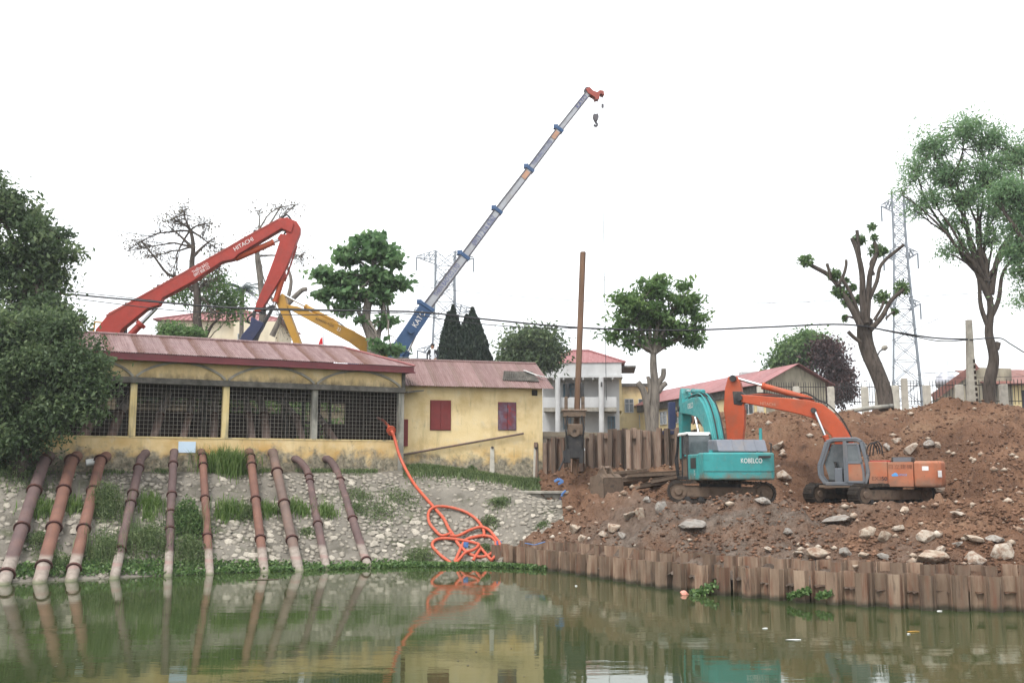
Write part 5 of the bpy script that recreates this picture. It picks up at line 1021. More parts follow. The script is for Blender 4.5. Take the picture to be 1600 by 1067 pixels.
tree('bare_tree', 'half-bare slender tree between the red boom and its arm', [(395, 545, 70), (410, 500, 70), (408, 450, 70), (402, 400, 70), (404, 365, 70)], [.3, .26, .22, .18, .1],
     [blob(440, 325, 70, 30, 16), blob(405, 330, 70, 18, 12), blob(395, 380, 70, 22, 30), blob(462, 320, 70, 14, 12), blob(470, 400, 70, 20, 30), blob(455, 520, 70, 16, 14)], 480, 260, .3, 'leaf_dry', .18, 'bark_grey', 22, .95,
     [([(425, 525, 70), (445, 480, 70), (455, 440, 70), (448, 410, 70), (460, 385, 70)], .2, .04), ([(404, 375, 70), (425, 345, 70), (440, 320, 70)], .1, .03), ([(445, 480, 70), (470, 455, 70), (480, 452, 70)], .2, .14)], shell=.15)
# green small trees under the red boom
def bush(name, label, blobs, n, sub, sig, leaf, size, seed, base, cat='bush', stem=.06, **k):
    return tree(name, label, [base, (blobs_px(base, -6)[0], base[1] - 8, base[2])], [stem, stem * .6], blobs, n, sub, sig, leaf, size, 'bark', seed, .3, cat=cat, **k)
def blobs_px(b, d): return (b[0], b[1] + d)
bush('low_shrub', 'bright green shrub before the cream house wall, above the pump house roof', [blob(290, 522, 60, 30, 10), blob(262, 518, 60, 16, 10)], 2600, 60, .22, 'leaf_mid', .24, 31, (285, 545, 60), 'shrub')
bush('hanging_foliage', 'sparse green foliage in front of the red-roofed cream house', [blob(345, 468, 68, 38, 22), blob(330, 440, 68, 25, 16), blob(285, 462, 68, 20, 16), blob(360, 490, 68, 22, 14)], 2600, 150, .4, 'leaf_mid', .28, 32, (318, 540, 68), 'tree', .1)
# palm tree
pl = at(378, 545, 80); pl.z = 5.7; pr_ = thing('palm_tree', 'dusty blue-green palm between the red boom and its arm', 'palm', pl); pt_ = at(379, 452, 80)
mb = MB(); mb.tube([pl, pl.lerp(pt_, .5), pt_], [.22, .18, .16], 9); mb.build('trunk', M['bark_grey'], pr_, smooth=60)
r = np.random.default_rng(5)
for k in range(16):
    a = 6.283 * k / 16 + r.uniform(-.2, .2); el = r.uniform(-.1, .9); L = r.uniform(1.9, 2.7); pts = []; tv = []; tf = []
    for j in range(9):
        t = j / 8; h = L * t; pts.append(pt_ + V(math.cos(a) * h * math.cos(el * (1 - .5 * t)), math.sin(a) * h * math.cos(el * (1 - .5 * t)), h * math.sin(el) - 1.1 * t * t))
    mb = MB(); mb.tube(pts, list(np.linspace(.03, .008, 9)), 4)
    for j in range(1, 9):
        d = (pts[j] - pts[j - 1]).normalized(); s = d.cross(V(0, 0, 1)).normalized()
        for q in range(4):
            for sg in (-1, 1):
                b0 = pts[j - 1].lerp(pts[j], q / 4); tip = b0 + s * sg * .55 * (1.1 - j / 10) + d * .3 - V(0, 0, .22); mb.add([b0 - d * .03, b0 + d * .03, tip], [(0, 1, 2)])
    mb.build('frond', M['leaf_palm'], pr_)
# broad-leaved tree behind the pump house roof
tree('broadleaf_tree', 'bushy tree with large round green leaves behind the pump house roof', [(584, 560, 52), (582, 530, 52), (572, 500, 52), (578, 460, 52), (585, 430, 52)], [.36, .34, .26, .2, .12],
     [blob(585, 390, 52, 38, 18), blob(540, 400, 52, 28, 16), blob(610, 405, 52, 26, 14), blob(530, 435, 52, 34, 16), blob(590, 430, 52, 35, 18), blob(505, 428, 52, 18, 10), blob(545, 460, 52, 30, 14), blob(505, 460, 52, 20, 9), blob(600, 465, 52, 20, 22), blob(620, 440, 52, 16, 14), blob(540, 480, 51.8, 20, 10), blob(600, 500, 52, 10, 22), blob(575, 375, 52, 22, 12), blob(590, 372, 52, 20, 9), blob(568, 500, 52, 8, 16), blob(610, 545, 50.5, 22, 8), blob(590, 540, 50.5, 16, 9)], 6400, 230, .24, 'leaf_big', .34, 'bark_grey', 41, .45,
     [([(588, 545, 52), (592, 520, 52), (598, 490, 52), (590, 450, 52)], .16, .06), ([(580, 535, 52), (566, 500, 52), (556, 480, 52)], .18, .07), ([(590, 520, 52), (606, 498, 52), (604, 470, 52)], .14, .05)], asp=.62, shell=.15, zsq=.4)
# cypresses
for k, (px, tp, wd, sd_, lb) in enumerate(((707, 478, 22, 51, 'dark pointed cypress behind the house roof, left of the pair'), (738, 482, 28, 52, 'broader dark cypress behind the house roof, right of the pair'))):
    rr = np.random.default_rng(sd_); root = thing('cypress_tree', lb, 'tree', V(at(px, 585, 74).x, 74, 5.7), 0, 'cypress pair'); a, b = at(px, 590, 74), at(px, tp, 74); hh = b.z - a.z
    mb = MB(); mb.tube([V(a.x, a.y, 5.6), a.lerp(b, .9)], [.3, .04], 8); mb.build('trunk', M['bark_dark'], root)
    n = 15000; t = rr.random(n) ** .8; spire = rr.integers(0, 3, n); ax = np.array([0, -.35, .3])[spire] * wd / 22; th = np.array([1, .9, .84])[spire]
    t2 = t * th; wr_ = wd * 74 / 1600 * np.clip(1.12 * (1 - (t2 / th) ** 1.7), .02, 1) * np.clip(.55 + t2 * 2, 0, 1); ang = rr.uniform(0, 6.28, n); rad = wr_ * np.sqrt(.35 + .65 * rr.random(n)) * (1 + .16 * np.sin(ang * 5 + t * 25)) * np.where(spire == 0, 1, .8)
    P = np.stack([a.x + ax + rad * np.cos(ang), a.y + rad * np.sin(ang), a.z + t2 * hh], 1); O = np.stack([np.cos(ang) * .4, np.sin(ang) * .4, np.full(n, 1.3)], 1)
    me = leaf_mesh('crown', P, .34, M['leaf_cypress'], O, -.4, .3, rr); me.transform(XF[root].inverted()); link('crown', me, root)
tree('round_tree', 'round dark green tree between the cypresses and the white building', [(835, 590, 84), (835, 560, 84)], [.3, .2], [blob(815, 540, 84, 24, 22), blob(845, 532, 84, 28, 18), blob(865, 550, 84, 18, 18), blob(800, 560, 84, 18, 18), blob(840, 562, 84, 34, 18), blob(825, 525, 84, 20, 10)], 11000, 180, .45, 'leaf_dark', .36, 'bark', 61, .2, shell=.4)
# round-crowned tree over the back wall, with sawn stumps
tree('round_crowned_tree', 'round-crowned green tree with sawn-off limbs standing behind the tall pile wall', [(1020, 690, 52), (1022, 650, 52), (1024, 610, 52), (1021, 575, 52), (1021, 552, 52)], [.34, .29, .24, .2, .16],
     [blob(1025, 455, 52, 38, 24), blob(985, 475, 52, 32, 22), blob(1065, 475, 52, 32, 24), blob(970, 505, 52, 24, 20), blob(1090, 505, 52, 20, 22), blob(1020, 495, 52, 50, 28), blob(1055, 515, 52, 36, 16), blob(960, 525, 52, 18, 14), blob(985, 535, 52, 16, 12), blob(1085, 528, 52, 22, 12), blob(1040, 535, 52, 14, 10), blob(1012, 528, 52, 20, 12), blob(1025, 440, 52, 20, 10), blob(1075, 450, 52, 16, 12)], 9500, 190, .22, 'leaf_mid', .26, 'bark_grey', 71, .6,
     [([(1016, 680, 52), (1012, 640, 52), (1006, 612, 52), (996, 597, 52)], .22, .15), ([(1022, 620, 52), (1028, 600, 52), (1036, 588, 52), (1037, 576, 52)], .17, .12), ([(1028, 612, 52), (1034, 604, 52), (1041, 598, 52)], .16, .13), ([(1012, 632, 52), (1016, 612, 52), (1014, 595, 52), (1012, 588, 52)], .14, .09), ([(1021, 552, 52), (1008, 540, 52), (990, 520, 52)], .12, .05), ([(1021, 552, 52), (1035, 530, 52), (1060, 505, 52)], .12, .05)], shell=.2, zsq=.5)
tree('bushy_tree', 'bushy green tree behind the long red-roofed building', [(1250, 630, 100), (1255, 590, 100)], [.35, .25], [blob(1240, 550, 100, 26, 20), blob(1262, 535, 100, 20, 14), blob(1222, 568, 100, 14, 14), blob(1290, 540, 100, 12, 14), blob(1255, 570, 100, 22, 14)], 9000, 130, .55, 'leaf_mid', .42, 'bark', 81, .2, shell=.4)
tree('bushy_tree', 'dark reddish leafed tree right of the long building gable', [(1300, 650, 98), (1302, 590, 98)], [.3, .2], [blob(1295, 560, 98, 22, 22), blob(1310, 590, 98, 18, 22), blob(1285, 545, 98, 16, 12), blob(1318, 612, 98, 12, 14), blob(1300, 610, 98, 20, 20)], 9000, 130, .55, 'leaf_red', .4, 'bark', 82, .2, shell=.4)
# pollarded tree
PYt = 57.5
PL = [([(1385, 640), (1381, 610), (1370, 580), (1357, 550), (1351, 525), (1352, 500)], .62, .44), ([(1352, 505), (1348, 470), (1347, 430), (1340, 395), (1331, 372)], .34, .11), ([(1343, 400), (1341, 380), (1339, 360)], .16, .10), ([(1354, 505), (1357, 460), (1360, 425), (1370, 395), (1366, 378)], .3, .1), ([(1357, 470), (1370, 440), (1378, 412), (1412, 383)], .2, .09),
      ([(1345, 510), (1330, 480), (1312, 450), (1295, 430), (1268, 415), (1258, 406)], .3, .1), ([(1298, 436), (1296, 425), (1292, 412)], .14, .09), ([(1310, 445), (1318, 430), (1322, 415), (1322, 406)], .16, .08), ([(1345, 500), (1330, 460), (1316, 436)], .18, .1), ([(1360, 515), (1378, 495), (1392, 470), (1412, 452)], .26, .1), ([(1366, 500), (1378, 480), (1380, 470)], .14, .08), ([(1384, 498), (1392, 490), (1398, 487)], .1, .05), ([(1345, 535), (1333, 526), (1325, 518)], .18, .11), ([(1340, 500), (1328, 495), (1322, 497)], .1, .06), ([(1366, 430), (1360, 412), (1368, 398)], .12, .07)]
root = thing('pollarded_tree', 'pollarded tree with bare sawn limbs and small leaf tufts', 'tree', at(1385, 645, PYt)); mb = MB()
for pts, ra, rb in PL: Q = smoothpts([at(*q, PYt + (i * .25 if len(pts) > 5 else .3)) for i, q in enumerate(pts)], 4); k_ = .68 if ra > .5 else .64; mb.tube(Q, list(np.linspace(ra * k_, rb, len(Q))), 10)
mb.build('trunk', M['bark_dark'], root, smooth=60)
r = np.random.default_rng(91)
for (px, py, s, z) in ((1259, 408, 13, 10), (1304, 430, 11, 10), (1315, 458, 11, 10), (1325, 470, 12, 11), (1345, 468, 9, 9), (1378, 465, 12, 12), (1408, 450, 13, 12), (1370, 392, 14, 12), (1342, 375, 11, 9), (1366, 372, 7, 6), (1333, 450, 6, 6), (1322, 440, 7, 6), (1320, 497, 5, 6), (1398, 487, 7, 5), (1362, 355, 8, 8), (1382, 392, 6, 6), (1305, 455, 7, 8)):
    n = 330 if s > 8 else 110; c = at(px, py, PYt + .6); d = r.normal(size=(n, 3)); d /= np.linalg.norm(d, axis=1)[:, None]; P = np.array(c) + d * (r.random(n) ** .45)[:, None] * np.array([s, s, z]) * PYt / 1600 * r.uniform(.85, 1.2, n)[:, None]
    me = leaf_mesh('leaf_tuft', P, .23, M['hyacinth'], d, .1, .4, r); me.transform(XF[root].inverted()); link('leaf_tuft', me, root)
# big feathery tree at right
tree('feathery_tree', 'tall feathery pale-green tree rising at the right edge', [(1547, 650, 56), (1546, 600, 56), (1553, 560, 56), (1545, 520, 56), (1548, 480, 56), (1540, 440, 56)], [.36, .33, .31, .24, .19, .14],
     [blob(1510, 205, 56, 38, 26), blob(1545, 215, 56, 36, 26), blob(1455, 230, 56, 38, 24), blob(1430, 270, 56, 26, 24), blob(1480, 270, 56, 42, 28), blob(1540, 270, 56, 45, 32), blob(1590, 240, 56, 35, 35), blob(1460, 310, 56, 30, 20), blob(1510, 310, 56, 38, 22), blob(1412, 300, 56, 14, 12), blob(1430, 325, 56, 16, 14), blob(1490, 345, 56, 24, 14), blob(1500, 385, 56, 26, 16), blob(1550, 370, 56, 26, 24), blob(1560, 330, 56, 30, 20), blob(1480, 395, 56, 14, 12)], 19000, 330, .32, 'leaf_pale', .22, 'bark_dark', 101, .7,
     [([(1548, 470, 56), (1525, 420, 56), (1515, 370, 56), (1490, 330, 56)], .2, .05), ([(1548, 460, 56), (1560, 400, 56), (1590, 350, 56)], .2, .06), ([(1543, 440, 56), (1530, 390, 56), (1528, 320, 56)], .18, .05), ([(1546, 515, 56), (1533, 480, 56), (1530, 445, 56), (1526, 420, 56)], .15, .07), ([(1546, 500, 56), (1560, 470, 56), (1566, 430, 56), (1580, 405, 56)], .16, .06), ([(1556, 545, 56), (1560, 535, 56)], .2, .14)], asp=.32, shell=.2, droop=.5)
tree('feathery_tree', 'lower bright green tree leaning in at the right edge', [(1660, 650, 52), (1655, 550, 52), (1640, 450, 52)], [.4, .34, .24], [blob(1580, 300, 52, 34, 26), blob(1600, 340, 52, 30, 28), blob(1590, 385, 52, 24, 30), blob(1625, 310, 52, 34, 40), blob(1560, 310, 52, 16, 14), blob(1595, 430, 52, 14, 26), blob(1598, 470, 52, 14, 8)], 15000, 220, .3, 'leaf_pale', .2, 'bark_dark', 102, .5, asp=.32, shell=.2, droop=.5)

# ------------------------------------------------------------------ lattice pylons
def pylon(label, px, topy, basey, Y, w0, w1, arms, rz):
    b = at(px, basey, Y); b.z = 5.7; t = at(px, topy, Y); Hh = t.z - b.z; root = thing('lattice_pylon', label, 'pylon', b, rz, 'power line pylons'); X = XF[root]
    def wd(z): k = z / Hh; return w0 + (w1 - w0) * min(1, k / .8)
    for sx in (-1, 1):
        for sy in (-1, 1):
            mb = MB(X); q = [(sx * wd(z) / 2, sy * wd(z) / 2, z) for z in np.linspace(0, Hh, 8)]; mb.tube(q, .18, 5); mb.build('leg', M['galv'], root)
    mb = MB(X); z = 0
    while z < Hh - .5:
        h = max(1.8, wd(z) * .85); z2 = min(Hh, z + h); a, c = wd(z) / 2, wd(z2) / 2
        for k in range(4):
            p = [(-a, -a), (a, -a), (a, a), (-a, a)]; p2 = [(-c, -c), (c, -c), (c, c), (-c, c)]; i, j = k, (k + 1) % 4
            mb.beam((*p[i], z), (*p2[j], z2), .12, .12); mb.beam((*p[j], z), (*p2[i], z2), .12, .12); mb.beam((*p2[i], z2), (*p2[j], z2), .11, .11)
        z = z2
    mb.build('bracing', M['galv'], root); tips = []
    for (zf, ln) in arms:
        z = Hh * zf
        for s in (-1, 1):
            mb = MB(X); tip = V(s * ln, 0, z + .9)
            for sy in (-1, 1): mb.beam((s * w1 / 2, sy * w1 / 2, z), tip, .15, .15); mb.beam((s * w1 / 2, sy * w1 / 2, z + 1.9), tip + V(0, 0, .2), .13, .13)
            for f in (.3, .6): 
                for sy in (-1, 1): q = V(s * w1 / 2, sy * w1 / 2, z).lerp(tip, f); mb.beam(q, V(s * w1 / 2, sy * w1 / 2, z + 1.9).lerp(tip, f), .12, .12); mb.beam(q, V(s * w1 / 2, sy * w1 / 2, z + 1.9).lerp(tip, f - .3), .12, .12)
            cr = mb.build('crossarm', M['galv'], root)
            mb = MB(X); mb.tube([tip, tip - V(0, 0, 2.6)], .15, 6); mb.build('insulator', M['galv'], cr); tips.append(X @ (tip - V(0, 0, 2.6)))
    return tips
tl = pylon('pale lattice pylon behind the crane boom', 693, 396, 700, 190, 6.2, 3.6, [(.50, 5.0), (.70, 5.6), (.955, 5.4)], R(6))
tr = pylon('tall lattice pylon behind the pollarded tree', 1420, 300, 660, 170, 5.4, 1.9, [(.55, 2.7), (.74, 2.7), (.93, 2.7)], R(-20))
def sag(a, b, s, n=24): return [a.lerp(b, k / n) - V(0, 0, s * 4 * (k / n) * (1 - k / n)) for k in range(n + 1)]
for k, (a, b) in enumerate(zip(tl, tr)):
    mb = MB(); mb.tube(sag(a, b, 5), .035, 4); o = mb.build('power_conductor', M['galv'], origin=a); tag(o, f'thin high-voltage wire between the pylons, {["lowest left", "lowest right", "middle left", "middle right", "top left", "top right"][k]} arm', 'wire', 'high-voltage wires between the pylons')
    mb = MB(); e = b + V(120, -20, 6); mb.tube(sag(b, e, 4), .035, 4); o = mb.build('power_conductor', M['galv'], origin=b); tag(o, f'thin high-voltage wire leaving the right pylon, {["lowest left", "lowest right", "middle left", "middle right", "top left", "top right"][k]} arm', 'wire', 'high-voltage wires leaving rightwards')

# ------------------------------------------------------------------ far buildings
def hip_roof(root, X, x0, x1, y0, y1, z, h, ov, m, inset=None):
    x0 -= ov; x1 += ov; y0 -= ov; y1 += ov; i = inset if inset is not None else (y1 - y0) / 2; ym = (y0 + y1) / 2; A_, B_, C_, D_ = V(x0, y0, z), V(x1, y0, z), V(x1, y1, z), V(x0, y1, z); r0, r1 = V(x0 + i, ym, z + h), V(x1 - i, ym, z + h)
    mb = MB(X); mb.add([A_, B_, C_, D_, r0, r1], [(0, 1, 5, 4), (1, 2, 5), (2, 3, 4, 5), (3, 0, 4), (0, 3, 2, 1)]); rf = mb.build('roof', M[m], root)
    mb = MB(X)
    for p, q in ((r0, r1), (A_, r0), (B_, r1), (C_, r1), (D_, r0)): mb.tube([p + V(0, 0, .05), q + V(0, 0, .05)], .1, 6)
    mb.build('ridge_tiles', M[m], rf)
    mb = MB(X); n = int((x1 - x0) / .45)
    for k in range(n):                                          # sheet seams on the visible slope
        x = x0 + (x1 - x0) * (k + .5) / n; f = min(1, max(.05, min((x - x0) / i, (x1 - x) / i))); mb.beam((x, y0, z + .03), (x, y0 + (ym - y0) * f, z + h * f + .03), .05, .05)
    mb.build('roof_seams', M[m], rf); return rf
def window(root, X, x, z, w, h, y, fm='white_wall', bars=True, depth=.08):
    mb = MB(X); mb.box((x, y - .02, z), (x + w, y + .01, z + h)); p = mb.build('window', M['pane'], root)
    mb = MB(X)
    for a, b in (((x - .06, z - .06), (x + w + .06, z)), ((x - .06, z + h), (x + w + .06, z + h + .06)), ((x - .06, z), (x, z + h)), ((x + w, z), (x + w + .06, z + h))): mb.box((a[0], y - depth, a[1]), (b[0], y, b[1]))
    if bars: mb.box((x + w / 2 - .03, y - depth + .01, z), (x + w / 2 + .03, y - .021, z + h)); mb.box((x, y - depth + .02, z + h * .66), (x + w, y - .022, z + h * .66 + .05))
    mb.build('frame', M[fm], p); return p
# cream house behind the red boom
Yc = 92; s = Yc / 1600; c = at(248, 560, Yc); c.z = 5.6; cb = thing('cream_house', 'cream house with hipped red roof behind the red boom', 'house', c, R(4)); X = XF[cb]; zE = at(248, 501, Yc).z - c.z; wt = 190 * s
mb = MB(X); mb.box((.5, 0, 0), (wt - .3, 8, zE)); mb.build('wall', M['cream'], cb); mb = MB(X); mb.box((wt * .62, -1.0, 0), (wt * .63 + 3.6, -.002, zE - .1)); mb.build('bay_wall', M['cream'], cb)
mb = MB(X); mb.box((-.1, -.3, zE - 1.6), (.5, 4, zE)); mb.build('corner_pier', M['grey_gable'], cb); hip_roof(cb, X, 0, wt, 0, 8, zE, 1.5, .5, 'roof_red'); window(cb, X, wt * .66, zE - 2.6, 1.4, 1.3, -1.0)
# white two-storey building
Yw = 95; s = Yw / 1600; c = at(846, 680, Yw); c.z = 5.6; wb = thing('white_building', 'white two-storey building with balcony, round columns and hipped red roof', 'building', c, R(-5)); X = XF[wb]
def wz(py): return at(900, py, Yw).z - c.z
W_ = 122 * s; zt = wz(571)
mb = MB(X); mb.box((0, 2.2, 0), (W_, 8, zt)); mb.build('main_wall', M['white_wall'], wb)
mb = MB(X); mb.box((-.25, -.25, wz(588)), (W_ + .2, 2.2, wz(568))); mb.build('parapet', M['white_wall'], wb, bevel=.02)
mb = MB(X); mb.box((-.35, -.45, wz(591)), (W_ + .3, 2.2, wz(588))); sl2 = mb.build('roof_slab', M['white_wall'], wb)
for k in range(8): mb = MB(X); x = .2 + k * W_ / 8; mb.box((x, -.40, wz(592) - .12), (x + .14, 2.1, wz(591) - .001)); mb.build('slab_rib', M['white_wall'], sl2)
mb = MB(X); mb.box((.2, -.1, wz(643)), (W_ - .3, 2.2, wz(637))); mb.build('floor_slab', M['concrete'], wb)
mb = MB(X); mb.box((.2, -.1, wz(637)), (W_ - .3, .05, wz(621))); mb.build('balcony_wall', M['white_wall'], wb, bevel=.02)
for px in (872, 939.5): x = (px - 846) * s; mb = MB(X); mb.tube([(x, -.35, 0), (x, -.35, wz(591))], .24, 14); mb.build('column', M['white_wall'], wb, smooth=40)
d = window(wb, X, (880 - 846) * s, wz(620), 22 * s, 17 * s + .3, 2.2, 'blue_frame', True, .12); mb = MB(X); mb.box(((881 - 846) * s, 2.0, wz(620)), ((886 - 846) * s, 2.08, wz(600))); mb.build('shutter', M['blue_frame'], d)
window(wb, X, (880 - 846) * s, wz(668), 10 * s, 18 * s, 2.2, 'blue_frame'); window(wb, X, (950 - 846) * s, wz(668), 10 * s, 18 * s, 2.2, 'blue_frame')
hip_roof(wb, X, -.2, W_ + .2, 0, 8, wz(568) + .003, (571 - 544) * s, .35, 'roof_red', 3.4)
mb = MB(X); mb.box((W_ - 1.9, 2.4, wz(640)), (W_ + .25, 7.5, wz(575))); mb.build('side_wall', M['yellow_far'], wb)
mb = MB(X); mb.box((W_ - .9, 2.0, wz(572)), (W_ + 1.6, 7.8, wz(569))); mb.build('side_roof', M['black_concrete'], wb)
mb = MB(X); mb.tube([((940 - 846) * s, -.4, wz(598)), ((940 - 846) * s, -.8, wz(601)), ((940 - 846) * s, -.85, wz(606))], .08, 8); mb.build('wall_lamp', M['blacksteel'], wb)
c = at(962, 680, 104); c.z = 5.6; an = thing('yellow_annex', 'low yellow annex with flat dark roof beside the white building', 'building', c, 0); X = XF[an]; s = 104 / 1600; z1 = at(962, 604, 104).z - c.z
mb = MB(X); mb.box((0, 0, 0), (70 * s, 6, z1)); mb.build('wall', M['yellow_far'], an); mb = MB(X); mb.box((-.3, -.4, z1), (72 * s, 6.3, z1 + .3)); mb.build('roof', M['black_concrete'], an)
for k in range(3): window(an, X, 1.0 + k * 1.4, z1 - 2.6, .8, 1.3, 0)
# long building with red roof: gable end towards us, ridge running back to the left
g0 = at(1199, 640, 78); g0.z = 5.6; gd = V(-.243, .97, 0); lb_ = thing('long_building', 'long yellow building with red roof and grey mouldy gable end', 'building', g0, math.atan2(.243, .97)); X = XF[lb_]; s = 78 / 1600
ze = at(1199, 596, 78).z - 5.6; zr = at(1248, 570, 78).z - 5.6; gw = 103 * s; LL = 31
mb = MB(X); mb.slab([(0, .1, 0), (gw, .1, 0), (gw, .1, ze), (gw / 2, .1, zr), (0, .1, ze)], (0, 1, 0), .2); mb.build('gable_wall', M['grey_gable'], lb_)
mb = MB(X); mb.box((0, .202, 0), (.2, LL, ze)); mb.build('side_wall', M['yellow_far'], lb_); mb = MB(X); mb.box((-.25, 0.25, ze - .85), (-.002, LL, ze - .15)); mb.build('eave_beam', M['black_concrete'], lb_)
for sd_, nm in ((-1, 'roof'), (1, 'roof')):
    a = -.55 if sd_ < 0 else gw + .55; zz = ze - .2
    for k in range(16):
        y0, y1 = -.5 + k * (LL + .8) / 16, -.5 + (k + 1) * (LL + .8) / 16 + .05; mb = MB(X); mb.slab([(a, y0, zz + .01 * (k % 2)), (a, y1, zz + .01 * (k % 2)), (gw / 2, y1, zr + .12 + .01 * (k % 2)), (gw / 2, y0, zr + .12 + .01 * (k % 2))], (-sd_ * .5, 0, 1), .06); mb.build('roof_sheet', M['roof_red'], lb_)
XS = X @ Matrix.Rotation(R(-90), 4, 'Z')                        # window frame: local x runs along -y of the building
for k in range(8):
    y = 2.5 + k * 3.5; Xw = X @ Matrix.Translation((0, y + 1.2, 0)) @ Matrix.Rotation(R(-90), 4, 'Z'); window(lb_, Xw, 0, ze - 2.3, 1.5, 1.15, -.004)
mb = MB(X); mb.box((-.06, 9, 1.4), (-.002, 9.9, 3.5)); mb.build('door', M['blue_frame'], lb_)
c = at(1172, 588, 100); o = MB(); o.box((c.x - .9, 100, c.z - 2.5), (c.x + .9, 101, c.z + .5)); o = o.build('roof_tank', M['white_wall'], origin=c, bevel=.1); tag(o, 'small white roof tank poking above the long red roof', 'tank')
# right-hand house
g0 = at(1528, 640, 72); g0.z = 5.6; rh = thing('brown_roof_house', 'low house with rusty brown roof behind the fence at right', 'house', g0, R(-4)); X = XF[rh]; s = 72 / 1600; zr = at(1528, 572, 72).z - 5.6; ze = at(1528, 600, 72).z - 5.6
mb = MB(X); mb.slab([(-66 * s, 0, 0), (2.4, 0, 0), (2.4, 0, zr - .2), (0, 0, zr - .1), (-68 * s, 0, at(1460, 620, 72).z - 5.6)], (0, 1, 0), .2); mb.build('gable_wall', M['grey_gable'], rh)
mb = MB(X); mb.box((2.4, -.05, 0), (9, 4, ze)); mb.build('wall', M['yellow_far'], rh); mb = MB(X); mb.box((3.0, -.1, 2.2), (7.5, -.052, ze - .45)); mb.build('shutter', M['blacksteel'], rh)
for k in range(9):
    x0, x1 = -.3 + k * 1.15, -.3 + (k + 1) * 1.15 + .04; mb = MB(X); mb.slab([(x0 + (1.6 if k > 1 else .6), -.7, ze - .05 + .012 * (k % 2)), (x1 + (1.6 if k > 1 else 1.6), -.7, ze - .05 + .012 * (k % 2)), (x1, 3.2, zr + .012 * (k % 2)), (x0, 3.2, zr + .012 * (k % 2))], (0, -.3, 1), .06); mb.build('roof_sheet', M['roof_brown'], rh)
mb = MB(X); mb.beam((0, -.3, zr + .02), (-70 * s, -.3, at(1458, 621, 72).z - 5.6), .5, .1, (0, 1, 0)); mb.build('verge', M['roof_brown'], rh)
c = at(1478, 597, 78); r_ = 16 * 78 / 1600; mb = MB()
mb.tube([c + V(0, 0, -r_ * math.cos(a)) for a in np.linspace(0, math.pi, 13)], [max(.01, r_ * math.sin(a)) for a in np.linspace(0, math.pi, 13)], 20, False)
bl = thing('ball_tank', 'silver ball-shaped water tank behind the fence', 'tank', c - V(0, 0, r_ + 1.2)); mb.build('ball', M['ball'], bl, smooth=70)
for a in (0, 2.1, 4.2): mb = MB(); mb.tube([c + V(math.cos(a) * r_ * .6, math.sin(a) * r_ * .6, -r_ * .7), c + V(math.cos(a) * r_ * .7, math.sin(a) * r_ * .7, -r_ - 4)], .06, 6); mb.build('leg', M['galv'], bl)
mb = MB(); mb.tube([c + V(-2.0, 0, r_ - .12), c + V(2.3, 0, r_ + .1)], .03, 5); mb.tube([c + V(.2, 0, r_), c + V(.2, 0, r_ + .9)], .02, 5); mb.build('aerial', M['galv'], bl)

# ------------------------------------------------------------------ iron fence on the crest
FP = [(1188, 630, 74), (1245, 631, 72), (1299, 632, 70), (1352, 633, 68), (1400, 632, 66), (1449, 632, 64.5), (1500, 632, 63), (1569, 632, 61.5), (1640, 632, 60)]
fn = thing('iron_fence', 'dark iron picket fence with cream concrete posts along the crest', 'fence', at(*FP[3])); pk = MB(); pk.box((-.018, -.012, 0), (.018, .012, 1.42)); pk.add([(-.018, -.012, 1.42), (.018, -.012, 1.42), (.018, .012, 1.42), (-.018, .012, 1.42), (0, 0, 1.56)], [(0, 1, 4), (1, 2, 4), (2, 3, 4), (3, 0, 4)])
pme = bpy.data.meshes.new('picket'); pme.from_pydata(pk.v, [], pk.f); pme.materials.append(M['iron'])
for i, q in enumerate(FP):
    p = at(*q); mb = MB(Matrix.Translation(p)); mb.box((-.2, -.2, -2.4), (.2, .2, 1.22)); mb.build('post', M['pale_concrete'], fn, bevel=.03)
    if i:
        a = at(*FP[i - 1]); n = int((p - a).length / .19)
        for k in range(1, n): inst('picket', pme, fn, Matrix.Translation(a.lerp(p, k / n) + V(0, 0, .02)))
        for z in (.2, 1.2): mb = MB(); mb.beam(a + V(0, 0, z), p + V(0, 0, z), .04, .05); mb.build('rail', M['iron'], fn)
mb = MB(); a = at(1414.5, 634, 60); mb.box((a.x - .16, a.y - .16, a.z - 1.5), (a.x + .16, a.y + .16, at(1414, 591, 60).z)); o = mb.build('concrete_post', M['pale_concrete'], origin=a, bevel=.03); tag(o, 'lone pale concrete post standing before the fence, left of the tapered pole', 'post')
pb_ = at(1519, 640, 54); pt_ = at(1513.5, 500, 54); up_ = thing('utility_pole', 'tapered grey concrete utility pole with recessed steps at right', 'utility pole', pb_)
mb = MB(); mb.add([pb_ + V(x * .24, y * .2, -.6) for x, y in ((-1, -1), (1, -1), (1, 1), (-1, 1))] + [pt_ + V(x * .14, y * .12, 0) for x, y in ((-1, -1), (1, -1), (1, 1), (-1, 1))], [(0, 3, 2, 1), (4, 5, 6, 7), (0, 1, 5, 4), (1, 2, 6, 5), (2, 3, 7, 6), (3, 0, 4, 7)]); mb.build('pole_shaft', M['concrete'], up_, bevel=.02)
for k in range(9): p = pb_.lerp(pt_, .04 + .062 * k) + V(.2 - .009 * k, -.19 + .006 * k, 0); mb = MB(); mb.box((p.x - .05, p.y - .03, p.z - .09), (p.x + .06, p.y + .05, p.z + .09)); mb.build('recess', M['dark'], up_)
lp = at(1366, 650, 66); lp.z = 5.7; lt = at(1371, 585, 66); sl_p = thing('street_lamp', 'slim street lamp leaning beside the pollarded tree trunk', 'street lamp', lp)
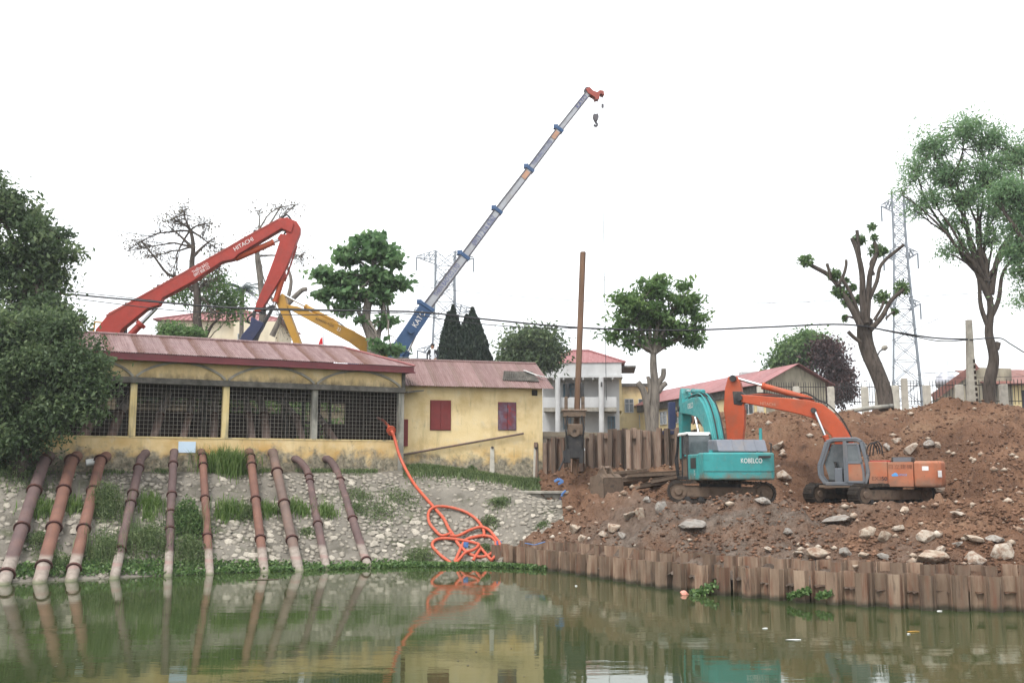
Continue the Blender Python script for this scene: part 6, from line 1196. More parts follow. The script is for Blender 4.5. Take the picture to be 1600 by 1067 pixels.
mb = MB(); mb.tube([lp, lt], [.14, .09], 8); mb.build('pole', M['concrete'], sl_p, smooth=50); mb = MB(); mb.tube(smoothpts([lt, at(1370, 562, 66), at(1374, 550, 66), at(1381, 545, 66)]), .05, 8); mb.build('bracket', M['blacksteel'], sl_p)
mb = MB(); a, b = at(1378, 545, 66), at(1386, 542, 66); mb.tube([a, a.lerp(b, .4), b], [.1, .19, .12], 10); mb.build('lamp_head', M['concrete'], sl_p, smooth=50)

# ------------------------------------------------------------------ overhead cables
def cable(label, pts, r, n=6): P = [at(*q) for q in pts]; mb = MB(); mb.tube(smoothpts(P, n), r, 5); o = mb.build('overhead_cable', M['cable'], origin=P[0]); tag(o, label, 'cable', 'overhead cables')
cable('thick black overhead cable bundle crossing the whole scene', [(60, 455, 49), (200, 468, 49), (400, 483, 49), (640, 487, 49), (760, 499, 49.5), (905, 512, 50), (1060, 516, 50.5), (1200, 511, 51.5), (1320, 507, 52.5), (1400, 519, 53), (1460, 528, 53.5), (1512, 530, 53.8)], .045)
cable('thinner cable sagging just under the thick cable bundle at left', [(60, 458, 48.8), (160, 472, 48.8), (300, 487, 48.8), (480, 492, 48.8), (620, 489, 48.8), (720, 503, 49), (830, 512, 49.4), (905, 513, 49.8)], .022)
cable('thin cable above the bundle from the left tree to the red boom', [(70, 452, 49.4), (180, 463, 49.4), (330, 478, 49.4), (520, 484, 49.4), (640, 486, 49.4)], .02)
cable('twisted cable just below the bundle near the concrete pole', [(1380, 516, 53.2), (1430, 526, 53.2), (1470, 533, 53.2), (1512, 531, 53.6)], .03)
cable('cable dropping from the concrete pole to the right edge', [(1514, 531, 53.9), (1560, 528, 53), (1580, 538, 52), (1610, 556, 51), (1660, 580, 50)], .035)
cable('thin upper cable passing behind the crane boom', [(600, 440, 60), (720, 455, 60), (860, 467, 60), (1000, 473, 60), (1150, 474, 60), (1300, 470, 60), (1640, 452, 60)], .016)
cable('thin slanting cable at upper left behind the tall tree', [(60, 336, 60), (130, 350, 60), (190, 362, 60), (420, 400, 60)], .016)
cable('thin cable rising from the street lamp to the feathery tree', [(1330, 560, 64), (1420, 520, 62), (1530, 466, 58)], .014)
cable('thin cable sagging from the lamp past the ball tank', [(1372, 565, 66), (1430, 585, 64), (1500, 590, 62), (1600, 588, 60)], .014)
# ------------------------------------------------------------------ the red long-reach machine behind the pump house
Ru = V(.995, .1, 0); RP = V(-20, 54, 0)
def rp_(px, py, off=0.): return onplane(px, py, RP - V(Ru[1], -Ru[0], 0) * 0 + V(Ru[1], -Ru[0], 0) * off, Ru)
Rn = V(Ru[1], -Ru[0], 0)
rb = rp_(155, 560); rb.z = 7.35; red = thing('excavator', 'red long-reach excavator with folded boom behind the pump house roof', 'excavator', rb)
crawlers(red, Matrix.Translation(rb + V(-1.2, .8, 0)) @ Matrix.Rotation(R(8), 4, 'Z'), 4.2, 2.5)
BXr = Matrix.Translation(rb + V(-1.2, .8, 0)) @ Matrix.Rotation(R(6), 4, 'Z')
mb = MB(BXr); mb.box((-2.9, -1.35, 1.0), (.4, 1.35, 2.1)); mb.build('upper_body', M['red'], red, bevel=.08)
mb = MB(BXr); mb.box((-1.5, -1.3, 2.1), (-.2, 1.0, 3.35)); mb.build('engine_cover', M['red'], red, bevel=.06)
mb = MB(BXr); mb.box((.42, .4, 1.0), (1.9, 1.35, 3.0)); mb.build('cab', M['glass'], red, bevel=.08)
pslab('boom', [(148, 545), (152, 516), (170, 494), (216, 468), (333, 403), (394, 368), (437, 345), (450, 341), (460, 352), (456, 366), (441, 359), (404, 381), (374, 399), (366, 407), (347, 411), (302, 442), (256, 467), (250, 478), (230, 485), (192, 516), (178, 545)], RP, Ru, .62, 'red', red)
ra = pslab('arm', [(452, 343), (464, 347.5), (470, 357), (469.6, 366), (463, 382), (452, 410), (443, 430), (430, 452), (408, 488), (398, 487), (402, 473), (416, 440), (428, 408), (438, 378), (434, 374), (439, 367), (448, 368), (448, 352)], RP, Ru, .5, 'red', red)
pslab('boom_top_plate', [(168, 493.5), (216, 466.8), (333, 401.8), (394, 366.8), (436, 343.8), (436, 346), (394, 369), (333, 404), (216, 469.5), (169, 496)], RP, Ru, .66, 'tip_red', red, .005)
cyl(red, rp_(367, 405), rp_(440, 373), .82, .16, 'orange'); cyl(red, rp_(203, 524), rp_(245, 481), .42, .19, 'red'); cyl(red, rp_(443, 430), rp_(428, 478), .85, .15, 'orange')
mb = MB(); c = rp_(220, 507); mb.ring(c, rp_(245, 481) - rp_(203, 524), .1, .28, .2, 14); mb.build('gland', M['red'], red)
mb = MB(); mb.slab([rp_(*q) for q in ((433, 424), (446, 424), (448, 434), (440, 440), (432, 436))], Rn, .3); mb.build('cylinder_bracket', M['red'], ra, bevel=.02)
bkt = MB(); bkt.slab([rp_(*q) for q in ((394, 496), (404, 502), (414, 506), (410, 514), (392, 540), (372, 540), (380, 524), (392, 510))], Rn, .75); bkt = bkt.build('bucket', M['navy'], red, bevel=.04)
for a, b in (((398, 486), (396, 500)), ((428, 478), (412, 507)), ((428, 478), (404, 488)), ((404, 486), (414, 490))): mb = MB(); mb.beam(rp_(*a), rp_(*b), .12, .4, Rn); mb.build('link', M['blacksteel'], red, bevel=.02)
for P in ([(404, 478), (396, 490), (388, 496), (387, 503), (396, 506)], [(450, 342), (455, 346), (450, 360), (444, 366), (449, 372), (460, 378)], [(437, 345), (448, 336), (456, 345)], [(331, 403), (340, 406), (352, 409), (366, 404)]):
    mb = MB(); mb.tube(smoothpts([rp_(*q, -.35) for q in P]), .05, 7); mb.build('hydraulic_hose', M['rubber'], red, smooth=60)
mb = MB(); mb.tube(smoothpts([rp_(464, 384, -.3), rp_(452, 420, -.3), rp_(445, 440, -.3)]), .05, 7); mb.build('hydraulic_hose', M['red'], red)
for off in (-.24, -.10):
    mb = MB(); mb.tube(smoothpts([rp_(170, 490, off), rp_(216, 465.5, off), rp_(333, 400.5, off), rp_(394, 365.5, off), rp_(440, 341.5, off)]), .05, 6); mb.build('boom_pipe', M['tip_red'], red, smooth=60)
for q in ((200, 476), (250, 448), (300, 420.5), (350, 392.5), (400, 363.5)): mb = MB(); c = rp_(q[0], q[1], -.17); mb.box((c.x - .09, c.y - .25, c.z - .12), (c.x + .09, c.y + .25, c.z + .07)); mb.build('pipe_clamp', M['blacksteel'], red)
mb = MB()
for off in (-.9,):
    for a, b in (((148, 503), (178, 506)), ((148, 503), (146, 520)), ((178, 506), (182, 521)), ((146, 519), (182, 520))): mb.tube([rp_(*a, off), rp_(*b, off)], .045, 7)
mb.build('guard_rail', M['yellow'], red)
mb = MB(); a = rp_(189, 519, -.5); mb.box((a.x - .2, a.y - .1, a.z - .5), (a.x + .25, a.y + .3, a.z + .35)); mb.build('work_light', M['blacksteel'], red, bevel=.05)
dR = (rp_(398, 372) - rp_(370, 388)).normalized(); dU = Rn.cross(dR).normalized()
if dU.z < 0: dU = -dU
def rtext(s, px, py, w, h, m='ink_white'): text(s, w, h, M[m], red, rp_(px, py) + V(0, -.335, 0), dR, dU)
rtext('HITACHI', 370, 394.5, 1.15, .22); rtext('THIÊN BẢO', 304.5, 429.5, .95, .2); rtext('0977 808 123', 307.5, 434.5, .92, .16)

# ------------------------------------------------------------------ yellow excavator beside it
Yu = V(.995, -.1, 0); YP = V(-13, 55, 0); Yn = V(Yu[1], -Yu[0], 0)
def yp(px, py, off=0.): return onplane(px, py, YP + Yn * off, Yu)
yb = yp(610, 575); yb.z = 7.35; ye = thing('excavator', 'yellow excavator whose boom and arm stick up behind the pump house roof', 'excavator', yb)
crawlers(ye, Matrix.Translation(yb + V(.6, .8, 0)) @ Matrix.Rotation(R(-6), 4, 'Z'), 4.0, 2.4)
mb = MB(Matrix.Translation(yb + V(.6, .8, 0))); mb.box((-1, -1.3, 1.0), (1.3, 1.3, 1.75)); mb.build('upper_body', M['yellow'], ye, bevel=.08)
mb = MB(Matrix.Translation(yb + V(.6, .8, 0))); mb.box((-1.3, .35, 1.0), (.3, 1.3, 2.3)); mb.build('cab', M['glass'], ye, bevel=.08)
pslab('arm', [(442, 459), (446, 462), (450, 478), (453, 488), (470, 533), (478, 556), (467, 558), (458, 532), (442.5, 494), (437, 483), (433, 474), (439, 463)], YP, Yu, .42, 'yellow', ye)
pslab('boom', [(450, 477), (467, 480), (494, 491), (521, 503), (548, 515), (572, 528), (605, 552), (600, 572), (575, 556), (548, 536), (499, 509), (453, 484)], YP, Yu, .5, 'yellow', ye)
cyl(ye, yp(521, 502), yp(444, 461), .56, .12, 'yellow')
mb = MB(); mb.tube(smoothpts([yp(524, 501, -.2), yp(532, 506, -.2), yp(540, 512, -.2), yp(555, 519, -.2)]), .035, 7); mb.build('boom_hose', M['rubber'], ye)
mb = MB(); mb.slab([yp(*q) for q in ((516, 506), (520, 497), (526, 502), (530, 508))], Yn, .25); mb.build('cylinder_bracket', M['yellow'], ye, bevel=.02)
dY = (yp(521, 511) - yp(493, 499)).normalized(); dYu = Yn.cross(dY).normalized(); dYu = dYu if dYu.z > 0 else -dYu
text('KOMATSU PC220', 1.08, .12, M['ink_dark'], ye, yp(494.5, 500.5) + V(0, -.275, 0), dY, dYu); text('23', .2, .18, M['ink_white'], ye, yp(527, 517) + V(0, -.275, 0), dY, dYu)

# ------------------------------------------------------------------ mobile crane
Cu = V(.985, .17, 0); CP = V(-6, 58, 0); Cn = V(Cu[1], -Cu[0], 0)
def cp_(px, py, off=0.): return onplane(px, py, CP + Cn * off, Cu)
cb_ = cp_(600, 600); cb_.z = 7.35; cr = thing('mobile_crane', 'mobile crane with long white and blue telescopic boom and red tip', 'crane', cb_)
Xc = Matrix.Translation(cb_ + V(-.5, 1.2, 0)); mb = MB(Xc); mb.box((-3.5, -1.25, .6), (4.5, 1.25, 1.2)); mb.build('carrier', M['crane_blue'], cr, bevel=.06)
for x in (-2.6, -1.2, 2.0, 3.4):
    for y in (-1.1, 1.1): mb = MB(Xc); mb.tube([(x, y - .2, .52), (x, y + .2, .52)], .52, 18); mb.build('wheel', M['rubber'], cr, smooth=40)
mb = MB(Xc); mb.box((-1.6, -1.1, 1.2), (1.4, 1.1, 2.3)); mb.build('turret', M['crane_blue'], cr, bevel=.08); mb = MB(Xc); mb.box((1.45, -1.2, 1.2), (3.0, -.3, 2.5)); mb.build('cab', M['glass'], cr, bevel=.1)
SEC = [((597, 584), (667, 480), 23, 'crane_blue'), ((664, 484), (726, 401), 15.5, 'crane_white'), ((722, 406), (778, 330), 13.5, 'crane_white'), ((774, 335), (828, 265), 12.5, 'crane_white'), ((824, 270), (874, 203), 11.5, 'crane_white'), ((870, 208), (919, 146), 10, 'crane_white')]
s58 = 58 / 1600
bparts = []
for k, (a, b, wpx, m) in enumerate(SEC):
    A_, B_ = cp_(*a), cp_(*b); d = (B_ - A_).normalized(); up = Cn.cross(d).normalized(); hh = wpx * s58; wd = hh * .72
    mb = MB(); mb.beam(A_, B_, wd, hh, up); o = mb.build('boom_section', M[m], cr, bevel=.03); bparts.append((A_, B_, d, up, hh, wd, o))
    if k:
        for sg in (-1, 1): mb = MB(); mb.beam(A_ + up * sg * (hh * .42) - Cn * 0, B_ + up * sg * (hh * .42), wd + .05, hh * .17, up); mb.build('edge_strip', M['crane_edge'], o)
    if k < 5: mb = MB(); mb.beam(B_ - d * .12, B_ + d * .10, wd + .10, hh + .09, up); mb.build('collar', M['crane_blue'], cr, bevel=.03); mb = MB(); mb.box(tuple(B_ + up * hh * .62 - V(.14, .14, .12)), tuple(B_ + up * hh * .62 + V(.14, .14, .14))); mb.build('cable_guide', M['crane_blue'], cr, bevel=.02)
    if k in (3, 4): mb = MB(); mb.beam(B_ - d * .75, B_ - d * .22, wd + .055, hh * .62, up); mb.build('bare_patch', M['salmon'], o)
def ctext(s, k, t0, w, h, m, dn=0., back=None):
    A_, B_, d, up, hh, wd, o = bparts[k]; u2 = up if up.z > 0 else -up; n = Cn if Cn.y < 0 else -Cn
    if back: mb = MB(); c0 = A_.lerp(B_, t0) + d * (w / 2) + n * (wd / 2 + .012); mb.beam(c0 - d * (w / 2 + .1), c0 + d * (w / 2 + .1), .01, h + .12, u2); mb.build('text_band', M[back], o)
    text(s, w, h, M[m], cr, A_.lerp(B_, t0) + n * (wd / 2 + .032) - u2 * (h / 2 - dn), d, u2)
ctext('KATO', 0, .70, 1.0, .32, 'ink_white'); ctext('THIEN BAO CO.,LTD', 1, .25, 2.3, .3, 'ink_blue'); ctext('0913 / 216 6262', 2, .30, 2.1, .3, 'ink_blue'); ctext('THIEN BAO CO.,LTD', 4, .16, 1.9, .24, 'ink_blue'); ctext('KATO', 5, .62, .95, .24, 'ink_blue')
mb = MB(); c = bparts[0]; pA = c[0].lerp(c[1], .63); mb.tube([pA - Cn * .5, pA + Cn * .5], .17, 14); mb.build('pivot', M['crane_blue'], cr, smooth=40)
mb = MB(); pB = c[0].lerp(c[1], .34) ; mb.beam(pB - c[2] * .3, pB + c[2] * .2, c[5] + .03, .42, c[3]); mb.build('white_decal', M['crane_white'], cr)
mb = MB(); mb.slab([cp_(*q) for q in ((642, 530), (650, 520), (656, 508), (650, 508), (640, 524))], Cn, .5); mb.build('lift_bracket', M['crane_blue'], cr, bevel=.02)
cyl(cr, cp_(626, 572), cp_(648, 524), .45, .2, 'crane_blue')
# tip: red head with two arms
tp = [(914, 141), (920, 138), (926, 144), (932, 146), (936, 143), (942, 144), (943, 151), (939, 150), (938, 148), (936, 150), (935, 157), (930, 158), (928, 154), (918, 148)]
pslab('boom_head', tp, CP, Cu, .45, 'tip_red', cr, .02); mb = MB(); c = cp_(917, 141.5); mb.ring(c, Cn, .05, .17, .3, 14); mb.build('sheave', M['crane_edge'], cr)
t1, t2, t3 = cp_(928, 158), cp_(934, 158), cp_(942, 152); hkc = cp_(930.5, 183)
for a, b in ((t1, cp_(928, 181)), (t2, cp_(933, 181))): mb = MB(); mb.tube([a, b], .014, 5); mb.build('hoist_rope', M['cable'], cr)
hk = thing('crane_hook', 'grey hook block hanging from the crane tip', 'hook', hkc); mb = MB(); mb.slab([cp_(*q) for q in ((927, 179), (934, 179), (935, 184), (933, 190), (929, 190), (926.5, 184))], Cn, .28); mb.build('hook_block', M['crane_edge'], hk, bevel=.03)
mb = MB(); mb.tube(smoothpts([cp_(931, 190), cp_(931, 192), cp_(933, 194), cp_(932, 197), cp_(929.5, 197), cp_(928.5, 195)]), .07, 8); mb.build('hook', M['crane_edge'], hk, smooth=60)
end = at(946, 668, 58.0); mb = MB(); mb.tube([t3, cp_(942, 300), V(t3.x, t3.y, 7.6)], .018, 5); mb.build('long_rope', M['cable'], cr); mb = MB(); q = cp_(941.5, 166); mb.box((q.x - .07, q.y - .07, q.z - .1), (q.x + .07, q.y + .07, q.z + .1)); mb.build('rope_weight', M['crane_edge'], cr)
for k in range(1, 5):
    P, Q = bparts[k], bparts[k + 1]; mb = MB(); mb.tube([bparts[k - 1][1] + P[3] * abs(P[4]) * .75, P[1] + P[3] * abs(P[4]) * .75], .013, 4); mb.build('winch_rope', M['cable'], cr)

# ------------------------------------------------------------------ man on the back slope of the house roof
def body(name, joints, bones, mat):
    me = bpy.data.meshes.new(name); me.from_pydata([j[0] for j in joints], bones, []); o = bpy.data.objects.new(name, me); COL.objects.link(o)
    sk = o.modifiers.new('s', 'SKIN')
    for i, j in enumerate(joints): me.skin_vertices[0].data[i].radius = (j[1], j[2] if len(j) > 2 else j[1])
    me.skin_vertices[0].data[0].use_root = True
    sk.use_smooth_shade = True; sb = o.modifiers.new('d', 'SUBSURF'); sb.levels = 2; sb.render_levels = 2
    bpy.context.view_layer.update(); m2 = bpy.data.meshes.new_from_object(o.evaluated_get(bpy.context.evaluated_depsgraph_get())); bpy.data.objects.remove(o); m2.name = name
    for p in m2.polygons: p.use_smooth = True
    return m2
J = [((0, 0, .95), .14, .11), ((0, 0, 1.15), .14, .10), ((0, 0, 1.36), .165, .105), ((0, 0, 1.46), .07), ((0, 0, 1.53), .055), ((0, -.01, 1.6), .085, .095), ((0, -.005, 1.70), .075, .085),
     ((.17, 0, 1.42), .06), ((.29, .03, 1.17), .05), ((.16, -.10, 1.02), .04), ((.12, -.12, .99), .03), ((-.17, 0, 1.42), .06), ((-.25, .02, 1.16), .05), ((-.22, -.06, .92), .038), ((-.21, -.08, .84), .035),
     ((.09, 0, .88), .10), ((.10, -.01, .48), .07), ((.10, .02, .08), .05), ((.11, -.12, .03), .04), ((-.09, 0, .88), .10), ((-.10, -.01, .48), .07), ((-.11, .02, .08), .05), ((-.12, -.12, .03), .04)]
BN = [(0, 1), (1, 2), (2, 3), (3, 4), (4, 5), (5, 6), (2, 7), (7, 8), (8, 9), (9, 10), (2, 11), (11, 12), (12, 13), (13, 14), (0, 15), (15, 16), (16, 17), (17, 18), (0, 19), (19, 20), (20, 21), (21, 22)]
pme = body('person_body', J, BN, None)
for m in ('jacket', 'shirt', 'skin', 'hair'): pme.materials.append(M[m])
for p in pme.polygons:
    c = p.center; i = 0
    if c.z > 1.495: i = 2
    elif abs(c.x) < .085 and c.y < -.03 and 1.0 < c.z < 1.5: i = 1
    elif c.z < .90 and c.x < -.17 and c.z > .7: i = 2
    elif c.z < 1.05 and c.y < -.085 and .05 < c.x < .2: i = 2
    elif c.z < .1: i = 3
    p.material_index = i
man0 = at(675.5, 537, 49.3); pos = V(man0.x, man0.y, man0.z - 1.76)
pr = thing('person', 'man in dark jacket over white shirt standing behind the house roof ridge', 'person', pos, R(12))
o = link('body', pme, pr)
mb = MB(XF[pr]); mb.tube([(0, .015, 1.60), (0, .02, 1.66), (0, .01, 1.72), (0, 0, 1.765), (0, 0, 1.785)], [.094, .10, .09, .055, .01], 14); mb.build('hair', M['hair'], pr, smooth=60)
for sx in (-1, 1): mb = MB(XF[pr]); mb.tube([(sx * .035, -.098, 1.655), (sx * .035, -.108, 1.655)], .011, 8); mb.build('eye', M['hair'], pr)
mb = MB(XF[pr]); mb.add([(-.014, -.095, 1.615), (.014, -.095, 1.615), (0, -.122, 1.618), (0, -.098, 1.66)], [(0, 1, 2), (0, 2, 3), (1, 3, 2)]); mb.build('nose', M['skin'], pr)
for hx_, hz_, hy_, sg in ((-.21, .80, -.085, -1), (.10, .975, -.135, 1)):
    mb = MB(XF[pr])
    for k in range(4): x = hx_ + (k - 1.5) * .02; mb.tube([(x, hy_, hz_ + .03), (x, hy_ - .02, hz_ - .03), (x, hy_ + .0, hz_ - .065 + abs(k - 1.4) * .008)], .009, 6)
    mb.tube([(hx_ - sg * .035, hy_ - .01, hz_ + .03), (hx_ - sg * .05, hy_ - .03, hz_ - .01)], .01, 6); mb.build('fingers', M['skin'], pr, smooth=60)
# scaffold board the man stands on, resting on the far roof slope
mb = MB(); mb.box((pos.x - .9, pos.y - .3, pos.z - .06), (pos.x + .9, pos.y + .3, pos.z)); mb.box((pos.x - .8, pos.y - .2, pos.z - 1.4), (pos.x - .7, pos.y + .2, pos.z - .061)); mb.box((pos.x + .7, pos.y - .2, pos.z - 1.4), (pos.x + .8, pos.y + .2, pos.z - .061)); o = mb.build('trestle', M['bark'], origin=pos); tag(o, 'wooden trestle under the man behind the house roof ridge', 'trestle')
# small red flag above the pump house roof
fb = at(505, 548, 50); ft = at(506, 521, 50); fg = thing('red_flag', 'small red flag on a thin stick above the pump house roof', 'flag', fb); mb = MB(); mb.tube([fb - V(0, 0, 1), ft], .018, 6); mb.build('stick', M['galv'], fg); mb = MB(); mb.slab([at(504, 526, 50), at(500, 530, 50.1), at(497.5, 538, 49.9), at(504.5, 538, 50)], (0, 1, 0), .02); mb.build('cloth', M['flag'], fg)

# ------------------------------------------------------------------ weeds, grass, water plants
def blades(name, P, h, mat, parent=None, lean=.5, wd=.012, seed=3):
    r = np.random.default_rng(seed + len(P)); n = len(P); a = r.uniform(0, 6.28, n); L = h * r.uniform(.5, 1.15, n); ln = lean * r.uniform(.2, 1.2, n)
    d = np.stack([np.cos(a), np.sin(a), np.zeros(n)], 1); s = np.stack([-np.sin(a), np.cos(a), np.zeros(n)], 1) * (wd * r.uniform(.6, 1.4, n))[:, None]
    z = np.array([0, 0, 1.]); m1 = P + z * (L * .6)[:, None] + d * (L * ln * .3)[:, None]; m2 = P + z * (L * (1 - .35 * ln))[:, None] + d * (L * ln)[:, None]
    v = np.stack([P - s, P + s, m1 + s * .8, m1 - s * .8, m2 + s * .12, m2 - s * .12], 1).reshape(-1, 3); b = np.arange(n)[:, None] * 6
    f = np.concatenate([b + np.array([0, 1, 2, 3]), b + np.array([3, 2, 4, 5])]); rn = r.random(n)
    return npmesh(name, v, f, mat, False, np.concatenate([rn, rn]))
def clump(kind_, label, px, py, rpx, hpx, n, seed, mat=None):
    c = hit(px, py); s = c.y / 1600; r = np.random.default_rng(seed); root = thing({'grass': 'grass_tuft', 'weed': 'weed_clump', 'bush': 'weed_bush'}[kind_], label, 'plant', c, 0, 'plants growing on the stone bank')
    n = int(n * .8); q = r.normal(size=(n, 2)) * .62 * rpx * s; X = c.x + q[:, 0]; Y = c.y + q[:, 1] * .8; Z = T(X, Y) + .02
    P = np.stack([X, Y, Z], 1); Xi = XF[root].inverted()
    if kind_ == 'grass': me = blades('blades', P, hpx * s, M[mat or 'grass'], None, .7, .014, seed)
    else:
        k = np.clip(1.15 - np.hypot(q[:, 0], q[:, 1]) / (rpx * s * 1.5), .2, 1) * np.clip(.75 + 1.1 * vnoise(X * 1.0, Y, 3.2), .25, 1.2); P[:, 2] += r.random(n) ** .8 * hpx * s * k
        me = leaf_mesh('foliage', P, .12 if kind_ == 'weed' else .10, M[mat or 'weed'], None, -.1, .28 if kind_ == 'weed' else .55, r)
        st = blades('stems', P[::9] * np.array([1, 1, 0]) + np.stack([0 * X, 0 * X, Z], 1)[::9], hpx * s * .85, M['weed'], None, .35, .008, seed); st.transform(Xi); kind(link('stems', st, root), 'stuff')
    me.transform(Xi); kind(link(me.name.split('.')[0], me, root), 'stuff')
CL = [('weed', 'feathery weeds hiding the middle of the third pipe', 165, 805, 22, 60, 2600), ('weed', 'tall thin weeds at the foot of the third pipe', 160, 872, 24, 55, 1800), ('weed', 'big weed bush between the fourth and fifth pipes', 228, 858, 32, 50, 3000), ('bush', 'dark leafy bush between the fifth and sixth pipes', 294, 832, 26, 52, 3200), ('weed', 'feathery weeds low between the fifth and sixth pipes', 298, 872, 24, 34, 1700),
      ('grass', 'grass tuft between the fourth and fifth pipes', 235, 795, 18, 22, 420), ('grass', 'grass tuft between the first and second pipes', 64, 805, 18, 22, 420), ('grass', 'grass tuft between the second and third pipes', 112, 795, 16, 18, 340), ('grass', 'large long-bladed grass clump by the wall between the sixth and seventh pipes', 352, 738, 32, 44, 1500), ('grass', 'bright grass left of the seventh pipe', 360, 803, 18, 22, 420), ('weed', 'leafy weeds with pale flowers left of the seventh pipe', 383, 808, 16, 26, 900), ('grass', 'grass right of the seventh pipe', 420, 802, 14, 18, 360), ('grass', 'grass right of the eighth pipe', 466, 800, 16, 16, 380), ('grass', 'grass right of the ninth pipe', 510, 804, 13, 16, 300),
      ('grass', 'small grass tuft right of the sixth pipe', 345, 812, 10, 14, 200), ('weed', 'small weeds beside the tenth pipe middle', 556, 800, 16, 10, 500), ('weed', 'low weeds halfway between the tenth pipe and the hose', 592, 803, 26, 10, 700), ('weed', 'low weeds below the pump house corner', 560, 778, 22, 9, 600), ('weed', 'low weeds left of the hose run', 625, 782, 26, 10, 800), ('weed', 'dark weeds near the water left of the hose coil', 656, 876, 18, 18, 900), ('weed', 'weeds on the bank right of the hose loop', 780, 790, 14, 14, 600), ('weed', 'weeds inside the hose coil', 758, 862, 9, 14, 300), ('weed', 'weeds at the broken bank edge', 765, 822, 12, 12, 400), ('weed', 'tiny weeds on the outer end of the bank', 848, 823, 9, 8, 200), ('grass', 'little grass tuft on the mortar between the fourth and fifth pipes', 230, 812, 9, 12, 160), ('weed', 'dark low weeds at the left edge above the first pipe', 20, 742, 50, 22, 2200), ('weed', 'small weeds right of the eighth pipe foot', 480, 836, 10, 10, 260), ('weed', 'weeds at the foot of the second pipe', 85, 885, 22, 22, 900), ('weed', 'weeds right of the first pipe middle', 60, 850, 20, 18, 800), ('bush', 'leafy weed hugging the house wall foot', 736, 738, 10, 16, 500), ('weed', 'hanging weeds over the top of the third pipe', 168, 728, 10, 22, 500)]
for k, (kd, lb, px, py, rp2, hp2, n) in enumerate(CL): clump(kd, lb, px, py, rp2, hp2, n, 200 + k, 'leaf_mid' if kd == 'bush' else None)
for k, (px, w_, h_, lb) in enumerate(((230, 60, 16, 'green hedge mass seen through the second mesh bay'), (340, 60, 15, 'green hedge mass seen through the third mesh bay'), (440, 55, 14, 'green hedge mass seen through the fourth mesh bay'), (140, 60, 16, 'green hedge mass seen through the leftmost mesh bay'))):
    bush('hedge', lb, [blob(px, 606, 50.5, w_, h_), blob(px + 25, 590, 51, w_ * .6, h_), blob(px - 30, 596, 51, w_ * .6, h_)], 3000, 80, .3, 'leaf_dark', .24, 400 + k, (px, 640, 50.5), 'hedge')
# banana-like plant
c = hit(194, 726); bn = thing('broadleaf_plant', 'young broad-leaved plant by the wall between the third and fourth pipes', 'plant', c)
for a, L, el in ((90, .75, 80), (20, .6, 45), (160, .62, 40), (55, .6, 62), (125, .6, 60), (-20, .5, 30), (200, .5, 30)):
    d = V(math.cos(R(a)) * math.cos(R(el)), -.3 * math.cos(R(el)), math.sin(R(el))); mb = MB(); sd_ = d.cross(V(0, 1, .2)).normalized(); vs = []
    for t, w in ((0, .02), (.25, .10), (.55, .15), (.8, .11), (1, .01)): q = c + d * L * t - V(0, 0, .25 * t * t * L); vs += [q - sd_ * w, q + V(0, .02, -.02), q + sd_ * w]
    mb.add(vs, [(i * 3 + j, i * 3 + j + 1, i * 3 + j + 4, i * 3 + j + 3) for i in range(4) for j in range(2)]); mb.build('leaf', M['leaf_mid'], bn, smooth=60)
# grass strip along the house foot and wall foot
r = np.random.default_rng(77); n = 9000; t = r.uniform(0, 1, n); Pg = []
for k in range(n):
    px = 632 + 212 * t[k]; Yb = 45.2 + 1.6 * t[k] - abs(r.normal()) * .75; Pg.append(((px - 800) / 1600 * Yb, Yb))
Pg = np.array(Pg); P = np.stack([Pg[:, 0], Pg[:, 1], T(Pg[:, 0], Pg[:, 1]) + .02], 1); kind(link('grass_strip', blades('grass_strip', P, .26, M['weed'], None, .8, .016, 5)), 'stuff')
n = 6000; tt = r.uniform(-13, 9, n); of = .1 + np.abs(r.normal(size=n)) * .3; X = W0.x + WU.x * tt + WN.x * of; Y = W0.y + WU.y * tt + WN.y * of; k = vnoise(X, Y, .6) > .05; P = np.stack([X, Y, T(X, Y) + .02], 1)[k]; kind(link('wall_foot_grass', blades('wall_foot_grass', P, .2, M['weed'], None, .8, .014, 6)), 'stuff')
# low cover of weeds on the rise behind, seen through the openings
n = 9000; X = r.uniform(-24, 1, n); Y = r.uniform(48, 56, n); k = vnoise(X, Y, .5) > -.02; X, Y = X[k], Y[k]; P = np.stack([X, Y, T(X, Y) + r.random(len(X)) * .5], 1); kind(link('rise_weeds', leaf_mesh('rise_weeds', P, .28, M['leaf_mid'], None, -.1, .5, r)), 'stuff')
# water plants along the foot of the bank
def floaters(name, pts, width, n, size, label=None):
    r = np.random.default_rng(n); P = []; xs = [gz(*q) for q in pts]; seg = np.array([p[:2] for p in xs]); L = np.r_[0, np.cumsum(np.hypot(*np.diff(seg, axis=0).T))]
    t = r.uniform(0, L[-1], n); X = np.interp(t, L, seg[:, 0]); Y = np.interp(t, L, seg[:, 1]); dn = (r.beta(1.2, 1.5, n) - .25) * width * (1 + 1.1 * vnoise(X, Y, .8)); X = X + WN.x * dn * .6; Y = Y + WN.y * dn
    Z = np.maximum(0, T(X, Y)) + .02 + r.random(n) ** 1.5 * .13; P = np.stack([X, Y, Z], 1); return leaf_mesh(name, P, size, M['hyacinth'], None, -.5, .8, r)
kind(link('water_plants', floaters('water_plants', [(20, 907), (100, 903), (200, 899), (330, 894), (450, 890), (560, 886), (640, 883.5), (700, 884), (760, 884), (850, 889)], .75, 11000, .10)), 'stuff')
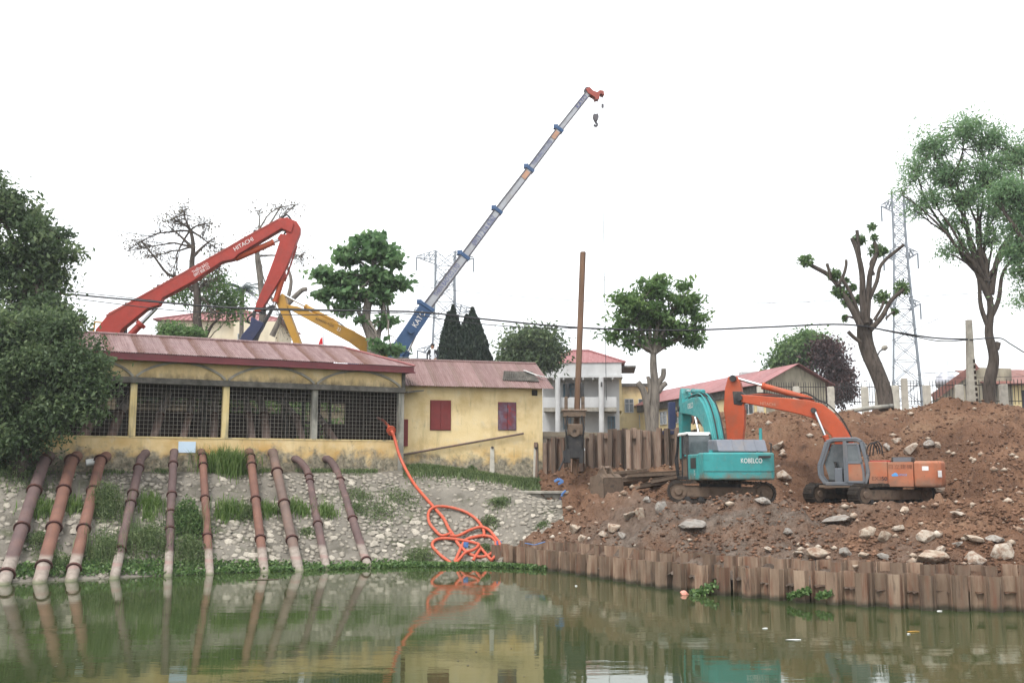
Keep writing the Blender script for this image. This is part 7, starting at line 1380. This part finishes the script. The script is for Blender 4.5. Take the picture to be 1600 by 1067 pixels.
for (a, b, y, n, lb) in ((1078, 1130, 929, 420, 'longest floating green plant patch by the front piles'), (1230, 1266, 942, 300, 'middle floating green plant patch by the front piles'), (1275, 1300, 944.5, 190, 'rightmost small floating plant patch by the front piles'), (1592, 1620, 950, 150, 'floating plants at the right picture edge')):
    p = gz((a + b) / 2, y); me = floaters('leaves', [(a, y), (b, y)], .3, n, .09); o = thing('floating_plant_patch', lb, 'plant', p, 0, 'floating plants by the piles'); me.transform(XF[o].inverted()); link('leaves', me, o)
# litter on the water
for (px, py, sx, sy, sz, m, lb) in ((1069, 928, .16, .12, .16, 'pink', 'pinkish plastic lump floating at the piles beside the plants'), (410, 905, .55, .06, .03, 'bark', 'pale plank floating by the water plants under the seventh pipe'), (900, 915, .05, .04, .03, 'white_plastic', 'tiny white scrap afloat off the left piles'), (1348, 946, .06, .05, .05, 'white_plastic', 'white scrap floating against the front piles'), (1468, 954, .08, .05, .02, 'white_plastic', 'flat white scrap floating by the right piles'), (1240, 999, .20, .06, .015, 'white_plastic', 'thin pale sheet floating in the open water at right'), (1420, 990, .05, .04, .02, 'white_plastic', 'tiny pale scrap floating in open water far right'), (1195, 981, .07, .04, .02, 'white_plastic', 'small pale scrap floating left of the thin sheet'), (1427, 986, .16, .02, .02, 'yellow', 'short yellowish straw floating in the open water')):
    p = gz(px, py, .01); o = inst('floating_litter', rock_mesh('litter', int(px), M[m], .7, 2, 5, .1), None, Matrix.Translation(p) @ Matrix.Rotation(.2, 4, 'Z') @ Matrix.Diagonal((sx, sy, sz, 1))); tag(o, lb, 'litter', 'litter floating on the pond')

r = np.random.default_rng(9); n = 260; X = r.uniform(-16, 14, n); Y = r.uniform(14, 36, n); k = T(X, Y) < -.2; X, Y = X[k], Y[k]; n = len(X); a = r.uniform(0, 6.28, n); sz = r.uniform(.008, .03, n)
v = np.stack([np.stack([X + np.cos(a + q) * sz, Y + np.sin(a + q) * sz * 1.6, np.full(n, .006)], 1) for q in (0, 1.57, 3.14, 4.71)], 1).reshape(-1, 3)
kind(link('water_flecks', npmesh('water_flecks', v, np.arange(4 * n).reshape(-1, 4), M['leaf_dry'], False, r.random(n))), 'stuff')
# ------------------------------------------------------------------ haze
mh = bpy.data.materials.new('haze'); mh.use_nodes = True; nh = mh.node_tree; nh.nodes.clear(); pv = nh.nodes.new('ShaderNodeVolumePrincipled'); oh = nh.nodes.new('ShaderNodeOutputMaterial')
pv.inputs['Color'].default_value = (.92, .95, 1, 1); pv.inputs['Density'].default_value = .0004; pv.inputs['Anisotropy'].default_value = .2; nh.links.new(pv.outputs[0], oh.inputs['Volume'])
mb = MB(); mb.box((-420, -130, -8), (420, 4200, 75)); hz_o = mb.build('haze', mh); kind(hz_o, 'stuff')
sc.cycles.volume_bounces = 1
